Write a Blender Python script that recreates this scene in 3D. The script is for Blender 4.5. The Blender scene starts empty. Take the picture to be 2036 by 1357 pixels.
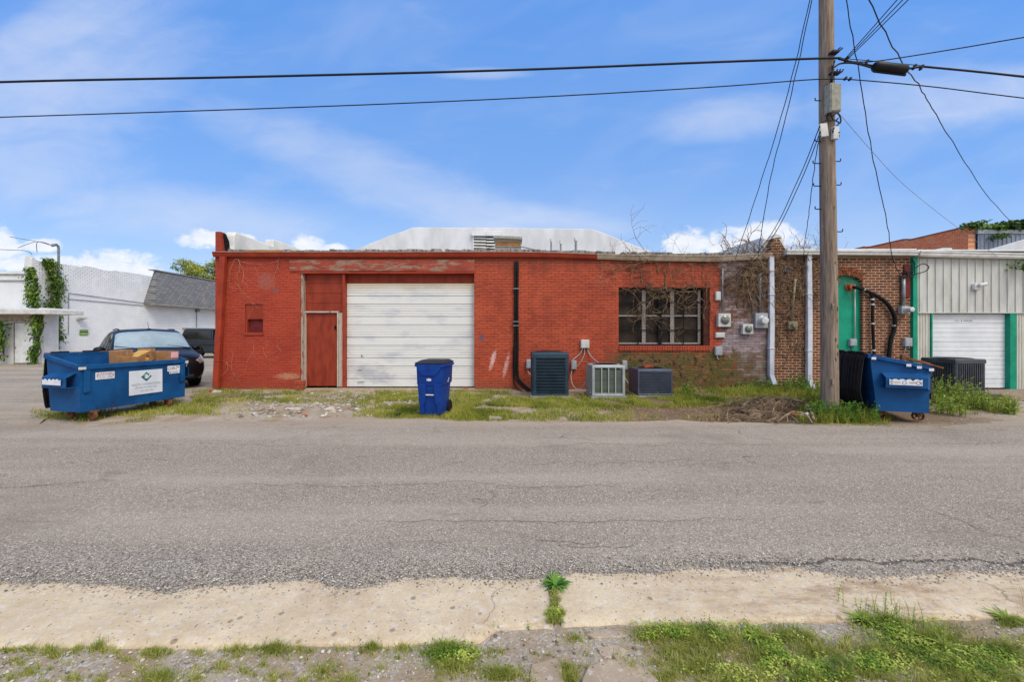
import bpy, bmesh, math, random
import numpy as np
from mathutils import Vector, Matrix, noise as mnoise
random.seed(7); NPR = np.random.default_rng(11)
sc = bpy.context.scene
COL = sc.collection
PI = math.pi; R = math.radians

# ---------------------------------------------------------------- camera, sky, sun, exposure
F = 792.0; CXP = 1018.0; HY = 662.0; EYE = 1.52      # focal length in photo pixels, horizon row, eye height (m)
cam = bpy.data.objects.new("camera", bpy.data.cameras.new("camera")); COL.objects.link(cam)
cam.location = (0, 0, EYE); cam.rotation_euler = (R(90), 0, 0)
cam.data.sensor_width = 36; cam.data.lens = F / 2036 * 36
cam.data.shift_y = -(678.5 - HY) / 2036
cam.data.clip_end = 2000; cam.data.clip_start = 0.05
sc.camera = cam

SUN_EL, SUN_AZ = R(50), R(144)                        # azimuth clockwise from +Y
sdir = Vector((math.sin(SUN_AZ) * math.cos(SUN_EL), math.cos(SUN_AZ) * math.cos(SUN_EL), math.sin(SUN_EL)))
sun = bpy.data.objects.new("sun", bpy.data.lights.new("sun", 'SUN')); COL.objects.link(sun)
sun.data.energy = 1.25; sun.data.angle = R(24); sun.data.color = (1.0, 0.95, 0.88)
sun.rotation_euler = sdir.to_track_quat('Z', 'Y').to_euler(); sun.location = (0, -5, 20)

sc.view_settings.view_transform = 'Standard'; sc.view_settings.look = 'None'
sc.view_settings.gamma = 1; sc.view_settings.exposure = 0.62
sc.view_settings.use_curve_mapping = False
sc.cycles.max_bounces = 6; sc.cycles.diffuse_bounces = 3; sc.cycles.transparent_max_bounces = 6
try: sc.cycles.use_denoising = True
except Exception: pass

def nd(nt, typ, ins=None, **attrs):
    n = nt.nodes.new(typ)
    for k, v in attrs.items(): setattr(n, k, v)
    for k, v in (ins or {}).items():
        if isinstance(v, bpy.types.NodeSocket): nt.links.new(v, n.inputs[k])
        else: n.inputs[k].default_value = v
    return n
def mth(nt, op, a, b=0.0, c=0.0, clamp=False):
    n = nd(nt, 'ShaderNodeMath', {0: a, 1: b, 2: c}, operation=op, use_clamp=clamp); return n.outputs[0]
def mixc(nt, f, a, b, typ='MIX'):
    n = nd(nt, 'ShaderNodeMix', {'Factor': f}, data_type='RGBA', blend_type=typ)
    for k, v in ((6, a), (7, b)):
        if isinstance(v, bpy.types.NodeSocket): nt.links.new(v, n.inputs[k])
        else: n.inputs[k].default_value = (v[0], v[1], v[2], 1)
    return n.outputs[2]
def ramp(nt, f, a, b, lo=0.0, hi=1.0):
    n = nd(nt, 'ShaderNodeMapRange', {0: f, 1: a, 2: b, 3: lo, 4: hi}, interpolation_type='SMOOTHSTEP', clamp=True)
    return n.outputs[0]
def noisev(nt, vec, scale, detail=4, rough=.55, dist=0.0):
    return nd(nt, 'ShaderNodeTexNoise', {'Vector': vec, 'Scale': scale, 'Detail': detail, 'Roughness': rough, 'Distortion': dist}).outputs[0]
def comb(nt, x, y, z): return nd(nt, 'ShaderNodeCombineXYZ', {0: x, 1: y, 2: z}).outputs[0]

world = bpy.data.worlds.new("World"); sc.world = world; world.use_nodes = True
def make_world():
    nt = world.node_tree; nt.nodes.clear()
    sky = nd(nt, 'ShaderNodeTexSky', sky_type='NISHITA', sun_disc=False, sun_elevation=SUN_EL, sun_rotation=SUN_AZ,
             altitude=200, air_density=1.0, dust_density=0.5, ozone_density=2.5)
    d = nd(nt, 'ShaderNodeTexCoord').outputs['Generated']
    sp = nd(nt, 'ShaderNodeSeparateXYZ', {0: d}); x, y, z = sp.outputs
    ay = mth(nt, 'MAXIMUM', mth(nt, 'ABSOLUTE', y), 0.08)
    a = mth(nt, 'DIVIDE', x, ay); b = mth(nt, 'DIVIDE', z, ay)           # gnomonic directions of the two half skies
    zz = mth(nt, 'ADD', mth(nt, 'MAXIMUM', z, 0.0), 0.22)
    u = mth(nt, 'DIVIDE', x, zz); v = mth(nt, 'DIVIDE', y, zz)
    # pale wispy high cloud, drawn out along one wind direction
    ang = R(-24); cu = mth(nt, 'ADD', mth(nt, 'MULTIPLY', a, math.cos(ang)), mth(nt, 'MULTIPLY', b, math.sin(-ang)))
    cv = mth(nt, 'ADD', mth(nt, 'MULTIPLY', a, math.sin(ang)), mth(nt, 'MULTIPLY', b, math.cos(ang)))
    w1 = noisev(nt, comb(nt, mth(nt, 'MULTIPLY', cu, 1.0), mth(nt, 'MULTIPLY', cv, 3.4), 0.3), 1.7, 5, .5, .45)
    w2 = noisev(nt, comb(nt, mth(nt, 'MULTIPLY', a, 1.3), mth(nt, 'MULTIPLY', b, 4.5), 2.3), 2.6, 6, .58, .6)
    wisp = mth(nt, 'ADD', mth(nt, 'MULTIPLY', ramp(nt, w1, .42, .85), .22), mth(nt, 'MULTIPLY', ramp(nt, w2, .48, .9), .16))
    def blob(px, py, rx, ry, rot=0.0):
        a0 = (px - CXP) / F; b0 = (HY - py) / F
        da = mth(nt, 'SUBTRACT', a, a0); db = mth(nt, 'SUBTRACT', b, b0)
        if rot:
            c, s = math.cos(rot), math.sin(rot)
            da, db = (mth(nt, 'ADD', mth(nt, 'MULTIPLY', da, c), mth(nt, 'MULTIPLY', db, s)),
                      mth(nt, 'SUBTRACT', mth(nt, 'MULTIPLY', db, c), mth(nt, 'MULTIPLY', da, s)))
        q = mth(nt, 'ADD', mth(nt, 'POWER', mth(nt, 'DIVIDE', da, rx / F), 2.0), mth(nt, 'POWER', mth(nt, 'DIVIDE', db, ry / F), 2.0))
        return mth(nt, 'SUBTRACT', 1.0, q)
    def union(lst):
        o = lst[0]
        for l in lst[1:]: o = mth(nt, 'MAXIMUM', o, l)
        return o
    soft = union([blob(90, 185, 330, 130, .3), blob(60, 90, 300, 60, .5), blob(30, 330, 260, 90), blob(330, 420, 300, 60, -.1), blob(790, 365, 430, 62, -.36), blob(1010, 425, 240, 30, -.12), blob(1450, 235, 150, 46, .12), blob(1900, 190, 300, 60, .1), blob(960, 146, 90, 12)])
    sn = noisev(nt, comb(nt, mth(nt, 'MULTIPLY', a, 2.2), mth(nt, 'MULTIPLY', b, 5.0), 4.1), 3.0, 6, .6, .7)
    softm = mth(nt, 'MULTIPLY', ramp(nt, mth(nt, 'ADD', soft, mth(nt, 'MULTIPLY', mth(nt, 'SUBTRACT', sn, .5), 1.6)), -.65, 1.6), .52)
    # small cumulus low over the roofs
    cn = noisev(nt, comb(nt, a, mth(nt, 'MULTIPLY', b, 1.5), 7.7), 17.0, 7, .62, .25)
    cn2 = noisev(nt, comb(nt, a, mth(nt, 'MULTIPLY', b, 1.5), 1.7), 60.0, 4, .6)
    cum = union([blob(-20, 490, 70, 50), blob(85, 488, 45, 16), blob(70, 525, 110, 20), blob(235, 535, 100, 42), blob(160, 560, 160, 40), blob(400, 476, 48, 22), blob(612, 490, 38, 30),
                 blob(660, 500, 40, 16), blob(1365, 488, 55, 38), blob(1500, 490, 110, 42), blob(1530, 462, 60, 26), blob(1450, 505, 70, 30), blob(480, 476, 30, 12)])
    cumm = ramp(nt, mth(nt, 'ADD', cum, mth(nt, 'ADD', mth(nt, 'MULTIPLY', mth(nt, 'SUBTRACT', cn, .5), 2.6), mth(nt, 'MULTIPLY', mth(nt, 'SUBTRACT', cn2, .5), .7))), -.10, .75)
    low = ramp(nt, b, .60, .0)                                            # milky air toward the horizon
    hz = mth(nt, 'MULTIPLY', mth(nt, 'POWER', low, 2.0), .40)
    col = nd(nt, 'ShaderNodeHueSaturation', {'Hue': .503, 'Saturation': SKY_SAT, 'Value': SKY_VAL, 'Color': sky.outputs[0]}).outputs[0]
    grad = mixc(nt, ramp(nt, b, .02, .42), (2.75, 3.95, 5.9), (1.35, 2.75, 5.8)); grad = mixc(nt, ramp(nt, b, .36, .95), grad, (.90, 2.35, 5.8))
    col = mixc(nt, .80, col, grad)
    W = (CLOUD, CLOUD * .995, CLOUD * 1.0)
    col = mixc(nt, hz, col, (HAZE[0], HAZE[1], HAZE[2]))
    col = mixc(nt, mth(nt, 'MULTIPLY', mth(nt, 'ADD', wisp, softm), .85, clamp=True), col, (CLOUD * .72, CLOUD * .77, CLOUD * .90))
    shade = noisev(nt, comb(nt, a, mth(nt, 'MULTIPLY', b, 1.6), 3.3), 26.0, 4)
    col = mixc(nt, mth(nt, 'MULTIPLY', cumm, .82), col, mixc(nt, ramp(nt, shade, .3, .7), (CLOUD * .84, CLOUD * .88, CLOUD * .95), W))
    # bright cloud veil round the sun, added out of view to neutralise the light
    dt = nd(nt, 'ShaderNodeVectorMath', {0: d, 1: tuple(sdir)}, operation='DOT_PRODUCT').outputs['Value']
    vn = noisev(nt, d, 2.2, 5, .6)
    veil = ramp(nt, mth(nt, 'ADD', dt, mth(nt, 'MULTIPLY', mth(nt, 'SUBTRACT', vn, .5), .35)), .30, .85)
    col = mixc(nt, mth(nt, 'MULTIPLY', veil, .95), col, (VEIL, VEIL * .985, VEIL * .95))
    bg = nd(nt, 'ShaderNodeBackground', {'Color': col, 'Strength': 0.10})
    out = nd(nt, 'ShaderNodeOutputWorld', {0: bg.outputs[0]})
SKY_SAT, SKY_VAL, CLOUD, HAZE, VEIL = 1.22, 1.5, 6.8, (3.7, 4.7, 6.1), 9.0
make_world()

# ---------------------------------------------------------------- helpers
def P(px, py, Y): return Vector(((px - CXP) / F * Y, Y, EYE + (HY - py) / F * Y))      # a photo pixel at depth Y (m)
def GD(px, py):                                                                          # a photo pixel on the ground
    Y = F * EYE / (py - HY); return Vector(((px - CXP) / F * Y, Y, 0))
WY = 10.70; WS = F / WY
def wx(px): return (px - CXP) / WS
def wz(py): return EYE + (HY - py) / WS
def s(r, g, b, k=1.0):
    f = lambda c: (c / 255 / 12.92 if c / 255 <= .04045 else ((c / 255 + .055) / 1.055) ** 2.4) * k
    return (f(r), f(g), f(b))

def root_loc(o):
    l = Vector((0, 0, 0))
    while o is not None: l += o.location; o = o.parent
    return l
class MB:
    def __init__(self): self.v = []; self.f = []; self.m = []
    def add(self, verts, faces, mi=0):
        b = len(self.v); self.v += [tuple(p) for p in verts]
        for f in faces: self.f.append(tuple(b + i for i in f)); self.m.append(mi)
        return self
    def box(self, x0, y0, z0, x1, y1, z1, mi=0):
        x0, x1 = min(x0, x1), max(x0, x1); y0, y1 = min(y0, y1), max(y0, y1); z0, z1 = min(z0, z1), max(z0, z1)
        return self.add([(x0, y0, z0), (x1, y0, z0), (x1, y1, z0), (x0, y1, z0), (x0, y0, z1), (x1, y0, z1), (x1, y1, z1), (x0, y1, z1)],
                        [(3, 2, 1, 0), (4, 5, 6, 7), (0, 1, 5, 4), (1, 2, 6, 5), (2, 3, 7, 6), (3, 0, 4, 7)], mi)
    def obox(self, M, sx, sy, sz, mi=0):
        c = [Vector((x * sx / 2, y * sy / 2, z * sz / 2)) for z in (-1, 1) for y in (-1, 1) for x in (-1, 1)]
        return self.add([M @ p for p in c], [(1, 0, 2, 3), (4, 5, 7, 6), (0, 1, 5, 4), (1, 3, 7, 5), (3, 2, 6, 7), (2, 0, 4, 6)], mi)
    def quad(self, a, b, c, d, mi=0): return self.add([a, b, c, d], [(0, 1, 2, 3)], mi)
    def prism(self, pts, lo, hi, axis='y', mi=0):
        n = len(pts)
        mk = {'y': lambda p, t: (p[0], t, p[1]), 'x': lambda p, t: (t, p[0], p[1]), 'z': lambda p, t: (p[0], p[1], t)}[axis]
        v = [mk(p, lo) for p in pts] + [mk(p, hi) for p in pts]
        f = [tuple(range(n - 1, -1, -1)), tuple(range(n, 2 * n))] + [(i, (i + 1) % n, n + (i + 1) % n, n + i) for i in range(n)]
        return self.add(v, f, mi)
    def tube(self, pts, r, n=6, mi=0, cap=True):
        pts = [Vector(p) for p in pts]; k = len(pts)
        rs = r if isinstance(r, (list, tuple)) else [r] * k
        t = (pts[1] - pts[0]).normalized()
        u = t.orthogonal().normalized(); V = []
        for i in range(k):
            t2 = (pts[min(i + 1, k - 1)] - pts[max(i - 1, 0)])
            if t2.length < 1e-9: t2 = t
            t2 = t2.normalized()
            u = (u - t2 * u.dot(t2))
            u = u.normalized() if u.length > 1e-6 else t2.orthogonal().normalized()
            w = t2.cross(u)
            for j in range(n):
                a = 2 * PI * j / n; V.append(pts[i] + (u * math.cos(a) + w * math.sin(a)) * rs[i])
            t = t2
        Fc = [(i * n + j, i * n + (j + 1) % n, (i + 1) * n + (j + 1) % n, (i + 1) * n + j) for i in range(k - 1) for j in range(n)]
        if cap: Fc += [tuple(range(n - 1, -1, -1)), tuple(range((k - 1) * n, k * n))]
        return self.add(V, Fc, mi)
    def lathe(self, prof, M=None, n=20, mi=0, cap=True):
        M = M or Matrix(); V = []; k = len(prof)
        for (r, z) in prof:
            for j in range(n):
                a = 2 * PI * j / n; V.append(M @ Vector((r * math.cos(a), r * math.sin(a), z)))
        Fc = [(i * n + j, i * n + (j + 1) % n, (i + 1) * n + (j + 1) % n, (i + 1) * n + j) for i in range(k - 1) for j in range(n)]
        if cap: Fc += [tuple(range(n - 1, -1, -1)), tuple(range((k - 1) * n, k * n))]
        return self.add(V, Fc, mi)
    def sweep(self, prof, path, mi=0):
        """prof: (y, z) closed polygon carried along path of (x, y, z) points (runs mostly along x)"""
        n = len(prof); k = len(path)
        V = [(p[0], p[1] + q[0], p[2] + q[1]) for p in path for q in prof]
        Fc = [(i * n + j, (i + 1) * n + j, (i + 1) * n + (j + 1) % n, i * n + (j + 1) % n) for i in range(k - 1) for j in range(n)]
        Fc += [tuple(range(n)), tuple(range(k * n - 1, (k - 1) * n - 1, -1))]
        return self.add(V, Fc, mi)
    def build(self, name, mats, parent=None, world=True, smooth=False, bevel=0.0, loc=None, rotz=0.0):
        me = bpy.data.meshes.new(name)
        off = Vector((0, 0, 0))
        if parent is not None and world: off = root_loc(parent)
        if loc is not None and world and parent is None: off = Vector(loc)
        vs = [(p[0] - off.x, p[1] - off.y, p[2] - off.z) for p in self.v]
        me.from_pydata(vs, [], self.f)
        if not isinstance(mats, (list, tuple)): mats = [mats]
        for m in mats: me.materials.append(m)
        if len(mats) > 1: me.polygons.foreach_set('material_index', self.m)
        if smooth: me.polygons.foreach_set('use_smooth', [True] * len(self.f))
        me.update()
        o = bpy.data.objects.new(name, me); COL.objects.link(o)
        if parent is not None: o.parent = parent
        elif loc is not None: o.location = loc
        o.rotation_euler.z = rotz
        if bevel:
            b = o.modifiers.new('bevel', 'BEVEL'); b.width = bevel; b.segments = 2; b.limit_method = 'ANGLE'; b.angle_limit = R(35)
        if smooth == 'auto':
            sm = [True] * len(self.f); me.polygons.foreach_set('use_smooth', sm)
            bm = bmesh.new(); bm.from_mesh(me)
            for e in bm.edges:
                if len(e.link_faces) == 2 and e.calc_face_angle(0) > R(38): e.smooth = False
            bm.to_mesh(me); bm.free()
        return o
def tag(o, label=None, cat=None, group=None, kind=None):
    if label: o['label'] = label
    if cat: o['category'] = cat
    if group: o['group'] = group
    if kind: o['kind'] = kind
    return o
def thing(name, label, cat, loc=(0, 0, 0), rotz=0.0, group=None):
    o = bpy.data.objects.new(name, None); COL.objects.link(o); o.empty_display_size = .2
    o.location = loc; o.rotation_euler = (0, 0, rotz); return tag(o, label, cat, group)
def copy_tree(o, parent=None):
    c = o.copy(); COL.objects.link(c)
    if parent is not None: c.parent = parent
    for ch in o.children: copy_tree(ch, c)
    return c
def catmull(pts, n=8):
    pts = [Vector(p) for p in pts]; out = []
    for i in range(len(pts) - 1):
        p0 = pts[max(i - 1, 0)]; p1 = pts[i]; p2 = pts[i + 1]; p3 = pts[min(i + 2, len(pts) - 1)]
        for k in range(n):
            t = k / n
            out.append(.5 * ((2 * p1) + (p2 - p0) * t + (2 * p0 - 5 * p1 + 4 * p2 - p3) * t * t + (3 * p1 - p0 - 3 * p2 + p3) * t ** 3))
    out.append(pts[-1]); return out
def text_mesh(body, size, mat, parent, origin, right, up, name='lettering', align='CENTER', lift=.0015, sx=1.0):
    cu = bpy.data.curves.new('t', 'FONT'); cu.body = body; cu.size = size; cu.align_x = align; cu.align_y = 'CENTER'
    cu.resolution_u = 2
    o = bpy.data.objects.new('t', cu); COL.objects.link(o)
    dg = bpy.context.evaluated_depsgraph_get(); dg.update()
    me = bpy.data.meshes.new_from_object(o.evaluated_get(dg)); bpy.data.objects.remove(o); bpy.data.curves.remove(cu)
    r, u = Vector(right).normalized(), Vector(up).normalized(); nrm = r.cross(u); org = Vector(origin)
    for v in me.vertices:
        c = v.co.copy(); v.co = org + r * c.x * sx + u * c.y + nrm * lift
    me.name = name; me.materials.clear(); me.materials.append(mat)
    t = bpy.data.objects.new(name, me); COL.objects.link(t); t.parent = parent; return t
def bounding(pts): return pts
# ---------------------------------------------------------------- materials
def base_mat(name):
    m = bpy.data.materials.new(name); m.use_nodes = True; nt = m.node_tree; nt.nodes.clear()
    bs = nd(nt, 'ShaderNodeBsdfPrincipled'); nd(nt, 'ShaderNodeOutputMaterial', {0: bs.outputs[0]})
    return m, nt, bs
def obj_co(nt): return nd(nt, 'ShaderNodeTexCoord').outputs['Object']
def pos_co(nt): return nd(nt, 'ShaderNodeNewGeometry').outputs['Position']
def setb(nt, bs, col=None, rough=None, metal=None, bump=None, bstr=.3, bdist=.01, spec=None):
    for k, v in (('Base Color', col), ('Roughness', rough), ('Metallic', metal), ('Specular IOR Level', spec)):
        if v is None: continue
        if isinstance(v, bpy.types.NodeSocket): nt.links.new(v, bs.inputs[k])
        else: bs.inputs[k].default_value = (*v, 1) if k == 'Base Color' else v
    if bump is not None:
        b = nd(nt, 'ShaderNodeBump', {'Strength': bstr, 'Distance': bdist, 'Height': bump}); nt.links.new(b.outputs[0], bs.inputs['Normal'])
def mat(name, c, c2=None, sc_=5.0, rough=.6, metal=0.0, bump=0.0, bsc=60.0, spots=None, spec=.18, stretch=None, lohi=(.35, .7)):
    """paint-like material: two tones, optional blotches (colour, scale, threshold) and fine bump"""
    m, nt, bs = base_mat(name); co = obj_co(nt)
    if stretch: co = nd(nt, 'ShaderNodeMapping', {0: co, 'Scale': stretch}).outputs[0]
    c2 = c2 or tuple(x * .8 for x in c)
    n1 = noisev(nt, co, sc_, 6, .6)
    col = mixc(nt, ramp(nt, n1, *lohi), c, c2)
    for sp in (spots or []):
        n2 = noisev(nt, co, sp[1], 7, .65, .3)
        col = mixc(nt, ramp(nt, n2, sp[2], sp[2] + (sp[3] if len(sp) > 3 else .05)), col, sp[0])
    setb(nt, bs, col, rough, metal, noisev(nt, co, bsc, 4) if bump else None, bump, .01, spec)
    return m
def brick(name, cols, mortar, axis='x', bw=.203, bh=.0705, mw=.010, bstr=.6, rough=.85, paint=None, masks=None, msmooth=.25, jitter=.0035, painted=False):
    """brick in real courses; axis = the wall's horizontal direction"""
    m, nt, bs = base_mat(name); p = pos_co(nt)
    sp = nd(nt, 'ShaderNodeSeparateXYZ', {0: p}); h = sp.outputs[0 if axis == 'x' else 1]; z = sp.outputs[2]
    wob = nd(nt, 'ShaderNodeTexNoise', {'Vector': p, 'Scale': 9.0, 'Detail': 3}).outputs[1]
    wv = nd(nt, 'ShaderNodeSeparateXYZ', {0: wob})
    hh = mth(nt, 'ADD', h, mth(nt, 'MULTIPLY', mth(nt, 'SUBTRACT', wv.outputs[0], .5), jitter * 4))
    zz = mth(nt, 'ADD', mth(nt, 'ADD', z, 20 * bh), mth(nt, 'MULTIPLY', mth(nt, 'SUBTRACT', wv.outputs[1], .5), jitter * 3))
    b = nd(nt, 'ShaderNodeTexBrick', {'Vector': comb(nt, mth(nt, 'ADD', hh, 50.0), zz, 0.0), 'Color1': (0, 0, 0, 1), 'Color2': (1, 1, 1, 1), 'Mortar': (.5, .5, .5, 1), 'Scale': 1.0,
           'Mortar Size': mw / 2, 'Mortar Smooth': msmooth, 'Brick Width': bw, 'Row Height': bh}, offset=.5)
    rnd = b.outputs[0]; mort = b.outputs[1]
    fine = noisev(nt, p, 42, 5, .65); big = noisev(nt, p, 1.3, 5, .6)
    c = mixc(nt, ramp(nt, rnd, .1, .9), cols[0], cols[1])
    if len(cols) > 2: c = mixc(nt, ramp(nt, noisev(nt, comb(nt, mth(nt, 'MULTIPLY', hh, 2.2), mth(nt, 'MULTIPLY', zz, 9.0), 0.0), 1.6, 2), .52, .66), c, cols[2])
    c = mixc(nt, mth(nt, 'MULTIPLY', ramp(nt, fine, .35, .75), .35), c, tuple(x * .62 for x in cols[0]))
    c = mixc(nt, ramp(nt, mort, .15, .85), c, mortar)
    jn = ramp(nt, noisev(nt, comb(nt, mth(nt, 'MULTIPLY', hh, 3.0), mth(nt, 'MULTIPLY', zz, 13.0), 0.0), 1.3, 5, .65), .40, .62)
    mort = mth(nt, 'MULTIPLY', mort, mth(nt, 'ADD', .25, mth(nt, 'MULTIPLY', jn, .75))) if painted else mort
    hgt = mth(nt, 'SUBTRACT', 1.0, mort)
    hgt = mth(nt, 'ADD', hgt, mth(nt, 'MULTIPLY', fine, .35))
    hgt = mth(nt, 'ADD', hgt, mth(nt, 'MULTIPLY', rnd, .25))
    env = dict(nt=nt, p=p, x=sp.outputs[0], y=sp.outputs[1], z=z, mort=mort, fine=fine, big=big, rnd=rnd, h=h)
    if paint: c = paint(c, env)
    setb(nt, bs, c, rough, 0.0, hgt, bstr, .012, .25)
    return m

PAINT = s(178, 80, 54); PAINT2 = s(152, 65, 45)
def vs_(nt, p): return nd(nt, 'ShaderNodeMapping', {0: p, 'Scale': (2.2, 1, .5)}).outputs[0]
def red_paint(c, e):
    nt = e['nt']; p = e['p']
    pc = mixc(nt, ramp(nt, e['big'], .35, .7), PAINT, PAINT2)
    pc = mixc(nt, mth(nt, 'MULTIPLY', ramp(nt, e['rnd'], .2, 1.0), .25), pc, s(204, 96, 58))
    pc = mixc(nt, mth(nt, 'MULTIPLY', ramp(nt, e['mort'], .1, .8), .82), pc, s(96, 34, 25))       # shading of the joints, put into the paint colour
    pc = mixc(nt, mth(nt, 'MULTIPLY', ramp(nt, noisev(nt, p, 19, 6, .7), .62, .74), .6), pc, s(118, 40, 27))
    pc = mixc(nt, mth(nt, 'MULTIPLY', ramp(nt, noisev(nt, nd(nt, 'ShaderNodeMapping', {0: p, 'Scale': (1.6, 1, .7)}).outputs[0], 1.6, 7, .72), .50, .72), .42), pc, s(128, 58, 42))
    pc = mixc(nt, mth(nt, 'MULTIPLY', ramp(nt, noisev(nt, p, 31, 6, .75), .60, .75), .35), pc, s(206, 124, 92))
    dz0 = mth(nt, 'ADD', e['z'], mth(nt, 'MULTIPLY', mth(nt, 'SUBTRACT', noisev(nt, p, 3.0, 6, .7), .5), .5)); pc = mixc(nt, mth(nt, 'MULTIPLY', ramp(nt, dz0, .34, .02), .5), pc, s(126, 82, 60))
    tz = mth(nt, 'ADD', e['z'], mth(nt, 'MULTIPLY', mth(nt, 'SUBTRACT', noisev(nt, vs_(nt, p), 2.4, 7, .72), .5), 1.3)); pc = mixc(nt, mth(nt, 'MULTIPLY', ramp(nt, tz, 3.05, 3.55), .55), pc, s(104, 56, 42))
    # redder old coat left of the shutter door
    pc = mixc(nt, mth(nt, 'MULTIPLY', ramp(nt, e['x'], -5.5, -5.9), .45), pc, s(158, 50, 36))
    # efflorescence and scuffs
    vst = nd(nt, 'ShaderNodeMapping', {0: p, 'Scale': (6, 6, 1.2)}).outputs[0]
    sc1 = mth(nt, 'MULTIPLY', ramp(nt, noisev(nt, vst, 2.6, 6, .7), .60, .76), mth(nt, 'MULTIPLY', ramp(nt, e['x'], -5.9, -6.2), .40))
    pc = mixc(nt, sc1, pc, s(188, 140, 124))
    def streak(x0, z0, rx, rz, col, k, sh=0.0):
        dx = mth(nt, 'DIVIDE', mth(nt, 'ADD', mth(nt, 'SUBTRACT', e['x'], x0), mth(nt, 'MULTIPLY', mth(nt, 'SUBTRACT', e['z'], z0), sh)), rx)
        dz = mth(nt, 'DIVIDE', mth(nt, 'SUBTRACT', e['z'], z0), rz)
        q = mth(nt, 'SUBTRACT', 1.0, mth(nt, 'ADD', mth(nt, 'MULTIPLY', dx, dx), mth(nt, 'MULTIPLY', dz, dz)))
        q = mth(nt, 'ADD', q, mth(nt, 'MULTIPLY', mth(nt, 'SUBTRACT', noisev(nt, p, 24, 6, .7), .5), 2.4))
        return mth(nt, 'MULTIPLY', ramp(nt, q, .25, 1.0), k), col
    for a in ((-.52, .78, .09, .36, s(225, 190, 185), .75, -.28), (-.16, .62, .08, .45, s(222, 178, 172), .65, -.22), (-.82, 1.38, .10, .14, s(84, 78, 104), .85),
              (-6.6, 2.9, .35, .35, s(150, 100, 90), .5), (-6.0, .35, .5, .12, s(190, 150, 120), .6), (-6.35, 2.65, .12, .1, s(120, 90, 92), .7)):
        f, cc = streak(*a); pc = mixc(nt, f, pc, cc)
    # where the paint was never put on, or has gone
    edge = mth(nt, 'ADD', e['x'], mth(nt, 'MULTIPLY', mth(nt, 'SUBTRACT', noisev(nt, p, 3.5, 5, .6), .5), .55))
    bare = ramp(nt, edge, 5.48, 5.66)
    old = mixc(nt, ramp(nt, noisev(nt, p, 2.3, 5, .65), .40, .62), s(112, 78, 66), s(150, 134, 138))
    old = mixc(nt, mth(nt, 'MULTIPLY', ramp(nt, e['rnd'], .55, .9), .6), old, s(172, 160, 164))
    old = mixc(nt, ramp(nt, e['mort'], .2, .85), old, s(86, 76, 70))
    old = mixc(nt, mth(nt, 'MULTIPLY', ramp(nt, noisev(nt, p, 5, 6, .7), .60, .72), .7), old, s(124, 60, 40))
    lowz = mth(nt, 'MULTIPLY', mth(nt, 'ADD', e['z'], mth(nt, 'MULTIPLY', mth(nt, 'SUBTRACT', noisev(nt, p, 4.0, 6, .65), .5), .9)), 1.0)
    mossx = mth(nt, 'MULTIPLY', ramp(nt, mth(nt, 'ADD', e['x'], mth(nt, 'MULTIPLY', mth(nt, 'SUBTRACT', noisev(nt, p, 3.0, 5), .5), .9)), 2.35, 3.0), ramp(nt, lowz, 1.12, .92))
    gone = mixc(nt, ramp(nt, e['rnd'], .2, .9), s(98, 82, 50), s(128, 92, 62))
    gone = mixc(nt, ramp(nt, e['mort'], .2, .85), gone, s(66, 58, 36))
    gone = mixc(nt, mth(nt, 'MULTIPLY', ramp(nt, noisev(nt, p, 3.3, 6, .7), .46, .6), .75), gone, s(84, 84, 32))
    gone = mixc(nt, mth(nt, 'MULTIPLY', ramp(nt, noisev(nt, p, 7.0, 7, .75), .52, .62), .9), gone, s(26, 25, 17))
    gone = mixc(nt, mth(nt, 'MULTIPLY', ramp(nt, noisev(nt, p, 3.9, 5, .6, .4), .62, .70), .75), gone, s(140, 66, 42))
    pc = mixc(nt, bare, pc, old)
    low2 = mth(nt, 'MULTIPLY', ramp(nt, lowz, .75, .45), .7)
    pc = mixc(nt, mth(nt, 'MULTIPLY', mossx, mth(nt, 'SUBTRACT', 1.0, mth(nt, 'MULTIPLY', ramp(nt, edge, 5.9, 6.4), .55))), pc, gone)
    return pc
M = {}
M['red_brick'] = brick('red_painted_brick', [PAINT, PAINT2], PAINT2, 'x', bstr=.75, rough=.7, paint=red_paint, mw=.014, painted=True, jitter=.006)
def red_side(c, e):
    nt = e['nt']; pc = mixc(nt, ramp(nt, e['big'], .35, .7), PAINT, PAINT2)
    return mixc(nt, mth(nt, 'MULTIPLY', ramp(nt, e['mort'], .2, .9), .45), pc, s(112, 34, 22))  # joint shading darkened into the paint here too
M['red_brick_side'] = brick('red_painted_brick_side', [PAINT, PAINT2], PAINT2, 'y', paint=red_side, rough=.7)
M['red_brick_plain'] = brick('red_painted_brick_plain', [PAINT, PAINT2], PAINT2, 'x', paint=red_side, rough=.7)
def age(c, e):
    nt = e['nt']; p = e['p']
    c = mixc(nt, mth(nt, 'MULTIPLY', ramp(nt, noisev(nt, p, 2.2, 6, .7), .5, .68), .6), c, s(72, 54, 42))
    return mixc(nt, mth(nt, 'MULTIPLY', ramp(nt, noisev(nt, p, 13, 6, .7), .62, .72), .5), c, s(168, 132, 98))
M['brown_brick'] = brick('brown_brick', [s(88, 56, 46), s(120, 76, 58), s(142, 80, 52)], s(200, 166, 134), 'x', mw=.017, bstr=.6, paint=age, bh=.0735)
M['brown_brick_side'] = brick('brown_brick_side', [s(96, 58, 44), s(132, 80, 56), s(150, 84, 50)], s(178, 146, 116), 'y', mw=.013, paint=age)
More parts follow.
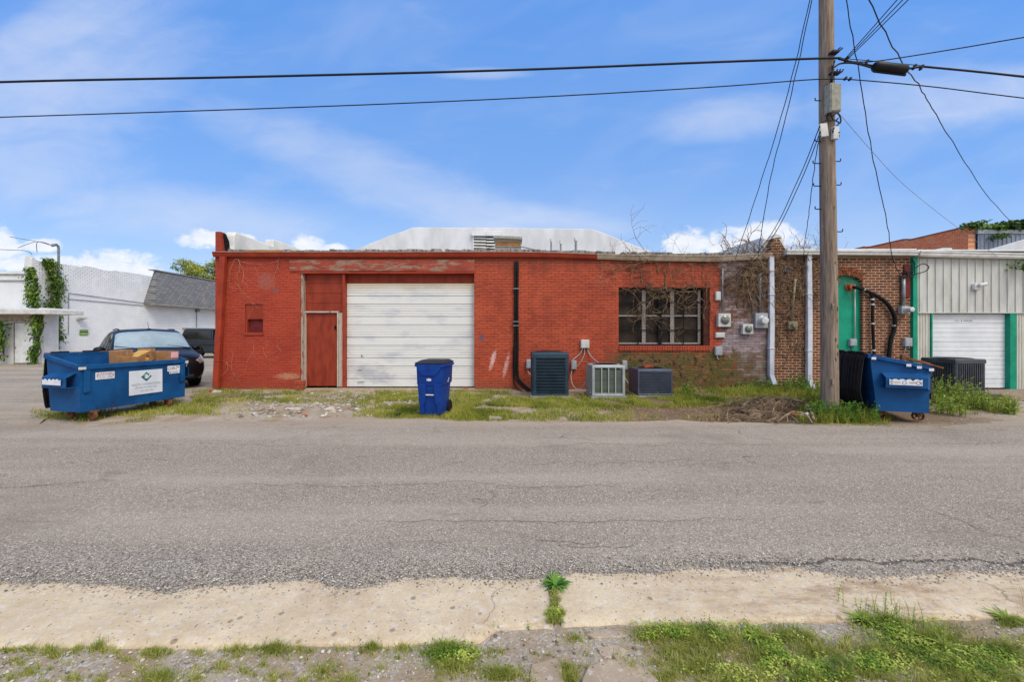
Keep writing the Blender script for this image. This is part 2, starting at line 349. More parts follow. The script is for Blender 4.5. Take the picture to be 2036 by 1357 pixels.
def white_wash(c, e):
    nt = e['nt']; p = e['p']
    w = mixc(nt, ramp(nt, e['big'], .3, .7), s(240, 240, 240), s(228, 229, 231))
    w = mixc(nt, mth(nt, 'MULTIPLY', ramp(nt, e['mort'], .2, .9), .30), w, s(150, 150, 152))
    up = mth(nt, 'MULTIPLY', ramp(nt, e['z'], 3.4, 4.9), .75)
    gap = mth(nt, 'MULTIPLY', ramp(nt, e['mort'], .1, .6), ramp(nt, noisev(nt, p, 1.8, 5, .7), .30, .48))
    w = mixc(nt, mth(nt, 'MULTIPLY', gap, up), w, s(66, 61, 58))
    miss = ramp(nt, noisev(nt, comb(nt, mth(nt, 'MULTIPLY', e['h'], 1.1), mth(nt, 'MULTIPLY', e['z'], 5.0), 0.0), 2.0, 3), .70, .74)
    return mixc(nt, mth(nt, 'MULTIPLY', miss, ramp(nt, e['z'], 4.0, 4.9)), w, s(96, 78, 66))
M['white_brick'] = brick('whitewashed_brick', [s(226, 227, 228), s(212, 214, 217)], s(190, 190, 190), 'y', bw=.24, bh=.105, mw=.014, bstr=.7, paint=white_wash)
M['white_brick_front'] = brick('whitewashed_brick_front', [s(226, 227, 228), s(212, 214, 217)], s(190, 190, 190), 'x', bw=.24, bh=.105, mw=.012, bstr=.2, paint=lambda c, e: mixc(e['nt'], mth(e['nt'], 'MULTIPLY', ramp(e['nt'], e['big'], .35, .75), .5), s(222, 224, 226), s(196, 197, 198)))
def orange_age(c, e):
    nt = e['nt']
    return mixc(nt, mth(nt, 'MULTIPLY', ramp(nt, noisev(nt, nd(nt, 'ShaderNodeMapping', {0: e['p'], 'Scale': (1, .5, 1.6)}).outputs[0], 1.4, 7, .7), .58, .68), .75), c, s(205, 172, 150))
M['orange_brick'] = brick('orange_brick', [s(224, 118, 72), s(236, 140, 92), s(206, 100, 62)], s(220, 172, 138), 'y', bw=.24, bh=.12, mw=.016, paint=orange_age)
M['red_trim'] = mat('red_trim_paint', s(160, 64, 42), s(138, 52, 36), 3, .5, spots=[(s(110, 62, 48), 14, .66)], bump=.15, bsc=30)
M['red_door'] = mat('red_door_paint', s(148, 60, 40), s(124, 48, 32), 2.2, .5, spots=[(s(176, 104, 80), 7, .68, .1), (s(98, 40, 28), 5, .64, .15)], bump=.1, stretch=(3, 3, .9))
def peeling(name, wood, k, stretch=(1.2, 6, 7)):
    m, nt, bs = base_mat(name); co = obj_co(nt)
    st = nd(nt, 'ShaderNodeMapping', {0: co, 'Scale': stretch}).outputs[0]
    g = noisev(nt, nd(nt, 'ShaderNodeMapping', {0: co, 'Scale': tuple(3.2 * x for x in stretch)}).outputs[0], 3.0, 6, .7)
    wd = mixc(nt, ramp(nt, g, .3, .7), wood, tuple(x * .6 for x in wood))
    pt = mixc(nt, ramp(nt, noisev(nt, co, 3, 4), .35, .7), s(160, 66, 44), s(136, 52, 36))
    pn = noisev(nt, st, 1.7, 8, .72, .3)
    f = ramp(nt, pn, k, k + .03)
    setb(nt, bs, mixc(nt, f, pt, wd), .75, 0, mth(nt, 'ADD', mth(nt, 'MULTIPLY', f, -.6), mth(nt, 'MULTIPLY', g, .5)), .5, .01)
    return m
M['peel_lintel'] = peeling('peeling_lintel', s(158, 128, 108), .51)
M['peel_post'] = peeling('peeling_post', s(176, 160, 142), .43, (7, 6, 1.3))
M['pale_wood'] = peeling('worn_frame', s(204, 188, 172), .36, (6, 6, 1.2))
def garage_white():
    m, nt, bs = base_mat('white_metal_door'); co = obj_co(nt); p = pos_co(nt)
    sp = nd(nt, 'ShaderNodeSeparateXYZ', {0: p})
    c = mixc(nt, ramp(nt, noisev(nt, nd(nt, 'ShaderNodeMapping', {0: co, 'Scale': (1, 1, 2.6)}).outputs[0], 1.3, 5, .6), .46, .74), s(222, 221, 217), s(196, 198, 202))
    dirt = nd(nt, 'ShaderNodeMapping', {0: co, 'Scale': (.7, 1, 1.8)}).outputs[0]
    dx = mth(nt, 'DIVIDE', mth(nt, 'SUBTRACT', sp.outputs[0], -3.85), .75); dz = mth(nt, 'DIVIDE', mth(nt, 'SUBTRACT', sp.outputs[2], .42), .36)
    q = mth(nt, 'SUBTRACT', 1.0, mth(nt, 'ADD', mth(nt, 'MULTIPLY', dx, dx), mth(nt, 'MULTIPLY', dz, dz)))
    q = mth(nt, 'ADD', q, mth(nt, 'MULTIPLY', mth(nt, 'SUBTRACT', noisev(nt, dirt, 4.0, 6, .65), .5), 3.0))
    c = mixc(nt, mth(nt, 'MULTIPLY', ramp(nt, q, .1, 1.2), .5), c, s(140, 140, 160))
    rz = mth(nt, 'ADD', sp.outputs[2], mth(nt, 'MULTIPLY', mth(nt, 'SUBTRACT', noisev(nt, co, 2.2, 5), .5), .25))
    c = mixc(nt, mth(nt, 'MULTIPLY', ramp(nt, rz, 2.6, 2.85), .55), c, s(206, 182, 130))
    c = mixc(nt, mth(nt, 'MULTIPLY', ramp(nt, noisev(nt, co, 16, 7, .7), .63, .74), .35), c, s(150, 140, 130))
    setb(nt, bs, c, .45, 0, noisev(nt, nd(nt, 'ShaderNodeMapping', {0: co, 'Scale': (1, 1, 3)}).outputs[0], 3, 3), .15, .01)
    return m
M['garage'] = garage_white()
M['white_paint'] = mat('white_paint', s(224, 225, 226), s(206, 207, 208), 3, .5, spots=[(s(168, 160, 150), 9, .68, .1)])
M['white_gutter'] = mat('white_gutter', s(214, 212, 208), s(186, 183, 178), 4, .4, spots=[(s(146, 134, 120), 9, .64, .1)])
M['cream_gutter'] = mat('cream_gutter', s(178, 162, 142), s(142, 124, 106), 5, .6, spots=[(s(112, 78, 60), 7, .56, .15)])
M['downspout'] = mat('white_downspout', s(206, 208, 216), s(178, 180, 190), 3, .4, spots=[(s(140, 128, 120), 8, .66, .1)])
M['stucco'] = mat('white_stucco', s(216, 217, 219), s(192, 193, 195), 1.1, .8, bump=.35, bsc=22, spots=[(s(186, 184, 180), 2.6, .60, .15)], stretch=(1, 1, .45))
M['stucco_side'] = mat('white_coating', s(220, 219, 215), s(196, 195, 190), 1.6, .8, bump=.4, bsc=18)
M['metal_panel'] = mat('pale_metal_panel', s(198, 198, 192), s(180, 179, 172), 2.2, .5, spots=[(s(164, 150, 130), 6, .66, .15)], stretch=(2.5, 2.5, .7))
M['metal_lower'] = mat('pale_corrugated', s(202, 199, 188), s(184, 179, 166), 3, .5, stretch=(3, 3, .6))
M['white_roll'] = mat('white_roll_door', s(226, 228, 230), s(210, 212, 216), 2, .4, spots=[(s(176, 170, 160), 5, .68, .1)])
M['teal'] = mat('teal_paint', s(24, 150, 118), s(18, 126, 100), 3, .45, spots=[(s(110, 168, 140), 10, .70, .04)])
M['dark_frame'] = mat('dark_window_frame', s(78, 42, 33), s(56, 32, 26), 5, .7)
M['maroon'] = mat('maroon_board', s(112, 40, 40), s(88, 32, 34), 5, .6)
M['shingle_edge'] = mat('weathered_edge', s(150, 146, 142), s(98, 94, 92), 6, .9, bump=.4, bsc=30, stretch=(3, 1, .5), lohi=(.4, .6))
M['ochre'] = mat('ochre_board', s(158, 112, 52), s(128, 88, 42), 5, .8)
M['roof'] = mat('roof_coating', s(190, 190, 188), s(160, 160, 158), 2, .9)
M['grey_metal'] = mat('grey_metal_siding', s(138, 146, 160), s(116, 122, 134), 1.2, .5, stretch=(1, 1, .4), spots=[(s(150, 128, 112), 3, .68, .1)])
M['flash'] = mat('galvanised_flashing', s(168, 174, 178), s(140, 146, 150), 3, .4, .3)
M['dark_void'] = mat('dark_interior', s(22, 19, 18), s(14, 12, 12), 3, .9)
M['black_rubber'] = mat('black_rubber', s(26, 26, 28), s(16, 16, 18), 8, .6)
M['black_plastic'] = mat('black_plastic', s(34, 34, 37), s(22, 22, 25), 6, .45, spots=[(s(70, 68, 66), 9, .68, .1)])
M['cable'] = mat('cable_black', s(40, 42, 48), s(28, 30, 34), 4, .6)
M['grey_box'] = mat('grey_enclosure', s(164, 168, 174), s(146, 150, 156), 6, .45, spots=[(s(128, 112, 96), 22, .70, .05)])
M['pale_box'] = mat('pale_enclosure', s(206, 206, 202), s(184, 184, 180), 6, .5, spots=[(s(150, 140, 126), 18, .68, .06)])
M['lichen_box'] = mat('weathered_enclosure', s(160, 158, 146), s(132, 130, 116), 14, .7, bump=.2, bsc=50, spots=[(s(108, 100, 78), 26, .60, .08)])
M['conduit'] = mat('conduit_grey', s(150, 152, 154), s(120, 122, 124), 5, .4, .4)
M['conduit_blue'] = mat('conduit_bluegrey', s(120, 128, 142), s(100, 106, 118), 5, .5)
M['flex'] = mat('flexible_conduit', s(176, 172, 164), s(150, 146, 140), 8, .5)
M['meter_glass'] = mat('meter_lens', s(120, 120, 114), s(80, 80, 76), 20, .12, spec=.8)
M['meter_pale'] = mat('meter_dial', s(214, 214, 212), s(180, 180, 178), 16, .15, spec=.8)
M['olive_box'] = mat('olive_enclosure', s(142, 134, 112), s(112, 102, 82), 8, .7)
M['rust'] = mat('rust', s(128, 84, 58), s(88, 58, 42), 9, .85, bump=.3, bsc=60, spots=[(s(150, 92, 52), 16, .6, .1)])
M['rust_band'] = mat('rust_band', s(160, 112, 66), s(128, 92, 62), 6, .8, spots=[(s(176, 164, 146), 5, .58, .1)])
M['rust_pale'] = mat('rusty_sheet', s(166, 160, 148), s(146, 138, 124), 5, .7, spots=[(s(170, 124, 76), 5, .60, .1)])
M['orange_pipe'] = mat('rusty_orange_collar', s(176, 86, 50), s(140, 62, 36), 10, .7)
M['brick_loose'] = mat('loose_brick', s(168, 84, 56), s(138, 66, 46), 12, .9, bump=.4, bsc=70)
M['plank'] = mat('weathered_plank', s(150, 134, 112), s(112, 98, 82), 3, .85, stretch=(1, 8, 8), bump=.3)
def wood_pole():
    m, nt, bs = base_mat('weathered_pole_wood'); co = obj_co(nt)
    st = nd(nt, 'ShaderNodeMapping', {0: co, 'Scale': (14, 14, .8)}).outputs[0]
    g = noisev(nt, st, 2.2, 8, .7, .2); g2 = noisev(nt, nd(nt, 'ShaderNodeMapping', {0: co, 'Scale': (40, 40, 2.2)}).outputs[0], 2.0, 4)
    c = mixc(nt, ramp(nt, g, .3, .7), s(160, 143, 126), s(104, 88, 76))
    c = mixc(nt, mth(nt, 'MULTIPLY', ramp(nt, g2, .55, .75), .5), c, s(92, 78, 66))
    v = nd(nt, 'ShaderNodeTexVoronoi', {'Vector': nd(nt, 'ShaderNodeMapping', {0: co, 'Scale': (15, 15, 6.5)}).outputs[0], 'Scale': 1.0, 'Randomness': 1.0})
    sel = nd(nt, 'ShaderNodeSeparateColor', {0: v.outputs[1]}).outputs[0]
    hole = mth(nt, 'MULTIPLY', ramp(nt, v.outputs[0], .34, .20), ramp(nt, sel, .42, .50))
    sx = nd(nt, 'ShaderNodeSeparateXYZ', {0: co}).outputs[0]
    hole = mth(nt, 'MULTIPLY', hole, ramp(nt, sx, -.09, .03))
    c = mixc(nt, mth(nt, 'MULTIPLY', hole, .85), c, s(46, 36, 30))
    setb(nt, bs, c, .85, 0, mth(nt, 'SUBTRACT', mth(nt, 'ADD', g, mth(nt, 'MULTIPLY', g2, .5)), mth(nt, 'MULTIPLY', hole, 1.2)), .6, .02, .2)
    return m
M['pole'] = wood_pole()
M['dump_blue'] = mat('dumpster_blue_paint', s(20, 80, 134), s(14, 64, 112), 2.4, .5, spots=[(s(64, 112, 152), 13, .64, .06), (s(30, 48, 70), 3.5, .56, .2), (s(92, 66, 50), 7, .68, .04)], bump=.12, bsc=9)
M['dump_inner'] = mat('dumpster_inner_paint', s(22, 82, 140), s(16, 62, 112), 4, .45, spots=[(s(170, 190, 205), 9, .70, .03), (s(70, 50, 40), 5, .68, .08)])
M['cart_blue'] = mat('cart_blue_plastic', s(20, 62, 142), s(15, 50, 120), 5, .42, spots=[(s(60, 96, 168), 9, .68, .12)])
M['cart_blue_dark'] = mat('cart_blue_recess', s(17, 54, 124), s(12, 42, 102), 5, .45)
M['lid_black'] = mat('cart_lid_plastic', s(52, 52, 58), s(38, 38, 42), 5, .5)
M['sticker'] = mat('sticker_white', s(224, 226, 232), s(204, 206, 212), 8, .4)
M['sign_grey'] = mat('sign_pale', s(212, 216, 226), s(200, 204, 214), 4, .4)
M['ink_red'] = mat('ink_red', s(170, 62, 62), None, 5, .5)
M['ink_dark'] = mat('ink_dark', s(84, 84, 100), None, 5, .5)
M['ink_grey'] = mat('ink_greygreen', s(136, 158, 160), None, 5, .5)
M['ink_green'] = mat('ink_green', s(50, 146, 106), s(36, 128, 100), 3, .5)
M['ink_teal'] = mat('ink_teal', s(14, 92, 104), s(10, 78, 92), 3, .5)
M['sign_green'] = mat('sign_green', s(98, 146, 52), s(84, 128, 44), 8, .5)
M['sign_black'] = mat('sign_black', s(34, 42, 34), None, 5, .5)
M['cardboard'] = mat('cardboard', s(162, 120, 82), s(136, 98, 64), 4, .8)
M['cardboard_in'] = mat('cardboard_inside', s(120, 82, 50), s(98, 66, 40), 6, .8)
M['pink'] = mat('pink_label', s(226, 170, 178), None, 5, .6)
M['yellow'] = mat('yellow_wrapper', s(204, 166, 84), s(178, 132, 60), 5, .5)
M['car_paint'] = mat('dark_car_paint', s(24, 20, 22), s(18, 15, 17), 3, .35, 0, spec=.2)
M['truck_paint'] = mat('charcoal_truck_paint', s(52, 56, 62), s(40, 44, 50), 2, .25, .3, spec=.6)
M['car_glass'] = mat('windscreen_glass', s(150, 168, 178), s(128, 146, 156), 2, .06, .0, spec=1.0)
M['dark_glass'] = mat('tinted_glass', s(40, 38, 36), s(26, 24, 22), 2, .06, 0, spec=.8)
M['dirty_glass'] = mat('dirty_window_glass', s(64, 54, 46), s(36, 30, 27), 2.5, .5, 0, spec=.12)
M['chrome'] = mat('chrome', s(200, 200, 204), s(180, 180, 184), 3, .15, .9)
M['headlamp'] = mat('headlamp_glass', s(176, 150, 136), s(120, 96, 84), 12, .1, .2, spec=1.0)
M['tyre'] = mat('tyre_rubber', s(30, 30, 31), s(20, 20, 21), 9, .8)
M['ac_teal'] = mat('ac_dark_teal', s(54, 74, 88), s(44, 60, 72), 4, .4, .2)
M['ac_coil'] = mat('ac_dark_coil', s(28, 38, 44), s(20, 28, 33), 12, .6)
M['ac_pale'] = mat('ac_pale_grey', s(168, 174, 174), s(148, 154, 154), 4, .4, .2)
M['ac_coil_grey'] = mat('ac_grey_coil', s(98, 104, 92), s(72, 78, 74), 3, .6, .2, stretch=(.6, .6, 14))
M['ac_blue'] = mat('ac_blue_grey', s(90, 98, 114), s(76, 83, 98), 4, .4, .2)
M['ac_coil_blue'] = mat('ac_blue_coil', s(74, 80, 94), s(56, 62, 76), 12, .6)
M['ac_dark'] = mat('ac_charcoal', s(82, 84, 90), s(66, 68, 74), 4, .4, .2)
M['ac_coil_dark'] = mat('ac_charcoal_coil', s(36, 37, 40), s(26, 27, 30), 12, .6)
M['concrete'] = mat('pad_concrete', s(150, 146, 140), s(124, 120, 114), 6, .9, bump=.3)
M['vine'] = mat('dead_vine_bark', s(140, 115, 90), s(98, 78, 62), 9, .9, lohi=(.4, .6))
M['vine_pale'] = mat('dry_vine_stems', s(204, 164, 136), s(168, 124, 98), 9, .9)
M['stick'] = mat('dry_sticks', s(150, 128, 104), s(84, 68, 54), 6, .9, lohi=(.4, .6))
M['bark'] = mat('tree_bark', s(96, 80, 66), s(70, 58, 48), 8, .9, bump=.4)
M['stone'] = mat('pale_limestone', s(196, 186, 172), s(160, 150, 138), 7, .9, bump=.5, bsc=40)
M['shingles'] = None
def shingles():
    m, nt, bs = base_mat('grey_shingles'); p = pos_co(nt); sp = nd(nt, 'ShaderNodeSeparateXYZ', {0: p})
    b = nd(nt, 'ShaderNodeTexBrick', {'Vector': comb(nt, mth(nt, 'ADD', sp.outputs[1], 5.0), mth(nt, 'ADD', sp.outputs[2], mth(nt, 'MULTIPLY', sp.outputs[0], 0.0)), 0.0), 'Color1': (0, 0, 0, 1), 'Color2': (1, 1, 1, 1), 'Scale': 1.0, 'Mortar Size': .018, 'Mortar Smooth': .4, 'Brick Width': .36, 'Row Height': .16}, offset=.5)
    c = mixc(nt, b.outputs[0], s(112, 112, 114), s(132, 132, 134)); c = mixc(nt, b.outputs[1], c, s(74, 74, 76))
    c = mixc(nt, mth(nt, 'MULTIPLY', ramp(nt, noisev(nt, p, 30, 4), .4, .7), .3), c, s(90, 90, 92))
    setb(nt, bs, c, .9, 0, mth(nt, 'SUBTRACT', 1.0, b.outputs[1]), .5, .02); return m
M['shingles'] = shingles()

def leaf_mat(name, cols, rough=.55, trans=.25):
    m, nt, bs = base_mat(name)
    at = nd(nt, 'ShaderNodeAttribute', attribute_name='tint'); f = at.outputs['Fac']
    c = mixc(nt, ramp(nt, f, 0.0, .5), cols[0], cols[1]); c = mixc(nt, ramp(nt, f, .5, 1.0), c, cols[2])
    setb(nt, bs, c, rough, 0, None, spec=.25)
    tr = nd(nt, 'ShaderNodeBsdfTranslucent', {'Color': c}); mx = nd(nt, 'ShaderNodeMixShader', {0: trans, 1: bs.outputs[0], 2: tr.outputs[0]})
    out = [n for n in nt.nodes if n.type == 'OUTPUT_MATERIAL'][0]; nt.links.new(mx.outputs[0], out.inputs[0]); return m
M['grass'] = leaf_mat('grass_blades', [s(108, 122, 50), s(158, 164, 74), s(200, 190, 122)])
M['grass_far'] = leaf_mat('verge_grass', [s(98, 114, 40), s(156, 160, 60), s(198, 186, 104)])
M['weed'] = leaf_mat('weed_leaves', [s(94, 124, 40), s(146, 168, 62), s(190, 198, 98)])
M['weed_dark'] = leaf_mat('dark_weed_leaves', [s(66, 108, 38), s(100, 146, 54), s(142, 174, 78)])
M['ivy'] = leaf_mat('ivy_leaves', [s(40, 66, 24), s(76, 108, 38), s(126, 146, 60)])
M['tree_leaf'] = leaf_mat('tree_leaves', [s(84, 106, 34), s(136, 152, 54), s(182, 186, 84)])
M['mulch'] = leaf_mat('dry_straw', [s(118, 90, 64), s(170, 138, 102), s(208, 182, 146)], .9, .05)

# ---- ground materials (world position in metres)
def asphalt(name, lot=False):
    m, nt, bs = base_mat(name); p = pos_co(nt); sp = nd(nt, 'ShaderNodeSeparateXYZ', {0: p}); x, y, z = sp.outputs
    v = nd(nt, 'ShaderNodeTexVoronoi', {'Vector': p, 'Scale': 135.0}); v2 = nd(nt, 'ShaderNodeTexVoronoi', {'Vector': p, 'Scale': 250.0})
    g = nd(nt, 'ShaderNodeSeparateColor', {0: v.outputs[1]}).outputs[0]; g2 = nd(nt, 'ShaderNodeSeparateColor', {0: v2.outputs[1]}).outputs[1]
    agg = mth(nt, 'ADD', mth(nt, 'MULTIPLY', g, .6), mth(nt, 'MULTIPLY', g2, .4))
    k = AK
    c = mixc(nt, ramp(nt, agg, .1, .95), s(124, 113, 101, k), s(176, 163, 147, k))
    c = mixc(nt, ramp(nt, g, .90, .97), c, s(206, 198, 186, k))
    c = mixc(nt, mth(nt, 'MULTIPLY', ramp(nt, g, .10, .05), .7), c, s(80, 73, 67, k))
    # worn wheel bands along the lane, patches
    band = noisev(nt, comb(nt, mth(nt, 'MULTIPLY', x, .10), mth(nt, 'MULTIPLY', y, 1.15), 0.0), 1.0, 4, .55)
    c = mixc(nt, mth(nt, 'MULTIPLY', ramp(nt, band, .42, .66), .40), c, s(186, 174, 160, k))
    c = mixc(nt, mth(nt, 'MULTIPLY', ramp(nt, noisev(nt, p, .55, 6, .65), .5, .72), .42), c, s(112, 100, 90, k))
    c = mixc(nt, mth(nt, 'MULTIPLY', ramp(nt, noisev(nt, p, 2.4, 6, .7), .55, .75), .3), c, s(170, 152, 132, k))
    h = mth(nt, 'ADD', mth(nt, 'MULTIPLY', mth(nt, 'SUBTRACT', 1.0, v.outputs[0]), .8), mth(nt, 'MULTIPLY', agg, .4))
    if not lot:
        # coarse dark stone toward the broken near edge
        near = mth(nt, 'ADD', y, mth(nt, 'MULTIPLY', mth(nt, 'SUBTRACT', noisev(nt, p, 1.6, 5, .6), .5), .5))
        c = mixc(nt, mth(nt, 'MULTIPLY', ramp(nt, near, 2.95, 2.45), .55), c, mixc(nt, ramp(nt, agg, .2, .9), s(62, 58, 58, k), s(182, 176, 172, k)))
        for (y0, amp, w, sd, k0) in ((3.17, .22, .006, .0, .42), (3.93, .36, .006, 3.1, .46), (5.35, .6, .008, 6.4, .48), (2.86, .3, .005, 9.2, .54), (4.6, .9, .007, 12.2, .53)):
            n1 = noisev(nt, comb(nt, x, sd, sd), .9, 7, .62); n2 = noisev(nt, comb(nt, mth(nt, 'MULTIPLY', x, .35), sd + 1.7, 0.0), 1.0, 2)
            dd = mth(nt, 'ABSOLUTE', mth(nt, 'SUBTRACT', mth(nt, 'SUBTRACT', y, y0), mth(nt, 'MULTIPLY', mth(nt, 'SUBTRACT', n1, .5), amp * 2)))
            cr = mth(nt, 'MULTIPLY', ramp(nt, dd, w * 1.6, w * .5), ramp(nt, n2, k0, k0 + .06))
            c = mixc(nt, mth(nt, 'MULTIPLY', cr, .55), c, s(76, 68, 62, k)); h = mth(nt, 'SUBTRACT', h, mth(nt, 'MULTIPLY', cr, 1.2))
        # tar-dark ravelled seam just above the near edge, east half
        n1 = noisev(nt, comb(nt, x, 33.0, 0.0), 1.6, 6, .6); dd = mth(nt, 'ABSOLUTE', mth(nt, 'SUBTRACT', mth(nt, 'SUBTRACT', y, 2.60), mth(nt, 'MULTIPLY', mth(nt, 'SUBTRACT', n1, .5), .42)))
        dd = mth(nt, 'ADD', dd, mth(nt, 'MULTIPLY', mth(nt, 'SUBTRACT', noisev(nt, p, 38, 5, .7), .5), .03))
        cr = mth(nt, 'MULTIPLY', ramp(nt, dd, .022, .006), ramp(nt, x, 1.1, 1.7)); c = mixc(nt, mth(nt, 'MULTIPLY', cr, .7), c, s(52, 47, 44, k)); h = mth(nt, 'SUBTRACT', h, cr)
        vc = nd(nt, 'ShaderNodeTexVoronoi', {'Vector': nd(nt, 'ShaderNodeVectorMath', {0: p, 1: nd(nt, 'ShaderNodeVectorMath', {0: nd(nt, 'ShaderNodeTexNoise', {'Vector': p, 'Scale': 1.5, 'Detail': 6.0}).outputs[1], 'Scale': .9}, operation='SCALE').outputs[0]}, operation='ADD').outputs[0], 'Scale': .55}, feature='DISTANCE_TO_EDGE')
        cr = mth(nt, 'MULTIPLY', ramp(nt, vc.outputs[0], .010, .003), ramp(nt, noisev(nt, p, .5, 3), .52, .62))
        c = mixc(nt, mth(nt, 'MULTIPLY', cr, .5), c, s(70, 62, 56, k))
    if lot:
        c = mixc(nt, mth(nt, 'MULTIPLY', ramp(nt, noisev(nt, comb(nt, mth(nt, 'MULTIPLY', x, .3), y, 0.0), .9, 7, .7), .46, .66), .6), c, s(190, 168, 142, k))
        c = mixc(nt, mth(nt, 'MULTIPLY', ramp(nt, noisev(nt, p, 6, 7, .75), .52, .68), .4), c, s(110, 98, 88, k))
    if not lot:
        fy = mth(nt, 'ADD', y, mth(nt, 'MULTIPLY', mth(nt, 'SUBTRACT', noisev(nt, p, 1.1, 6, .65), .5), 1.6))
        c = mixc(nt, mth(nt, 'MULTIPLY', ramp(nt, fy, 6.1, 6.9), .55), c, s(178, 158, 138, k))
        c = mixc(nt, mth(nt, 'MULTIPLY', ramp(nt, noisev(nt, nd(nt, 'ShaderNodeMapping', {0: p, 'Scale': (.6, 1.2, 1)}).outputs[0], 1.7, 7, .72), .60, .68), .35), c, s(92, 84, 78, k))
    setb(nt, bs, c, .9, 0, h, .55, .008, .2); return m
AK = .96
M['asphalt'] = asphalt('old_asphalt'); M['lot'] = asphalt('lot_asphalt', True)
def curb_mat(name, ca, cb, k):
    m, nt, bs = base_mat(name); p = pos_co(nt)
    n = noisev(nt, p, 3.2, 7, .7); f = noisev(nt, p, 60, 5, .7)
    c = mixc(nt, ramp(nt, n, .35, .68), s(*ca, k), s(*cb, k))
    c = mixc(nt, mth(nt, 'MULTIPLY', ramp(nt, f, .42, .7), .5), c, s(190, 160, 130, k))
    c = mixc(nt, mth(nt, 'MULTIPLY', ramp(nt, noisev(nt, p, 14, 6, .75), .5, .68), .6), c, s(236, 222, 204, k))
    c = mixc(nt, mth(nt, 'MULTIPLY', ramp(nt, noisev(nt, p, 9, 7, .8), .57, .72), .5), c, s(176, 146, 118, k))
    v = nd(nt, 'ShaderNodeTexVoronoi', {'Vector': nd(nt, 'ShaderNodeMapping', {0: p, 'Scale': (1, 1.3, 1)}).outputs[0], 'Scale': 22.0}); g = nd(nt, 'ShaderNodeSeparateColor', {0: v.outputs[1]}).outputs
    wob = mth(nt, 'MULTIPLY', mth(nt, 'SUBTRACT', f, .5), .5)
    st = mth(nt, 'MULTIPLY', ramp(nt, mth(nt, 'ADD', v.outputs[0], wob), .36, .26), ramp(nt, g[0], .58, .64))
    c = mixc(nt, mth(nt, 'MULTIPLY', st, .7), c, mixc(nt, ramp(nt, g[1], .3, .9), s(216, 206, 196, k), s(176, 172, 168, k)))
    v3 = nd(nt, 'ShaderNodeTexVoronoi', {'Vector': p, 'Scale': 60.0}); g3 = nd(nt, 'ShaderNodeSeparateColor', {0: v3.outputs[1]}).outputs
    dk = mth(nt, 'MULTIPLY', ramp(nt, v3.outputs[0], .34, .20), ramp(nt, g3[0], .88, .92))
    c = mixc(nt, mth(nt, 'MULTIPLY', dk, .75), c, s(112, 92, 74, k))
    vp = nd(nt, 'ShaderNodeTexVoronoi', {'Vector': p, 'Scale': 9.0}); gp = nd(nt, 'ShaderNodeSeparateColor', {0: vp.outputs[1]}).outputs
    pit = mth(nt, 'MULTIPLY', ramp(nt, mth(nt, 'ADD', vp.outputs[0], mth(nt, 'MULTIPLY', wob, .6)), .17, .10), ramp(nt, gp[2], .86, .88))
    c = mixc(nt, mth(nt, 'MULTIPLY', pit, .6), c, s(100, 84, 68, k))
    c = mixc(nt, mth(nt, 'MULTIPLY', ramp(nt, noisev(nt, p, 1.1, 6, .65), .52, .7), .5), c, s(178, 150, 124, k))
    cw = nd(nt, 'ShaderNodeTexVoronoi', {'Vector': nd(nt, 'ShaderNodeVectorMath', {0: p, 1: nd(nt, 'ShaderNodeVectorMath', {0: nd(nt, 'ShaderNodeTexNoise', {'Vector': p, 'Scale': 3.5, 'Detail': 6.0}).outputs[1], 'Scale': .35}, operation='SCALE').outputs[0]}, operation='ADD').outputs[0], 'Scale': .8}, feature='DISTANCE_TO_EDGE')
    ck = ramp(nt, cw.outputs[0], .007, .002)
    ck = mth(nt, 'MULTIPLY', ck, ramp(nt, noisev(nt, p, .8, 3), .52, .62))
    c = mixc(nt, mth(nt, 'MULTIPLY', ck, .4), c, s(120, 98, 78, k))
    spx = nd(nt, 'ShaderNodeSeparateXYZ', {0: p}).outputs[0]
    stn = mth(nt, 'MULTIPLY', ramp(nt, noisev(nt, nd(nt, 'ShaderNodeMapping', {0: p, 'Scale': (1, 3, 1)}).outputs[0], 2.6, 8, .78), .44, .64), ramp(nt, spx, .5, 1.9, .15, .75))
    c = mixc(nt, stn, c, s(158, 128, 100, k))
    c = mixc(nt, mth(nt, 'MULTIPLY', ramp(nt, noisev(nt, p, 30, 6, .8), .58, .66), .7), c, s(240, 232, 222, k))
    c = mixc(nt, mth(nt, 'MULTIPLY', ramp(nt, noisev(nt, p, 47, 6, .8), .60, .70), .6), c, s(138, 112, 88, k))
    setb(nt, bs, c, .9, 0, mth(nt, 'SUBTRACT', mth(nt, 'ADD', n, mth(nt, 'MULTIPLY', f, .5)), mth(nt, 'ADD', ck, mth(nt, 'MULTIPLY', dk, .5))), .5, .012, .15); return m
M['curb'] = curb_mat('tan_concrete', (226, 208, 178), (208, 188, 158), .83)
M['slab'] = curb_mat('grey_tan_concrete', (196, 176, 154), (178, 160, 140), .74)
M['apron'] = curb_mat('apron_concrete', (158, 142, 128), (140, 126, 114), .72)
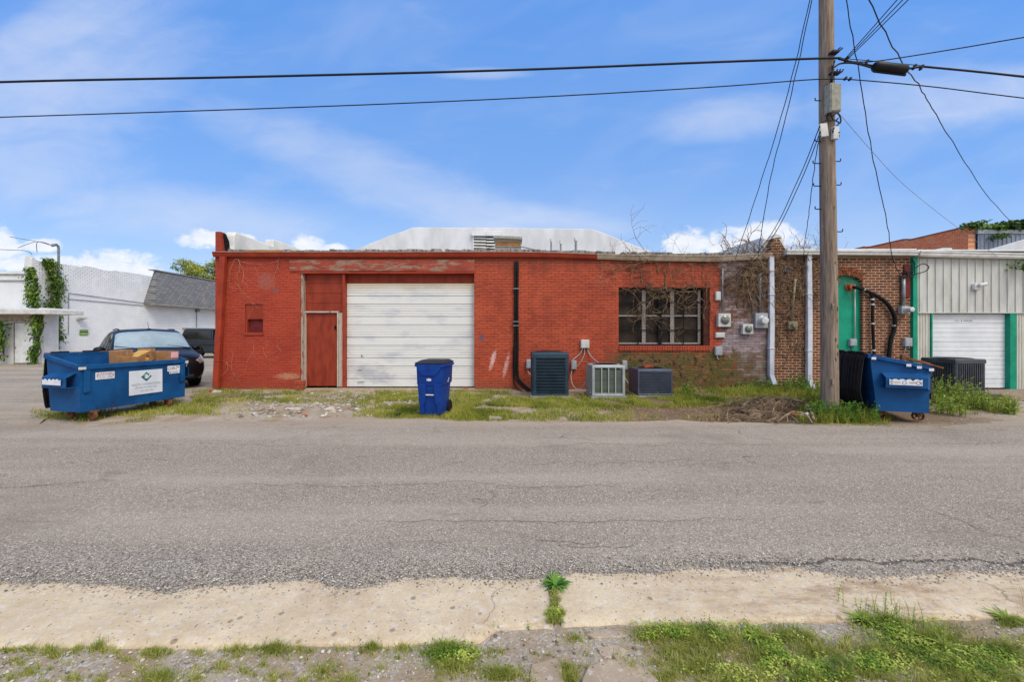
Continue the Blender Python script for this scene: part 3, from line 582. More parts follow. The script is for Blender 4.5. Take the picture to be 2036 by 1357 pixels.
def soil():
    m, nt, bs = base_mat('gravelly_soil'); p = pos_co(nt); sp = nd(nt, 'ShaderNodeSeparateXYZ', {0: p}); x, y, z = sp.outputs; k = .84
    n = noisev(nt, p, 1.6, 7, .7); f = noisev(nt, p, 34, 6, .75)
    c = mixc(nt, ramp(nt, n, .38, .62), s(184, 167, 146, k), s(162, 141, 116, k))
    v = nd(nt, 'ShaderNodeTexVoronoi', {'Vector': p, 'Scale': 70.0}); g = nd(nt, 'ShaderNodeSeparateColor', {0: v.outputs[1]}).outputs
    c = mixc(nt, mth(nt, 'MULTIPLY', ramp(nt, g[0], .45, .8), ramp(nt, n, .60, .42)), c, mixc(nt, g[1], s(150, 144, 138, k), s(206, 202, 198, k)))
    c = mixc(nt, mth(nt, 'MULTIPLY', ramp(nt, f, .5, .75), .5), c, s(112, 92, 74, k))
    br = mth(nt, 'MULTIPLY', ramp(nt, x, 1.6, 2.4), mth(nt, 'MULTIPLY', ramp(nt, y, 6.4, 7.0), ramp(nt, x, 9.5, 7.5)))
    c = mixc(nt, mth(nt, 'MULTIPLY', br, .75), c, mixc(nt, ramp(nt, f, .35, .7), s(124, 98, 74, k), s(84, 64, 48, k)))
    setb(nt, bs, c, .95, 0, mth(nt, 'ADD', f, mth(nt, 'MULTIPLY', mth(nt, 'SUBTRACT', 1.0, v.outputs[0]), .5)), .6, .015, .1); return m
M['soil'] = soil()
M['gravel'] = leaf_mat('loose_stones', [s(112, 105, 97, .8), s(180, 169, 155, .8), s(222, 213, 199, .8)], .9, 0.0)
M['rubble'] = leaf_mat('pale_rubble', [s(130, 112, 94, .75), s(182, 168, 152, .75), s(216, 208, 198, .8)], .9, 0.0)
# ---------------------------------------------------------------- ground, lane, lot, concrete
def fbm(x, y, sc_, seed=0.0): return mnoise.fractal(Vector((x * sc_, y * sc_, seed)), 1.0, 2.0, 4)
def sstep(a, b, t):
    t = max(0.0, min(1.0, (t - a) / (b - a))); return t * t * (3 - 2 * t)
def pxline(pts):
    """photo polyline on the ground -> sorted (x, y) list; interpolated in x"""
    q = sorted([(GD(*p).x, GD(*p).y) for p in pts]); xs = [a for a, b in q]; ys = [b for a, b in q]
    return lambda x: float(np.interp(x, xs, ys))
near_edge = pxline([(-300, 1158), (0, 1160), (60, 1160), (130, 1162), (250, 1165), (290, 1174), (330, 1184), (380, 1173), (440, 1165), (520, 1163), (590, 1156), (625, 1150), (655, 1168), (700, 1171), (760, 1161),
                    (810, 1151), (900, 1150), (1000, 1155), (1060, 1156), (1130, 1141), (1200, 1140), (1300, 1142), (1400, 1131), (1500, 1134), (1560, 1130), (1620, 1138), (1700, 1149), (1800, 1148), (1900, 1139), (2036, 1140), (2300, 1140)])
far_edge = pxline([(-400, 842), (60, 842), (190, 848), (420, 836), (560, 839), (700, 829), (830, 831), (900, 836), (1060, 841), (1200, 839), (1350, 836), (1440, 839), (1540, 843), (1620, 846), (1700, 851), (1850, 849), (2036, 836), (2400, 832)])
strip_near = pxline([(-200, 1288), (0, 1286), (300, 1283), (600, 1284), (700, 1281), (760, 1283), (860, 1279), (950, 1276), (985, 1252), (1120, 1246), (1200, 1241), (1360, 1240), (1700, 1233), (2036, 1226), (2300, 1222)])
def near_j(x): return near_edge(x) + .030 * fbm(x, 0, 3.0, 3.1) + .012 * fbm(x, 0, 18.0, 9.1)
def far_j(x): return far_edge(x) + .10 * fbm(x, 0, 1.6, 5.1) + .05 * fbm(x, 0, 8.0, 1.1)
def gh(x, y):
    """height of the soil"""
    h = .010 * fbm(x, y, 1.6) + .006 * fbm(x, y, 7.0)
    lane = sstep(2.02, 2.12, y) * (1 - sstep(6.95, 7.5, y))
    lot = 1 - sstep(-8.9, -8.2, x)
    front = 1 - sstep(1.98, 2.10, y)
    h = h * (1 - max(lane, lot * sstep(6.5, 7.3, y))) - .02 * lane - .02 * lot * (1 - front) - .022 * front
    apr = sstep(11.2, 11.8, x) * sstep(6.9, 7.3, y); h = h * (1 - apr) - .02 * apr
    return h
def grid_mesh(name, xs, ys, hf, m, **kw):
    nx, ny = len(xs), len(ys); o = MB()
    o.v = [(x, y, hf(x, y)) for y in ys for x in xs]
    o.f = [(j * nx + i, j * nx + i + 1, (j + 1) * nx + i + 1, (j + 1) * nx + i) for j in range(ny - 1) for i in range(nx - 1)]; o.m = [0] * len(o.f)
    return o.build(name, m, **kw)
fx = lambda a, b, d: list(np.arange(a, b, d))
g = grid_mesh('ground', [-600, -200, -60, -30, -20] + fx(-15, 15.01, .12) + [20, 30, 60, 200, 600], [-300, -40, -5, 0] + fx(1.0, 2.2, .05) + fx(2.25, 6.8, .35) + fx(6.85, 10.8, .09) + [12, 20, 40, 80, 200, 700],
              lambda x, y: gh(x, y) if abs(x) < 16 and .9 < y < 11 else -.03, M['soil'], smooth=True); tag(g, kind='structure')
def make_road():
    o = MB(); xs = [-70, -40, -25, -16] + fx(-12, 12.01, .05) + [16, 25, 40, 70]
    K = 14; V = []
    for x in xs:
        a, b = near_j(x), far_j(x)
        V.append((x, a - .004, -.006)); V.append((x, a, .006))
        for k in range(1, K + 1):
            t = k / K; y = a + (b - a) * t
            V.append((x, y, .014 + .012 * math.sin(PI * min(1, t * 1.02)) - (.018 if k == K else 0)))
    n = K + 2
    o.v = V; o.f = [(i * n + j, (i + 1) * n + j, (i + 1) * n + j + 1, i * n + j + 1) for i in range(len(xs) - 1) for j in range(n - 1)]; o.m = [0] * len(o.f)
    r = o.build('road', M['asphalt'], smooth=True); tag(r, kind='structure')
make_road()
o = MB()
pts = [(-70, 5.8), (-8.3, 5.8), (-7.75, 6.5), (-8.3, 7.1), (-8.7, 8.2), (-8.25, 9.6), (-8.1, 10.4), (-8.15, 30), (-8.2, 75), (-70, 75)]
o.add([(x, y, .004) for x, y in pts], [tuple(range(len(pts)))]); tag(o.build('parking_lot', M['lot']), kind='structure')
# tan concrete edging in two pours with a weedy gap
def curb(x0, x1, name):
    o = MB(); xs = [x for x in ([-40, -20] + fx(-8, 8.01, .04) + [20, 40]) if x0 <= x <= x1]; xs = [x0] + xs + [x1]
    V = []
    for x in xs:
        a = strip_near(x) + .010 * fbm(x, 0, 6.0, 2.2) + .006 * fbm(x, 0, 22.0, 2.9); b = near_j(x) + .12
        rows = [a + .002, a + .006, a + .03] + [a + .03 + (b - a - .03) * k / 6 for k in range(1, 7)]
        for k, y in enumerate(rows):
            z = (-.05, -.012, -.003)[k] if k < 3 else .001 + .003 * fbm(x, y, 4.0)
            V.append((x, y, z))
    n = 9; o.v = V; o.f = [(i * n + j, (i + 1) * n + j, (i + 1) * n + j + 1, i * n + j + 1) for i in range(len(xs) - 1) for j in range(n - 1)]; o.m = [0] * len(o.f)
    for side, i in ((0, 0), (1, len(xs) - 1)):
        base = len(o.v); o.v += [(xs[i], V[i * n + j][1], -.06) for j in range(n)]
        for j in range(n - 1): o.f.append((i * n + j, i * n + j + 1, base + j + 1, base + j)); o.m.append(0)
    return tag(o.build(name, M['curb'], smooth=True), kind='structure')
gapx = GD(1103, 1210).x
curb(-40, gapx - .022, 'kerb'); curb(gapx + .022, 40, 'kerb')
def slab(pts, z, name='pavement', m='slab', d=.05):
    q = []
    w = [GD(*p) for p in pts]
    for i in range(len(w)):
        a, b = w[i], w[(i + 1) % len(w)]; k = max(1, int((b - a).length / .03))
        for t in range(k):
            c = a.lerp(b, t / k); q.append((c.x + .008 * fbm(c.x, c.y, 14, 1), c.y + .008 * fbm(c.x, c.y, 14, 5)))
    o = MB(); o.prism(q, z - d, z, 'z'); return tag(o.build(name, M[m], bevel=.006), kind='structure')
slab([(1058, 1318), (1105, 1306), (1118, 1325), (1120, 1420), (1040, 1420)], -.004)
slab([(1168, 1322), (1215, 1310), (1262, 1318), (1300, 1340), (1340, 1420), (1150, 1420), (1158, 1350)], -.002)
slab([(1186, 1284), (1225, 1276), (1246, 1288), (1240, 1300), (1200, 1304)], -.012)
slab([(1158, 1250), (1236, 1247), (1250, 1262), (1180, 1264)], -.012)
# concrete apron in front of the roll-up door at the right
o = MB(); pts = [(11.15, 10.62), (11.3, 9.0), (11.55, 7.9), (11.9, 7.25), (30, 7.0), (30, 10.62)]
o.prism(pts, -.05, .012, 'z'); tag(o.build('driveway', M['apron'], bevel=.01), kind='structure')
# door sill slab of the red building
o = MB(); o.box(wx(596), 10.42, -.05, wx(944), 10.72, .035); o.box(wx(690), 10.25, -.05, wx(800), 10.42, .012)
tag(o.build('pavement', M['slab'], bevel=.012), kind='structure')

def scatter_stones(name, pts, sizes, m, flat=.6):
    """one mesh of many little angular stones"""
    n = len(pts)
    base = np.array([(1, 0, 0), (-1, 0, 0), (0, 1, 0), (0, -1, 0), (0, 0, 1), (0, 0, -.6), (.6, .6, .4), (-.6, .5, .5), (.5, -.6, .5), (-.5, -.6, .3)], float)
    faces = [(0, 6, 8), (0, 2, 6), (2, 7, 6), (2, 1, 7), (1, 9, 7), (1, 3, 9), (3, 8, 9), (3, 0, 8), (6, 4, 8), (6, 7, 4), (7, 9, 4), (9, 8, 4)]
    nb = len(base); nf = len(faces)
    P_ = np.array(pts, float); S_ = np.array(sizes, float)
    V = base[None] * (1 + NPR.uniform(-.3, .3, (n, nb, 1))); an = NPR.uniform(0, 2 * PI, n); c, s_ = np.cos(an)[:, None], np.sin(an)[:, None]
    asp = NPR.uniform(.6, 1.0, (n, 1)); X = V[:, :, 0]; Y = V[:, :, 1] * asp; Z = V[:, :, 2] * flat
    V = np.stack([X * c - Y * s_, X * s_ + Y * c, Z], -1) * S_[:, None, None] + P_[:, None, :]
    Fc = np.array(faces)[None] + (np.arange(n) * nb)[:, None, None]
    return raw_mesh(name, V.reshape(-1, 3), Fc.reshape(-1, 3), m, np.repeat(NPR.uniform(0, 1, n), nb))
def raw_mesh(name, V, Fc, m, tint=None, parent=None):
    me = bpy.data.meshes.new(name); k = Fc.shape[1]
    me.vertices.add(len(V)); me.vertices.foreach_set('co', np.ascontiguousarray(V, np.float32).ravel())
    me.loops.add(Fc.size); me.loops.foreach_set('vertex_index', np.ascontiguousarray(Fc, np.int32).ravel())
    me.polygons.add(len(Fc)); me.polygons.foreach_set('loop_start', np.arange(0, Fc.size, k, dtype=np.int32))
    me.update(calc_edges=True); me.validate()
    if tint is not None:
        at = me.attributes.new('tint', 'FLOAT', 'POINT'); at.data.foreach_set('value', np.ascontiguousarray(tint, np.float32))
    me.materials.append(m); o = bpy.data.objects.new(name, me); COL.objects.link(o)
    if parent is not None: o.parent = parent
    return o
# loose stones along the crumbled edge of the asphalt and in the near soil
pts, sz = [], []
for i in range(5200):
    x = random.uniform(-3.6, 3.6); e = near_j(x); y = e + abs(random.gauss(0, .09)) - .015 if random.random() < .75 else e - abs(random.gauss(0, .05))
    r = random.choice((.003, .004, .005, .006, .008)); pts.append((x, y, (.016 if y > e else .003) + .001)); sz.append(r)
for i in range(3000):
    x = random.uniform(-2.6, 1.2) if random.random() < .85 else random.uniform(1.2, 2.6); y = random.uniform(1.62, strip_near(x) - .01)
    r = random.choice((.002, .003, .003, .004, .005, .007, .010)) * random.uniform(.8, 1.3); pts.append((x, y, gh(x, y) + r * .2)); sz.append(r)
st = scatter_stones('gravel', pts, sz, M['gravel']); tag(st, kind='stuff')
# broken pale rubble in front of the doors and along the verge
pts, sz = [], []
for i in range(1700):
    px, py = random.uniform(470, 850), random.uniform(779, 829)
    if fbm(px * .02, py * .06, 1.0, 4) < -.12: continue
    g_ = GD(px, py); r = random.choice((.012, .02, .03, .045, .06)) * random.uniform(.6, 1.1); pts.append((g_.x, g_.y, gh(g_.x, g_.y) + r * .12)); sz.append(r)
for i in range(500):
    px = random.uniform(380, 2030); g_ = GD(px, random.uniform(790, 846)); r = random.uniform(.006, .022); pts.append((g_.x, g_.y, gh(g_.x, g_.y) + r * .3)); sz.append(r)
st = scatter_stones('rubble', pts, sz, M['rubble'], .45); tag(st, kind='stuff')
def rock(px, py, w, h, d, label, m='stone', cat='rock', name='rock', group=None, seed=0):
    g_ = GD(px, py); bm = bmesh.new(); bmesh.ops.create_icosphere(bm, subdivisions=3, radius=1)
    for v in bm.verts:
        k = 1 + .34 * mnoise.fractal(v.co * 1.3 + Vector((seed * 7.1, 0, 0)), 1, 2, 4); v.co = Vector((v.co.x * w * k, v.co.y * d * k, v.co.z * h * k))
        v.co.z = max(v.co.z, -h * .35)
    me = bpy.data.meshes.new(name); bm.to_mesh(me); bm.free(); me.materials.append(M[m]); o = bpy.data.objects.new(name, me); COL.objects.link(o)
    o.location = (g_.x, g_.y, gh(g_.x, g_.y) + h * .30); tag(o, label, cat, group); return o
rock(655, 820, .12, .07, .08, 'largest white limestone chunk at the road edge before the garage door', seed=1)
rock(629, 808, .07, .06, .05, 'small bright white stone just behind the largest limestone chunk', seed=2)
rock(586, 816, .13, .04, .08, 'flat pale stone lying beside the white limestone chunk', seed=3)
rock(432, 783, .11, .06, .08, 'pale rounded stone at the foot of the red downspout', seed=4)
rock(606, 828, .05, .03, .04, 'brown stone on the sandy patch at the road edge', 'brick_loose', seed=5)
rock(535, 830, .04, .03, .03, 'small tan stone at the western end of the sandy patch', seed=6)
# ---------------------------------------------------------------- buildings
def wall_grid(o, x0, x1, z0, z1, y, holes, depth=.25, mi=0, mi_rev=0):
    xs = sorted({x0, x1} | {h[0] for h in holes} | {h[1] for h in holes}); zs = sorted({z0, z1} | {h[2] for h in holes} | {h[3] for h in holes})
    for i in range(len(xs) - 1):
        for j in range(len(zs) - 1):
            cx, cz = (xs[i] + xs[i + 1]) / 2, (zs[j] + zs[j + 1]) / 2
            if any(h[0] < cx < h[1] and h[2] < cz < h[3] for h in holes): continue
            o.quad((xs[i], y, zs[j]), (xs[i + 1], y, zs[j]), (xs[i + 1], y, zs[j + 1]), (xs[i], y, zs[j + 1]), mi)
    for (a, b, c, d) in holes:
        o.quad((a, y, c), (a, y, d), (a, y + depth, d), (a, y + depth, c), mi_rev); o.quad((b, y, d), (b, y, c), (b, y + depth, c), (b, y + depth, d), mi_rev)
        o.quad((a, y, d), (b, y, d), (b, y + depth, d), (a, y + depth, d), mi_rev); o.quad((b, y, c), (a, y, c), (a, y + depth, c), (b, y + depth, c), mi_rev)
    o.quad((x1, y + depth + .2, z0), (x0, y + depth + .2, z0), (x0, y + depth + .2, z1), (x1, y + depth + .2, z1), mi)
    o.quad((x0, y, z1), (x1, y, z1), (x1, y + depth + .2, z1), (x0, y + depth + .2, z1), mi)
    o.quad((x0, y, z0), (x0, y, z1), (x0, y + depth + .2, z1), (x0, y + depth + .2, z0), mi); o.quad((x1, y, z1), (x1, y, z0), (x1, y + depth + .2, z0), (x1, y + depth + .2, z1), mi)

def red_building():
    b = thing('brick_building', 'long low red painted brick building with a white overhead garage door', 'building', (-.5, WY, 0))
    XL, XR = wx(428), wx(1527)
    GA = (wx(597), wx(943), 0.0, wz(541)); SW = (wx(487), wx(523), wz(662), wz(605)); BW = (wx(1230), wx(1411), wz(688), wz(572))
    o = MB(); wall_grid(o, XL, XR, -.3, 3.555, WY, [(GA[0], GA[1], -.3, GA[3]), SW, BW], .24)
    w = o.build('wall', M['red_brick'], b)
    # window sill of bricks on edge
    sm = MB(); x = wx(1231); i = 0
    while x < wx(1410):
        d = .068 + random.uniform(-.006, .006); sm.box(x, WY - .028 - random.uniform(0, .008), wz(698), x + d - .011, WY + .05, wz(688.5)); x += d
    sm.box(wx(1231), WY - .012, wz(697.5), wx(1410), WY + .04, wz(689))
    sm.build('window_sill', M['red_brick_plain'], b, bevel=.005)
    # side walls and the coated parapet
    o = MB(); ytop = [(WY + .34, 4.24), (11.6, 4.24), (12.55, 4.22), (12.6, 4.22), (17.1, 4.4)]
    o.box(XL, WY + .44, -.3, XL + .25, 17.1, 3.4); o.build('wall', M['red_brick_side'], b)
    o = MB()      # brick pier end of the parapet, broken open on its inner side
    prof = [(XL, 3.556), (XL + .30, 3.556), (XL + .285, 3.59), (XL + .235, 3.64), (XL + .215, 3.72), (XL + .18, 3.80), (XL + .165, 3.92), (XL + .15, 4.02), (XL + .14, 4.10), (XL + .135, 4.24), (XL, 4.24)]
    o.prism(prof, WY + .004, WY + .30, 'y'); pier = o.build('parapet_pier', M['red_brick'], b)
    o = MB()      # dark torn roofing and loose bricks in the broken end
    prof = [(XL + .30, 3.50), (XL + .44, 3.50), (XL + .40, 3.62), (XL + .33, 3.70), (XL + .30, 3.86), (XL + .28, 4.02), (XL + .20, 4.20), (XL + .14, 4.22), (XL + .16, 4.0), (XL + .18, 3.82), (XL + .23, 3.66)]
    o.prism(prof, WY + .10, WY + .20, 'y'); o.build('torn_roofing', M['black_rubber'], b)
    o = MB()
    for i in range(10): 
        zz = 3.50 + i * .022; o.obox(Matrix.Translation((XL + .36 + random.uniform(-.06, .05) - i * .008, WY + .06 + random.uniform(0, .05), zz)) @ Matrix.Rotation(random.uniform(-.5, .5), 4, 'Z') @ Matrix.Rotation(random.uniform(-.3, .3), 4, 'Y'), .11, .07, .04)
    o.build('broken_bricks', M['brick_loose'], b, bevel=.004)
    o = MB()      # white coated parapet running back
    o.prism([(WY + .12, 3.45), (WY + .10, 3.7), (WY + .13, 3.9), (WY + .12, 4.16), (WY + .2, 4.28), (12.6, 4.26), (12.62, 4.48), (13.0, 4.5), (17.1, 4.5), (17.1, 3.0), (WY + .3, 3.0)], XL + .135, XL + .42, 'x')
    o.build('parapet', M['stucco_side'], b, bevel=.03)
    o = MB(); o.box(XL + .25, WY + .44, 3.30, XR, 17.1, 3.42); o.build('roof', M['roof'], b)
    # worn edge of the roof, above the gutter
    path = [(428, 503, 512), (700, 503.5, 512.5), (1000, 503, 512.5), (1100, 504.5, 513.5), (1185, 507.5, 516.5), (1300, 509.5, 520), (1430, 510.5, 521), (1531, 505, 515.5)]
    gx = [wx(p[0]) for p in path]; gt = [wz(p[1]) for p in path]; gb = [wz(p[2]) for p in path]
    top = lambda x: float(np.interp(x, gx, gt)); bot = lambda x: float(np.interp(x, gx, gb))
    o = MB(); x = wx(457)
    while x < wx(1455):
        d = random.choice((.05, .09, .16, .25, .4)) * random.uniform(.7, 1.2); hh = random.uniform(.075, .105)
        if random.random() > .05:
            mi = 1 if (wx(490) < x < wx(560) or wx(580) < x < wx(592)) and random.random() < .75 else 0
            lo = top(x) - .06 if x > wx(950) else wz(504)
            t0, t1 = lo + hh * random.uniform(.8, 1.1), lo + hh * random.uniform(.8, 1.1); y0 = WY - .07 + random.uniform(-.015, .02)
            if x > wx(950): t0 += .055; t1 += .055
            o.add([(x, y0, lo), (x + d - .008, y0, lo), (x + d - .008, WY + .3, lo), (x, WY + .3, lo), (x, y0, t0), (x + d - .008, y0, t1), (x + d - .008, WY + .3, t1), (x, WY + .3, t0)],
                  [(3, 2, 1, 0), (4, 5, 6, 7), (0, 1, 5, 4), (1, 2, 6, 5), (2, 3, 7, 6), (3, 0, 4, 7)], mi)
        x += d
    o.build('roof_edge', [M['shingle_edge'], M['ochre']], b)
    # fascia board and gutter (red to about px 1185, bare cream beyond)
    for nm, a, z, m in (('gutter', 428, 1186, 'red_trim'), ('gutter', 1186, 1531, 'cream_gutter')):
        xs = [wx(a)] + [x for x in np.arange(wx(a) + .25, wx(z) - .1, .25)] + [wx(z)]
        wb = lambda x: .008 * fbm(x, 0, .9, 3)
        o = MB(); n = 7; V = []
        for x in xs:
            t, bt = top(x) + wb(x), bot(x) + wb(x); y = WY - .003
            V += [(x, y, t), (x, y - .125, t), (x, y - .125, t - .022), (x, y - .11, t - .03), (x, y - .10, t - .075), (x, y - .075, bt), (x, y, bt)]
        o.v = V; o.f = [(i * n + j, (i + 1) * n + j, (i + 1) * n + (j + 1) % n, i * n + (j + 1) % n) for i in range(len(xs) - 1) for j in range(n)] + [tuple(range(n)), tuple(range(len(V) - 1, len(V) - n - 1, -1))]; o.m = [0] * len(o.f)
        o.build(nm, M[m], b)
    o = MB(); xs = list(np.arange(wx(430), wx(1531), .3)); n = 4     # pale drip flashing on the gutter
    for x in xs: t = top(x); o.v += [(x, WY - .13, t + .001), (x, WY - .13, t + .012), (x, WY + .1, t + .02), (x, WY + .1, t + .003)]
    o.f = [(i * n + j, (i + 1) * n + j, (i + 1) * n + (j + 1) % n, i * n + (j + 1) % n) for i in range(len(xs) - 1) for j in range(n)]; o.m = [0] * len(o.f)
    o.build('flashing', M['cream_gutter'], b)
    # leaning red downspout
    o = MB(); a = Vector((wx(449), WY - .09, wz(512))); c = Vector((wx(435.5), WY - .10, .06))
    for p, q in ((a, a.lerp(c, .8)), (a.lerp(c, .803), c)):
        d = .058; V = []
        for t in (p, q): V += [(t.x - d * 1.25, t.y - d, t.z), (t.x + d * 1.25, t.y - d, t.z), (t.x + d * 1.25, t.y + d, t.z), (t.x - d * 1.25, t.y + d, t.z)]
        o.add(V, [(3, 2, 1, 0), (4, 5, 6, 7), (0, 1, 5, 4), (1, 2, 6, 5), (2, 3, 7, 6), (3, 0, 4, 7)]); 
    t = a.lerp(c, .8); o.box(t.x - .082, t.y - .068, t.z - .006, t.x + .082, t.y + .068, t.z + .012)
    o.build('downspout', M['red_trim'], b, bevel=.012)
    # lintel board over the openings, in three lapped lengths
    o = MB(); z0, z1 = wz(540), wz(517)
    for (a, c, dz, dy) in ((577, 690, 0, 0), (690, 828, .006, .006), (828, 943.5, -.004, .003)):
        o.box(wx(a) + .002, WY - .035 - dy, z0 + dz, wx(c), WY + .10, z1 - .01)
    o.build('lintel', M['peel_lintel'], b, bevel=.006)
    o = MB(); o.box(wx(598), WY - .03, wz(544), wx(943), WY + .2, wz(540.6)); o.build('lintel_trim', M['red_trim'], b)
    # infill left of the shutter: posts, boards, door
    yb = WY + .13
    o = MB()
    zz = [wz(541.5), wz(563), wz(583), wz(603), wz(621)]
    for i in range(4): o.box(wx(603), yb - .004 * (i % 2), zz[i + 1] + .006, wx(684), yb + .05, zz[i])
    o.build('board_panel', M['red_door'], b, bevel=.004)
    o = MB(); o.box(wx(597.5), WY + .01, 0.03, wx(602.5), WY + .16, wz(542)); o.build('post', M['peel_post'], b, bevel=.008)
    o = MB(); o.box(wx(680), WY + .02, 0.03, wx(684.5), WY + .2, wz(545)); o.build('post', M['red_trim'], b, bevel=.006)
    f = MB(); f.box(wx(602.8), WY + .06, 0.05, wx(604.6), yb + .06, wz(622)); f.box(wx(602.8), WY + .06, wz(622), wx(670.5), yb + .06, wz(619)); f.box(wx(668), WY + .06, 0.05, wx(670.6), yb + .06, wz(622))
    f.box(wx(670.8), WY + .09, .05, wx(680), yb + .06, wz(622)); f.build('door_frame', M['pale_wood'], b, bevel=.004)
    o = MB(); o.box(wx(604.9), yb, .07, wx(667.7), yb + .05, wz(622.6)); d = o.build('door', M['red_door'], b, bevel=.004)
    o = MB(); o.box(wx(661), yb - .012, wz(656), wx(664.6), yb + .002, wz(648)); o.lathe([(.0, -.03), (.018, -.03), (.018, .0), (.0, .0)], Matrix.Translation((wx(662.8), yb - .012, wz(651))) @ Matrix.Rotation(R(90), 4, 'X'), 12)
    o.build('handle', M['black_rubber'], d)
    o = MB(); o.box(wx(605), yb + .06, 0.0, wx(668), yb + .12, .09); o.build('threshold', M['dark_void'], b)
    # overhead door: horizontal ribbed steel
    x0, x1 = wx(684.8), wx(942); yd = WY + .17; zt = wz(562); zb = .045
    prof = []; z = zb; k = 0
    sec = (zt - zb) / 5.0
    for i in range(5):
        a = zb + i * sec
        prof += [(yd, a + .004), (yd, a + sec * .36), (yd + .030, a + sec * .375), (yd + .030, a + sec * .40), (yd, a + sec * .415)]
        for q in (.52, .64, .76, .88): prof += [(yd, a + sec * q - .012), (yd + .014, a + sec * q), (yd, a + sec * q + .012)]
        prof += [(yd, a + sec - .012), (yd + .04, a + sec - .010), (yd + .04, a + sec - .0)]
    o = MB(); n = len(prof); xs = [x0, x1]
    o.v = [(x, p[0], p[1]) for x in xs for p in prof]; o.f = [(j, n + j, n + j + 1, j + 1) for j in range(n - 1)]; o.m = [0] * len(o.f)
    gd = o.build('garage_door', M['garage'], b)
    for (px, py, w, l) in ((714.5, 708, 0, 'latch'), (712, 736, .10, 'handle'), (713, 760.5, .16, 'handle')):
        o = MB()
        if l == 'latch': o.box(wx(px) - .012, yd - .015, wz(py) - .03, wx(px) + .004, yd, wz(py) + .03); o.box(wx(px) - .01, yd - .018, wz(py) - .03, wx(px) + .05, yd - .004, wz(py) - .018)
        else: o.tube([(wx(px) - w / 2, yd, wz(py)), (wx(px) - w / 2, yd - .03, wz(py) - .01), (wx(px) + w / 2, yd - .03, wz(py) - .01), (wx(px) + w / 2, yd, wz(py))], .008, 6)
        o.build(l, M['conduit'], gd)
    o = MB(); o.box(x0, yd + .03, zt, x1, yd + .08, wz(541)); o.box(x0 - .02, yd + .03, zb - .1, x0, yd + .1, zt); o.box(x1, yd - .05, 0, wx(943.2), yd + .1, wz(545)); o.build('header', M['red_door'], b)
    o = MB(); o.box(x0, yd + .04, -.02, x1, yd + .1, .05); o.build('threshold', M['dark_void'], b)
    # small window, boarded above
    o = MB(); o.box(SW[0], WY + .03, wz(635), SW[1], WY + .09, SW[3] - .003); o.build('window_board', M['red_door'], b, bevel=.004)
    o = MB(); o.box(SW[0], WY + .11, SW[2], SW[1], WY + .16, wz(635)); o.build('window_board', M['maroon'], b)
    o = MB(); o.box(SW[0], WY + .02, SW[2], SW[0] + .045, WY + .11, wz(635)); o.box(SW[0] - .03, WY - .03, wz(667), SW[1] + .03, WY + .1, SW[2] + .004); o.build('window_sill', M['red_trim'], b, bevel=.006)
    # big window: dark panes behind expanded-metal strips and bars
    yw = WY + .14
    wn = MB(); wn.box(BW[0], yw + .04, BW[2], BW[1], yw + .05, BW[3]); wn = wn.build('window', M['dirty_glass'], b)
    o = MB(); o.box(BW[1] - .155, WY + .02, BW[2], BW[1] - .004, yw + .02, BW[3]); o.build('frame', M['dark_frame'], wn)
    o = MB()
    for px, wd in ((1283, 7.6), (1340, 7.6), (1394.5, 5)): o.box(wx(px - wd / 2), yw - .02, BW[2] + .03, wx(px + wd / 2), yw + .02, BW[3] - .05)
    for py, wd in ((628, 3.2), (683.5, 3.4)): o.box(BW[0] + .02, yw - .014, wz(py + wd / 2), wx(1397), yw + .014, wz(py - wd / 2))
    o.build('mullion', M['flat_mesh'], wn)
    o = MB()
    for py in (601, 657): o.box(BW[0], yw - .045, wz(py + 1), BW[1] - .16, yw - .025, wz(py - 1))
    for px in (1271, 1362, 1312): o.box(wx(px - .8), yw - .05, BW[2], wx(px + .8), yw - .03, BW[3])
    o.box(wx(1313), yw - .03, BW[2], wx(1319), yw + .03, BW[3]); o.box(BW[0], yw - .04, BW[2], BW[1] - .15, yw + .03, BW[2] + .035)
    o.build('grille', M['black_rubber'], wn)
    # interior things dimly behind the glass are left dark
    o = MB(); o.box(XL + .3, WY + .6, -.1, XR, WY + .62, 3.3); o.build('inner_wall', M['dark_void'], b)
    # end of the party wall on the right: coated on its near side, ragged brick core
    xr = wx(1527)
    o = MB(); pr = [(wx(1529), 3.45), (wx(1574), 3.45), (wx(1571), 3.62), (wx(1562), 3.80), (wx(1556), 3.98), (wx(1549), 4.07), (wx(1541), 4.08), (wx(1540), 3.98), (wx(1535), 3.9), (wx(1536), 3.76), (wx(1530), 3.66)]
    o.prism(pr, WY + .05, WY + .25, 'y'); o.build('parapet_pier', M['brown_brick'], b)
    o = MB(); o.prism([(WY + .26, 3.3), (WY + .22, 4.09), (WY + .3, 4.16), (17.1, 4.3), (17.1, 3.3)], wx(1527), wx(1549), 'x'); o.build('parapet', M['stucco_side'], b, bevel=.03)
    o = MB(); o.prism([(wx(1537), 4.06), (wx(1545), 4.19), (wx(1556), 4.14), (wx(1558), 4.02), (wx(1549), 4.09)], WY + .04, WY + .3, 'y')
    o.prism([(wx(1549), 4.10), (wx(1553), 4.10), (wx(1575), 3.62), (wx(1570), 3.62)], WY + .04, WY + .32, 'y'); o.build('coping', M['stucco_side'], b)
    return b
def flat_mesh_mat():
    m, nt, bs = base_mat('expanded_metal'); co = obj_co(nt)
    v = nd(nt, 'ShaderNodeTexVoronoi', {'Vector': nd(nt, 'ShaderNodeMapping', {0: co, 'Scale': (34, 1, 24)}).outputs[0], 'Scale': 1.0, 'Randomness': .2}, feature='F1')
    setb(nt, bs, mixc(nt, ramp(nt, v.outputs[0], .25, .5), s(84, 78, 74), s(168, 160, 152)), .6); return m
M['flat_mesh'] = flat_mesh_mat()
red_b = red_building()

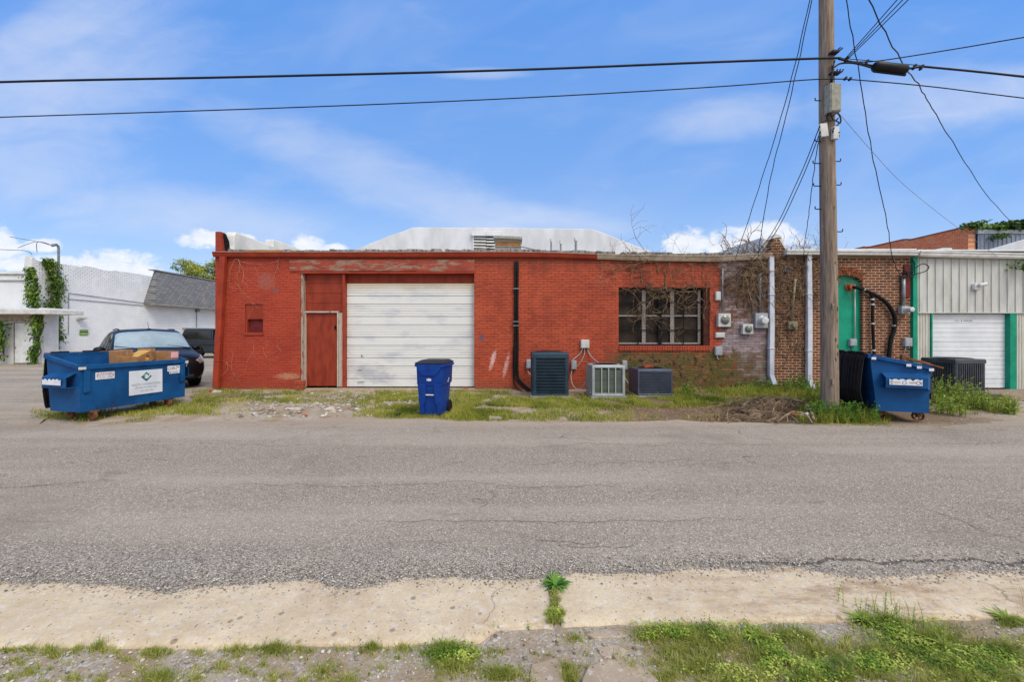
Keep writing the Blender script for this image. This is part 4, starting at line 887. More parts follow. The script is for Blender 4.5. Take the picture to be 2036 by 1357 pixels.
def back_building():
    Y = 17.12; k = F / Y
    X = lambda px: (px - CXP) / k
    Z = lambda py: EYE + (HY - py) / k
    b = thing('stucco_building', 'white stuccoed end wall with stepped slopes rising behind the red roof', 'building', (0, Y, 0))
    pr = [(X(640), 0), (X(1345), 0), (X(1345), Z(520)), (X(1310), Z(506)), (X(1240), Z(479)), (X(1195), Z(461)), (X(1178), Z(456)), (X(1165), Z(455)), (X(1030), Z(453.5)), (X(990), Z(452.5)), (X(905), Z(452.8)), (X(835), Z(452)), (X(818), Z(453)), (X(803), Z(459)), (X(770), Z(470)), (X(705), Z(497)), (X(640), Z(524))]
    q = []
    for i in range(len(pr)):
        a, c = Vector(pr[i]), Vector(pr[(i + 1) % len(pr)]); n = max(1, int((a - c).length / .25)) if i > 1 and i < len(pr) - 1 else 1
        for t in range(n): p = a.lerp(c, t / n); q.append((p.x, p.y + (.018 * fbm(p.x, 0, 2.2, 8) if i > 1 else 0)))
    o = MB(); o.prism(q, Y, Y + .35, 'y'); o.build('wall', M['stucco'], b, bevel=.03)
    o = MB(); o.box(X(640), Y + .36, 0, X(1345), Y + 25, 3.3); o.build('wall', M['stucco_side'], b)
    # louvred vent under a white header
    v = MB(); v.box(X(938), Y - .17, Z(470.5), X(999), Y - .002, Z(462)); v.build('vent_header', M['white_paint'], b, bevel=.01)
    v = MB(); v.box(X(941), Y - .02, Z(500), X(998), Y - .003, Z(471)); vt = v.build('vent', M['dark_void'], b)
    v = MB()
    for (a, c, off) in ((942.5, 967, 0), (967.5, 997, 1.2)):
        for i in range(5):
            y0 = 474.2 + i * 6 + off
            v.add([(X(a), Y - .09, Z(y0 + 1.7)), (X(c), Y - .09, Z(y0 + 2.1)), (X(c), Y - .05, Z(y0 - 1.5)), (X(a), Y - .05, Z(y0 - 1.9))], [(0, 1, 2, 3)])
    v.build('louver', M['pale_box'], vt)
    v = MB(); v.box(X(940), Y - .06, Z(500), X(942.2), Y - .003, Z(470)); v.build('frame', M['white_paint'], vt)
    return b
back_building()

def brown_building():
    b = thing('brick_building', 'bare brown brick building with an arched teal panel and tangled dead vines', 'building', (8.8, WY, 0))
    XL, XR = wx(1530), wx(1812); y = WY + .02
    HX0, HX1, ZS, ZT = wx(1646), wx(1716.5), wz(560), wz(548)
    o = MB(); wall_grid(o, XL, XR, -.3, wz(508), y, [(HX0, HX1, -.3, ZT + .02)], .12)
    arc = []; n = 14; cx = (HX0 + HX1) / 2; hw = (HX1 - HX0) / 2
    for i in range(n + 1):
        t = -1 + 2 * i / n; arc.append((cx + hw * t, ZS + (ZT - ZS) * (1 - t * t)))
    for i in range(n):
        a, c = arc[i], arc[i + 1]; o.quad((a[0], y, a[1]), (c[0], y, c[1]), (c[0], y, ZT + .02), (a[0], y, ZT + .02)); o.quad((a[0], y, a[1]), (a[0], y + .12, a[1]), (c[0], y + .12, c[1]), (c[0], y, c[1]))
    o.build('wall', M['brown_brick'], b)
    o = MB(); o.box(XR - .2, y + .35, -.3, XR, 17, 3.3); o.box(XL, y + .36, 3.2, XR, 17, 3.35); o.build('roof', M['roof'], b)
    o = MB(); o.box(HX0, y + .09, -.1, HX1, y + .14, ZT + .02); o.build('arch_panel', M['teal'], b)
    # two rings of arch bricks
    o = MB()
    for ring in (0, 1):
        m = 17
        for i in range(m):
            t = -1.06 + 2.12 * (i + .5) / m; px_ = cx + hw * t * (1 + .02 * ring); pz = ZS + (ZT - ZS) * (1 - t * t) + .012 + ring * .118
            sl = math.atan2(-2 * t * (ZT - ZS), hw)
            mt = Matrix.Translation((px_, y + .02, pz + .054)) @ Matrix.Rotation(-sl * 1.6, 4, 'Y')
            o.obox(mt, .052 + random.uniform(-.004, .004), .07 + random.uniform(0, .012), .105, random.choice((0, 0, 1)))
    o.build('arch', [M['arch_a'], M['arch_b']], b, bevel=.006)
    # gutter and fascia
    o = MB(); x0, x1 = wx(1556), wx(1815)
    o.box(x0, y - .05, wz(513), x1, y - .002, wz(503.5)); o.build('fascia', M['plank'], b)
    o = MB(); P_ = [(0, .115), (-.16, .115), (-.16, .075), (-.14, .065), (-.13, .0), (-.05, -.012), (0, 0)]
    o.sweep(P_, [(x0, y - .052, wz(508)), (x1, y - .052, wz(510))]); o.build('gutter', M['white_gutter'], b)
    o = MB(); o.box(x0 + .3, y - .12, wz(499) , x1, y + .6, wz(496.5)); o.build('roof_edge', M['white_paint'], b)
    # two white downspouts
    for px, top, bt in ((1530, 511, 764), (1603.5, 506, 772)):
        o = MB(); a = Vector((wx(px) - (.01 if px < 1600 else 0), y - .085, wz(top))); c = Vector((wx(px - .5 if px < 1600 else px + 1), y - .085, max(.02, wz(bt))))
        d = .053; pts = [a, a.lerp(c, .5) + Vector((.012, 0, 0)), c + Vector((0, 0, .25)), c + Vector((.05, -.06, 0))]
        V = []
        for t in pts: V += [(t.x - d * 1.2, t.y - d, t.z), (t.x + d * 1.2, t.y - d, t.z), (t.x + d * 1.2, t.y + d, t.z), (t.x - d * 1.2, t.y + d, t.z)]
        Fc = [(i * 4 + j, i * 4 + (j + 1) % 4, (i + 1) * 4 + (j + 1) % 4, (i + 1) * 4 + j) for i in range(3) for j in range(4)] + [(3, 2, 1, 0), (12, 13, 14, 15)]
        o.add(V, Fc); 
        for q in (.3, .72): t = a.lerp(c, q); o.box(t.x - .085, t.y - .07, t.z - .012, t.x + .085, t.y + .07, t.z + .012)
        o.build('downspout', M['downspout'], b, bevel=.014)
    return b
M['arch_a'] = mat('arch_brick_dark', s(128, 78, 54), s(96, 58, 44), 20, .9, bump=.4)
M['arch_b'] = mat('arch_brick_red', s(158, 92, 58), s(124, 72, 48), 20, .9, bump=.4)
brown_building()

def ribbed(o, x0, x1, z0, z1, y, pitch, rib, depth, phase=0.0):
    """vertical ribbed sheet: flat pans with narrow raised ribs"""
    xs = []; x = x0; first = True
    pr = [(x0, y)]
    x = x0 + phase
    while x + rib < x1:
        pr += [(x, y), (x + rib * .25, y - depth), (x + rib * .75, y - depth), (x + rib, y)]; x += pitch
    pr.append((x1, y)); n = len(pr)
    o.add([(p[0], p[1], z) for z in (z0, z1) for p in pr], [(i, i + 1, n + i + 1, n + i) for i in range(n - 1)])
    o.add([(pr[0][0], y + .04, z0), (pr[-1][0], y + .04, z0), (pr[-1][0], y + .04, z1), (pr[0][0], y + .04, z1), (x0, y, z1), (x1, y, z1), (x0, y, z0), (x1, y, z0)], [(0, 3, 2, 1), (3, 4, 5, 2), (0, 1, 7, 6)])
def metal_building():
    b = thing('metal_building', 'pale metal sided building with teal trim and a white roll-up door', 'building', (14, WY, 0))
    XL = wx(1812); y = WY
    o = MB(); ribbed(o, XL + .12, 22, wz(622), wz(508), y - .03, .214, .03, .020, .05); o.build('wall', M['metal_panel'], b)
    o = MB(); ribbed(o, XL + .13, wx(1849), -.02, wz(622.5), y, .075, .05, .014, .01); ribbed(o, wx(2018.5), 22, -.02, wz(622.5), y, .075, .05, .014, .01); o.build('wall', M['metal_lower'], b)
    o = MB(); o.box(XL + .12, y - .055, wz(623.5), 22, y - .028, wz(621.8)); o.build('trim', M['metal_panel'], b)
    for a, c, t in ((1812.5, 1821.5, 511), (1848.5, 1851.3, 623.6), (2004.5, 2018, 623.6)):
        o = MB(); o.box(wx(a), y - .045, -.02, wx(c), y + .1, wz(t)); o.build('trim', M['teal'], b, bevel=.006)
    # roll-up door
    x0, x1 = wx(1851.5), wx(2004.3); zt = wz(624); zb = .03; yd = y + .07
    prof = []; n = 8; sec = (zt - zb) / n
    for i in range(n):
        a = zb + i * sec
        prof += [(yd, a), (yd, a + sec * .40), (yd + .012, a + sec * .42), (yd + .012, a + sec * .45), (yd, a + sec * .47), (yd, a + sec * .74), (yd + .006, a + sec * .76), (yd, a + sec * .78), (yd, a + sec - .016), (yd + .020, a + sec - .012), (yd + .020, a + sec - .001)]
    k = len(prof); o = MB(); o.v = [(x, p[0], p[1]) for x in (x0, x1) for p in prof]; o.f = [(j, k + j, k + j + 1, j + 1) for j in range(k - 1)]; o.m = [0] * len(o.f)
    d = o.build('garage_door', M['white_roll'], b)
    text_mesh('121 E MAIN', .088, M['ink_dark'], d, Vector((wx(1921), yd, wz(638.5))) - root_loc(d), (1, 0, 0), (0, 0, 1), 'lettering', sx=1.1)
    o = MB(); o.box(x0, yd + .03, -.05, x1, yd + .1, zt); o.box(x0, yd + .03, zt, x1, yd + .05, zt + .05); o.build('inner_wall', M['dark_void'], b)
    o = MB(); o.box(XL, y + .3, -.1, 22, 17, 3.3); o.build('inner_wall', M['roof'], b)
    o = MB(); P_ = [(0, .12), (-.17, .12), (-.17, .085), (-.15, .075), (-.15, .02), (-.13, -.02), (0, -.02)]
    o.sweep(P_, [(wx(1815), y - .05, wz(511)), (wx(2036), y - .05, wz(516)), (22, y - .05, wz(527))]); o.build('gutter', M['white_gutter'], b)
    o = MB(); o.box(wx(1815), y - .13, wz(501), 22, y + .3, wz(498.5)); o.box(wx(1800), y + .3, wz(498), 22, y + 2, wz(496.5)); o.build('roof_edge', M['white_paint'], b)
    o = MB(); o.box(wx(1827), y - .06, wz(514.5), 22, y - .028, wz(509)); o.build('trim', M['conduit'], b)
    return b
metal_building()

def right_far():
    b = thing('brick_building', 'weathered orange brick side wall rising behind the metal roof', 'building', (26, 22, 0))
    Y0 = 22.0; X = (1925 - CXP) / F * Y0
    zt = lambda py, Y: EYE + (HY - py) / F * Y
    Ys = lambda px: F * X / (px - CXP)
    pr = [(Y0, 0), (Y0, zt(449, Y0)), (Y0 + .35, zt(450, Y0)), (Ys(1905), zt(456, Ys(1905))), (Ys(1808), zt(478.5, Ys(1808))), (Ys(1806), zt(477, Ys(1806))), (Ys(1796), zt(477.5, Ys(1796))), (Ys(1722), zt(494, Ys(1722))), (Ys(1719), zt(492, Ys(1719))), (Ys(1700), zt(496, Ys(1700))), (45, 7.4), (45, 0)]
    o = MB(); o.prism(pr, X, X + .4, 'x'); o.build('wall', M['orange_brick'], b)
    o = MB()
    for i in range(1, 9): pass
    pr2 = [(p[0], p[1] + .002) for p in pr[2:10]]; V = []
    for p in pr2: V += [(X - .03, p[0], p[1]), (X + .43, p[0], p[1]), (X + .43, p[0], p[1] + .07), (X - .03, p[0], p[1] + .07)]
    o.add(V, [(i * 4 + j, (i + 1) * 4 + j, (i + 1) * 4 + (j + 1) % 4, i * 4 + (j + 1) % 4) for i in range(len(pr2) - 1) for j in range(4)]); o.build('coping', M['arch_b'], b)
    m = thing('metal_building', 'blue grey ribbed metal facade with green vines along its roof', 'building', (30, 22, 0))
    o = MB(); ribbed(o, X + .42, 42, 0, zt(465, Y0), Y0 - .1, .245, .05, .03, .1); o.build('wall', M['grey_metal'], m)
    o = MB(); o.box(X + .35, Y0 - .16, zt(466, Y0), 42, Y0 + .5, zt(458, Y0)); o.build('flashing', M['flash'], m)
    o = MB(); o.box(X + .42, Y0 + .1, 0, 42, Y0 + 12, zt(460, Y0)); o.build('roof', M['grey_metal'], m)
    w = thing('white_building', 'low white sloped roof at the edge between metal gutter and grey facade', 'building', (20, 17, 0))
    k = F / 17.2; o = MB(); o.prism([((1940 - CXP) / k, 3.0), ((1950 - CXP) / k, EYE + (HY - 503) / k), ((2036 - CXP) / k, EYE + (HY - 478) / k), ((2260 - CXP) / k, EYE + (HY - 415) / k), ((2260 - CXP) / k, 3.0)], 17.2, 17.5, 'y'); o.build('roof', M['stucco'], w)
    o = MB(); o.box((1960 - CXP) / k, 17.3, 0, (2260 - CXP) / k, 21, 2.9); o.build('wall', M['white_paint'], w)
    h = MB(); k = F / 14.0; h.prism([((1862 - CXP) / k, 4.2), ((1868 - CXP) / k, EYE + (HY - 496) / k), ((1875 - CXP) / k, EYE + (HY - 493) / k), ((1893 - CXP) / k, EYE + (HY - 493) / k), ((1893 - CXP) / k, 3.3), ((1862 - CXP) / k, 3.3)], 14, 14.5, 'y')
    tag(h.build('roof_vent', M['stucco'], None, loc=(15, 14, 3.3)), 'small white hump of a vent on the roof before the orange wall', 'roof vent')
right_far()

M['weed_pale'] = mat('sign_marking', s(168, 200, 120), None, 5, .5)
def white_building():
    b = thing('brick_building', 'whitewashed brick building with worn parapet and a grey shingled mansard', 'building', (-24.1, 20, 0))
    X = -24.1; Y0 = 20.0
    Ys = lambda px: F * X / (px - CXP)
    zt = lambda py, Y: EYE + (HY - py) / F * Y
    top = [(66, 510), (75, 517), (95, 521), (122, 525), (160, 529.5), (163, 527.5), (190, 533), (220, 537.5), (240, 541), (262, 543.5), (298, 549.5), (310, 552), (430, 575), (520, 590)]
    pr = [(Y0, 0)] + [(Ys(px) if px > 66 else Y0, zt(py, Ys(px) if px > 66 else Y0)) for px, py in top]; yend = pr[-1][0]; pr += [(yend, 0)]
    q = [pr[0]]
    for i in range(1, len(pr) - 2):
        a, c = Vector(pr[i]), Vector(pr[i + 1]); n = max(1, int((c - a).length / .24))
        for t in range(n): p = a.lerp(c, t / n); q.append((p.x, p.y + random.choice((0, 0, 0, -.05, .03))))
    q += pr[-2:]
    o = MB(); o.prism(q, X - .35, X, 'x'); o.build('wall', M['white_brick'], b)
    k = F / Y0
    o = MB(); fz = lambda py: EYE + (HY - py) / k; fX = lambda px: (px - CXP) / k
    o.prism([(fX(-300), 0), (X - .36, 0), (X - .36, fz(512)), (fX(58), fz(519)), (fX(54), fz(530)), (fX(48), fz(538)), (fX(30), fz(540)), (fX(-300), fz(541))], Y0, Y0 + .3, 'y'); o.build('wall', M['white_brick_front'], b)
    o = MB(); o.prism([(X - .358, 0), (X + .003, 0), (X + .003, fz(517)), (X - .12, fz(509)), (X - .2, fz(508)), (X - .358, fz(513))], Y0 - .012, Y0 - .001, 'y'); o.build('wall', M['white_brick_front'], b)
    o = MB()
    for py in (546, 558.5): o.box(fX(-300), Y0 - .06, fz(py + 1), fX(62), Y0 - .002, fz(py - 1))
    o.build('ledge', M['concrete'], b)
    o = MB(); o.box(fX(-300), Y0 + .31, 0, X - .36, yend, 4.0); o.build('roof', M['roof'], b)
    # mansard hung on the side wall
    ya, yb, yt = Ys(286), yend - .5, Ys(309)
    z0 = zt(604, Ys(286)); z1 = zt(538.5, yt); xo = X + .75
    o = MB(); o.add([(xo, ya, z0), (xo, yb, z0), (X + .02, yb, z1), (X + .02, yt, z1), (X + .01, ya - .05, z0), (X + .01, yt - .1, z1), (X + .01, yb, z0)],
                    [(0, 1, 2, 3), (4, 0, 3, 5), (1, 6, 2), (0, 4, 6, 1)]); o.build('mansard', M['shingles'], b)
    o = MB(); o.box(X + .01, ya, z0 - .1, xo + .03, yb, z0 - .004); o.box(X - .3, yt - .2, z1, X + .1, yb, z1 + .06); o.build('soffit', M['concrete'], b)
    # conduit lines fixed to the wall
    o = MB()
    for pts in ([(136, 583), (285, 603)], [(133, 594.5), (285, 608)], [(136, 583), (135, 665), (128, 664)], [(120, 606), (120, 660)]):
        o.tube([(X + .03, Ys(px), zt(py, Ys(px))) for px, py in pts], .018, 5)
    o.build('conduit', M['conduit'], b)
    # porch lean-to in front of the corner
    p = thing('porch', 'white lean-to porch with lap siding and a flat overhanging roof', 'porch', (-25, 19.3, 0))
    Yp = 19.3; kp = F / Yp; pX = lambda px: (px - CXP) / kp; pz = lambda py: EYE + (HY - py) / kp
    o = MB(); i = 0; z = 0.0
    while z < pz(640):
        o.box(pX(-250), Yp - .012 - .0, z, pX(29), Yp + .04, z + .118); o.box(pX(69), Yp - .012, z, pX(84), Yp + .04, z + .118); z += .125
    o.box(pX(29), Yp, pz(641), pX(69), Yp + .04, pz(632)); o.build('siding', M['white_paint'], p)
    o = MB(); o.box(pX(-250), Yp - .02, pz(640), pX(84), Yp + .05, pz(625)); o.build('fascia', M['cream_gutter'], p)
    o = MB(); o.box(pX(-250), 18.5, EYE + (HY - 625) / (F / 18.5), (98 - CXP) / (F / 18.5), Y0, EYE + (HY - 615) / (F / 18.5)); rf = o.build('roof', M['white_gutter'], p, bevel=.02)
    for i in range(9):
        o = MB(); xx = (98 - CXP) / (F / 18.5) - .5 - i * .9; o.box(xx, 18.52, EYE + (HY - 615) / (F / 18.5), xx + .06, Y0, EYE + (HY - 613) / (F / 18.5) + .02)
        o.build('seam', M['white_paint'], rf)
    o = MB(); o.box(pX(31), Yp - .035, .05, pX(67.5), Yp + .0, pz(643)); d = o.build('door', M['white_paint'], p, bevel=.01)
    o = MB(); o.lathe([(.0, -.07), (.035, -.06), (.035, -.03), (.015, -.02), (.015, 0), (0, 0)], Matrix.Translation((pX(33.5), Yp - .035, pz(691))) @ Matrix.Rotation(R(-90), 4, 'X'), 10); o.build('handle', M['conduit'], d)
    o = MB()
    for a, c in ((29.3, 30.8), (67.7, 69.2)): o.box(pX(a), Yp - .045, 0, pX(c), Yp + .0, pz(641.5))
    o.box(pX(29.3), Yp - .045, pz(643), pX(69.2), Yp - .001, pz(641)); o.build('door_frame', M['concrete'], p)
    for a, c in ((84, 84),): o = MB(); o.box(pX(82), Yp + .05, 0, pX(84), Y0, pz(625)); o.build('siding', M['white_paint'], p)
    # wall fittings
    Yl = Ys(156); zl = zt(633, Yl)
    o = thing('wall_light', 'white floodlight fixed high on the whitewashed brick wall', 'light', (X, Yl, zl))
    q = MB(); q.box(X, Yl - .12, zl - .10, X + .06, Yl + .12, zl + .04); q.build('mount', M['white_paint'], o)
    q = MB(); q.prism([(X + .05, zl - .1), (X + .4, zl - .02), (X + .38, zl + .1), (X + .05, zl + .06)], Yl - .16, Yl + .16, 'y'); q.build('lamp_head', M['pale_box'], o, bevel=.02)
    Ya, Yb = Ys(158), Ys(174); za, zb = zt(667, Ya), zt(656.5, Ya)
    o = thing('sign', 'small green and black notice board on the whitewashed wall', 'sign', (X, (Ya + Yb) / 2, za))
    q = MB(); q.box(X + .01, Ya, za, X + .035, Yb, zb); pl = q.build('board', M['sign_green'], o)
    q = MB(); q.box(X + .035, Ya, zb - (zb - za) * .42, X + .042, Yb, zb); q.build('band', M['sign_black'], o)
    q = MB()
    for dz_, w_ in ((.22, .22), (.64, .3), (.8, .2)): zc_ = zb - (zb - za) * dz_; q.box(X + .0425, (Ya + Yb) / 2 - w_, zc_ - .02, X + .046, (Ya + Yb) / 2 + w_, zc_ + .02)
    q.build('marking', M['weed_pale'], o)
    # service mast, weatherhead and meter among the ivy
    Ym = Ys(112); zm = zt(490, Ym)
    o = thing('service_mast', 'grey service mast with curled weatherhead above the ivy', 'mast', (X + .1, Ym, 1.0))
    q = MB(); q.tube([(X + .12, Ym, 1.6), (X + .12, Ym, zm - .1), (X + .12, Ym - .02, zm), (X + .12, Ym - .1, zm + .06), (X + .12, Ym - .24, zm + .02), (X + .12, Ym - .3, zm - .06)], [.05, .05, .055, .075, .08, .05], 8); q.build('pipe', M['conduit'], o, smooth=True)
    for e, dz in (((-2.0, .02), .25), ((-1.7, -.45), .35), ((-.9, -.5), .3)):
        q = MB(); q.tube(catmull([(X + .12, Ym - .28, zm - .03), (X + .1, Ym - .9, zm + dz * .2 - .02), (X + .05, Ym + e[0], zm + e[1])], 6), .012, 4); q.build('wire', M['cable'], o)
    Yk = Ys(112); zk = zt(658, Yk)
    o = thing('electric_meter', 'grey electric meter half hidden by ivy on the whitewashed wall', 'meter', (X, Yk, zk))
    q = MB(); q.box(X, Yk - .16, zk - .2, X + .14, Yk + .16, zk + .24); q.build('box', M['pale_box'], o, bevel=.01)
    q = MB(); q.lathe([(.12, 0), (.12, .06), (.08, .13), (0, .14)], Matrix.Translation((X + .14, Yk, zk)) @ Matrix.Rotation(R(90), 4, 'Y'), 14); q.build('lens', M['meter_pale'], o)
    # steel bracket shelf by the truck, far along the wall
    o = thing('steel_rack', 'white steel bracket shelf on the wall above the pickup truck', 'rack', (X, 29, 2))
    q = MB(); Yr, Yq = Ys(362), Ys(412); zr = zt(652.5, (Yr + Yq) / 2); q.box(X + .02, Yr, zr - .03, X + .7, Yq, zr + .03); q.build('shelf', M['pale_box'], o)
    for px in (378, 398): q = MB(); yy = Ys(px); q.tube([(X + .02, yy, zr - .55), (X + .66, yy, zr - .03)], .03, 5); q.build('bracket', M['pale_box'], o)
    q = MB(); yy = Ys(390); q.tube([(X + .04, yy, zr), (X + .04, yy, zt(618, yy))], .03, 5); q.box(X + .01, yy - .12, zt(618, yy) - .1, X + .2, yy + .12, zt(618, yy) + .12); q.build('pipe', M['conduit'], o)
    # sagging overhead wire to the corner
white_building()
# ---------------------------------------------------------------- things
def ring_cover(o, w, d, z, r, cx=0, cy=0, n=32, mi=0, h=.012):
    """flat square cover with a round hole"""
    V = []
    for k in range(n):
        a = 2 * PI * k / n + PI / n; c, s_ = math.cos(a), math.sin(a); m = max(abs(c) / (w / 2), abs(s_) / (d / 2))
        V.append((cx + c / m, cy + s_ / m, z))
    V += [(cx + r * math.cos(2 * PI * k / n + PI / n), cy + r * math.sin(2 * PI * k / n + PI / n), z) for k in range(n)]
    V += [(v[0], v[1], z - h) for v in V[n:]]
    o.add(V, [(k, (k + 1) % n, n + (k + 1) % n, n + k) for k in range(n)] + [(n + k, n + (k + 1) % n, 2 * n + (k + 1) % n, 2 * n + k) for k in range(n)], mi)
def fan_top(parent, w, d, h, r, m):
    o = MB()
    for k in range(9): rr = r * (k + 1) / 9.5; o.lathe([(rr - .004, h + .01), (rr + .004, h + .01), (rr + .004, h + .016), (rr - .004, h + .016), (rr - .004, h + .01)], None, 28, cap=False)
    for k in range(6): a = PI * k / 6; o.tube([(r * math.cos(a), r * math.sin(a), h + .012), (-r * math.cos(a), -r * math.sin(a), h + .012)], .005, 4)
    o.build('fan_grille', M['black_rubber'], parent, world=False)
    o = MB()
    for k in range(3):
        a = 2 * PI * k / 3; o.add([(.05 * math.cos(a), .05 * math.sin(a), h - .08), (r * .85 * math.cos(a), r * .85 * math.sin(a), h - .06), (r * .85 * math.cos(a + .8), r * .85 * math.sin(a + .8), h - .11), (.05 * math.cos(a + .8), .05 * math.sin(a + .8), h - .1)], [(0, 1, 2, 3)])
    o.lathe([(0, h - .16), (.08, h - .16), (.08, h - .05), (0, h - .05)], None, 14); o.build('fan', M['black_plastic'], parent, world=False)
def ac_unit(name, label, x0, y0, w, d, z0, h, style, rot=0.0, pad=None):
    t = thing(name, label, 'air conditioner', (x0 + w / 2, y0 + d / 2, z0), rot, 'air conditioning units along the walls')
    hw, hd = w / 2, d / 2
    mm = {'slats': ('ac_teal', 'ac_coil'), 'panels': ('ac_pale', 'ac_coil_grey'), 'grid': ('ac_blue', 'ac_coil_blue'), 'ribs': ('ac_dark', 'ac_coil_dark')}[style]
    body, coil = M[mm[0]], M[mm[1]]
    o = MB(); o.box(-hw + .035, -hd + .035, .03, hw - .035, hd - .035, h - .09); o.build('coil', coil, t, world=False, bevel=.03)
    o = MB(); o.box(-hw, -hd, 0, hw, hd, .045); o.build('base_pan', body, t, world=False, bevel=.012)
    th = {'slats': .12, 'panels': .05, 'grid': .05, 'ribs': .10}[style]; r = min(w, d) * .40
    o = MB(); ring_cover(o, w - .02, d - .02, h, r); n = 4
    o.add([(-hw + .01, -hd + .01, h), (hw - .01, -hd + .01, h), (hw - .01, hd - .01, h), (-hw + .01, hd - .01, h), (-hw, -hd, h - .03), (hw, -hd, h - .03), (hw, hd, h - .03), (-hw, hd, h - .03), (-hw, -hd, h - th), (hw, -hd, h - th), (hw, hd, h - th), (-hw, hd, h - th)],
          [(a + 4 * q, (a + 1) % 4 + 4 * q, (a + 1) % 4 + 4 + 4 * q, a + 4 + 4 * q) for q in (0, 1) for a in range(4)])
    o.lathe([(r, h), (r + .03, h + .018), (r + .05, h)], None, 32, cap=False); o.build('top_cover', body, t, world=False, bevel=.006)
    fan_top(t, w, d, h, r, body)
    o = MB()
    if style == 'slats':
        for sx in (-1, 1):
            for sy in (-1, 1): o = MB(); o.lathe([(.055, .03), (.055, h - th + .01)], Matrix.Translation((sx * (hw - .058), sy * (hd - .058), 0)), 14); o.build('corner_post', body, t, world=False, smooth='auto')
        o = MB(); k = 11
        for i in range(k):
            z = .07 + (h - th - .08) * i / k
            o.box(-hw + .02, -hd + .005, z, hw - .02, -hd + .03, z + .018)
            for sx in (-1, 1): o.box(sx * (hw - .03), -hd + .02, z, sx * (hw - .005), hd - .02, z + .018)
            for q in range(1, 4): pass
        for i in range(k * 3):
            z = .075 + (h - th - .08) * i / (k * 3); o.box(-hw + .05, -hd + .022, z, hw - .05, -hd + .034, z + .006)
        o.build('louver', body, t, world=False)
    elif style == 'panels':
        for sx in (-1, 1):
            for sy in (-1, 1): o = MB(); o.box(sx * hw, sy * hd, .03, sx * (hw - .06), sy * (hd - .06), h - th); o.build('corner_post', body, t, world=False, bevel=.008)
        o = MB()
        for i in range(1, 4): x = -hw + .06 + (w - .12) * i / 4; o.box(x - .012, -hd + .004, .04, x + .012, -hd + .03, h - th)
        for i in range(1, 6):
            for sx in (-1, 1): y = -hd + d * i / 6; o.box(sx * (hw - .03), y - .014, .04, sx * (hw - .004), y + .014, h - th)
        o.box(-hw + .05, -hd + .006, .04, hw - .05, -hd + .03, .07); o.build('bar', body, t, world=False)
    elif style == 'grid':
        for sx in (-1, 1):
            for sy in (-1, 1): o = MB(); o.box(sx * hw, sy * hd, .03, sx * (hw - .04), sy * (hd - .04), h - th); o.build('corner_post', body, t, world=False, bevel=.01)
        o = MB(); o.box(-hw, -hd + .041, .03, -hw + .02, hd - .041, h - th); o.build('side_panel', body, t, world=False)
        o = MB()
        for i in range(33): x = -hw + .05 + (w - .1) * i / 32; o.box(x - .0035, -hd + .006, .04, x + .0035, -hd + .016, h - th)
        for i in range(8): z = .08 + (h - th - .1) * i / 7; o.box(-hw + .04, -hd + .012, z - .004, hw - .04, -hd + .022, z + .004)
        o.build('guard', body, t, world=False)
    else:
        for sx in (-1, 1):
            for sy in (-1, 1): o = MB(); o.lathe([(.045, .03), (.045, h - th + .01)], Matrix.Translation((sx * (hw - .048), sy * (hd - .048), 0)), 12); o.build('corner_post', body, t, world=False, smooth='auto')
        o = MB()
        for i in range(13): x = -hw + .06 + (w - .12) * i / 12; o.box(x - .011, -hd + .004, .03, x + .011, -hd + .024, h - th)
        for i in range(13):
            for sx in (-1, 1): y = -hd + .06 + (d - .12) * i / 12; o.box(sx * (hw - .024), y - .011, .03, sx * (hw - .004), y + .011, h - th)
        for i in range(26): z = .05 + (h - th - .06) * i / 25; o.box(-hw + .05, -hd + .018, z - .003, hw - .05, -hd + .028, z + .003); o.box(-hw + .018, -hd + .05, z - .003, -hw + .028, hd - .05, z + .003)
        o.build('guard', body, t, world=False)
    if pad:
        o = MB(); o.box(-hw - pad, -hd - pad, -z0 - .02, hw + pad, hd + pad, -.002); o.build('pad', M['concrete'], t, world=False, bevel=.01)
    return t
ac_unit('air_conditioner', 'tall dark teal air conditioner with rounded corners and horizontal louvres', .468, 9.26, .86, .84, .05, 1.0, 'slats', 0, .05)
ac_unit('air_conditioner', 'pale grey air conditioner with four tall front panels divided by bars', 1.825, 9.06, .75, .75, .07, .70, 'panels', 0, .04)
ac_unit('air_conditioner', 'lowest blue grey air conditioner with a fine wire guard and a brick on top', 2.965, 9.38, .82, .76, .04, .61, 'grid', 0, .05)
t = ac_unit('air_conditioner', 'charcoal air conditioner with vertical ribs behind the weeds near the roll-up door', 10.30, 9.28, .76, .76, .10, .80, 'ribs', R(2.5))
o = MB(); o.box(-.42, -.46, -.10, .66, .46, -.012); o.build('pad', M['ac_dark'], t, world=False, bevel=.01)
o = MB(); o.obox(Matrix.Translation((3.28, 9.66, .70)) @ Matrix.Rotation(.25, 4, 'Z'), .20, .10, .06); o.obox(Matrix.Translation((3.37, 9.68, .70)) @ Matrix.Rotation(-.3, 4, 'Z'), .14, .1, .055); 
tag(o.build('brick', M['brick_loose'], None, bevel=.008, loc=(3.3, 9.66, .66)), 'broken red brick lying on top of the blue grey air conditioner', 'brick')

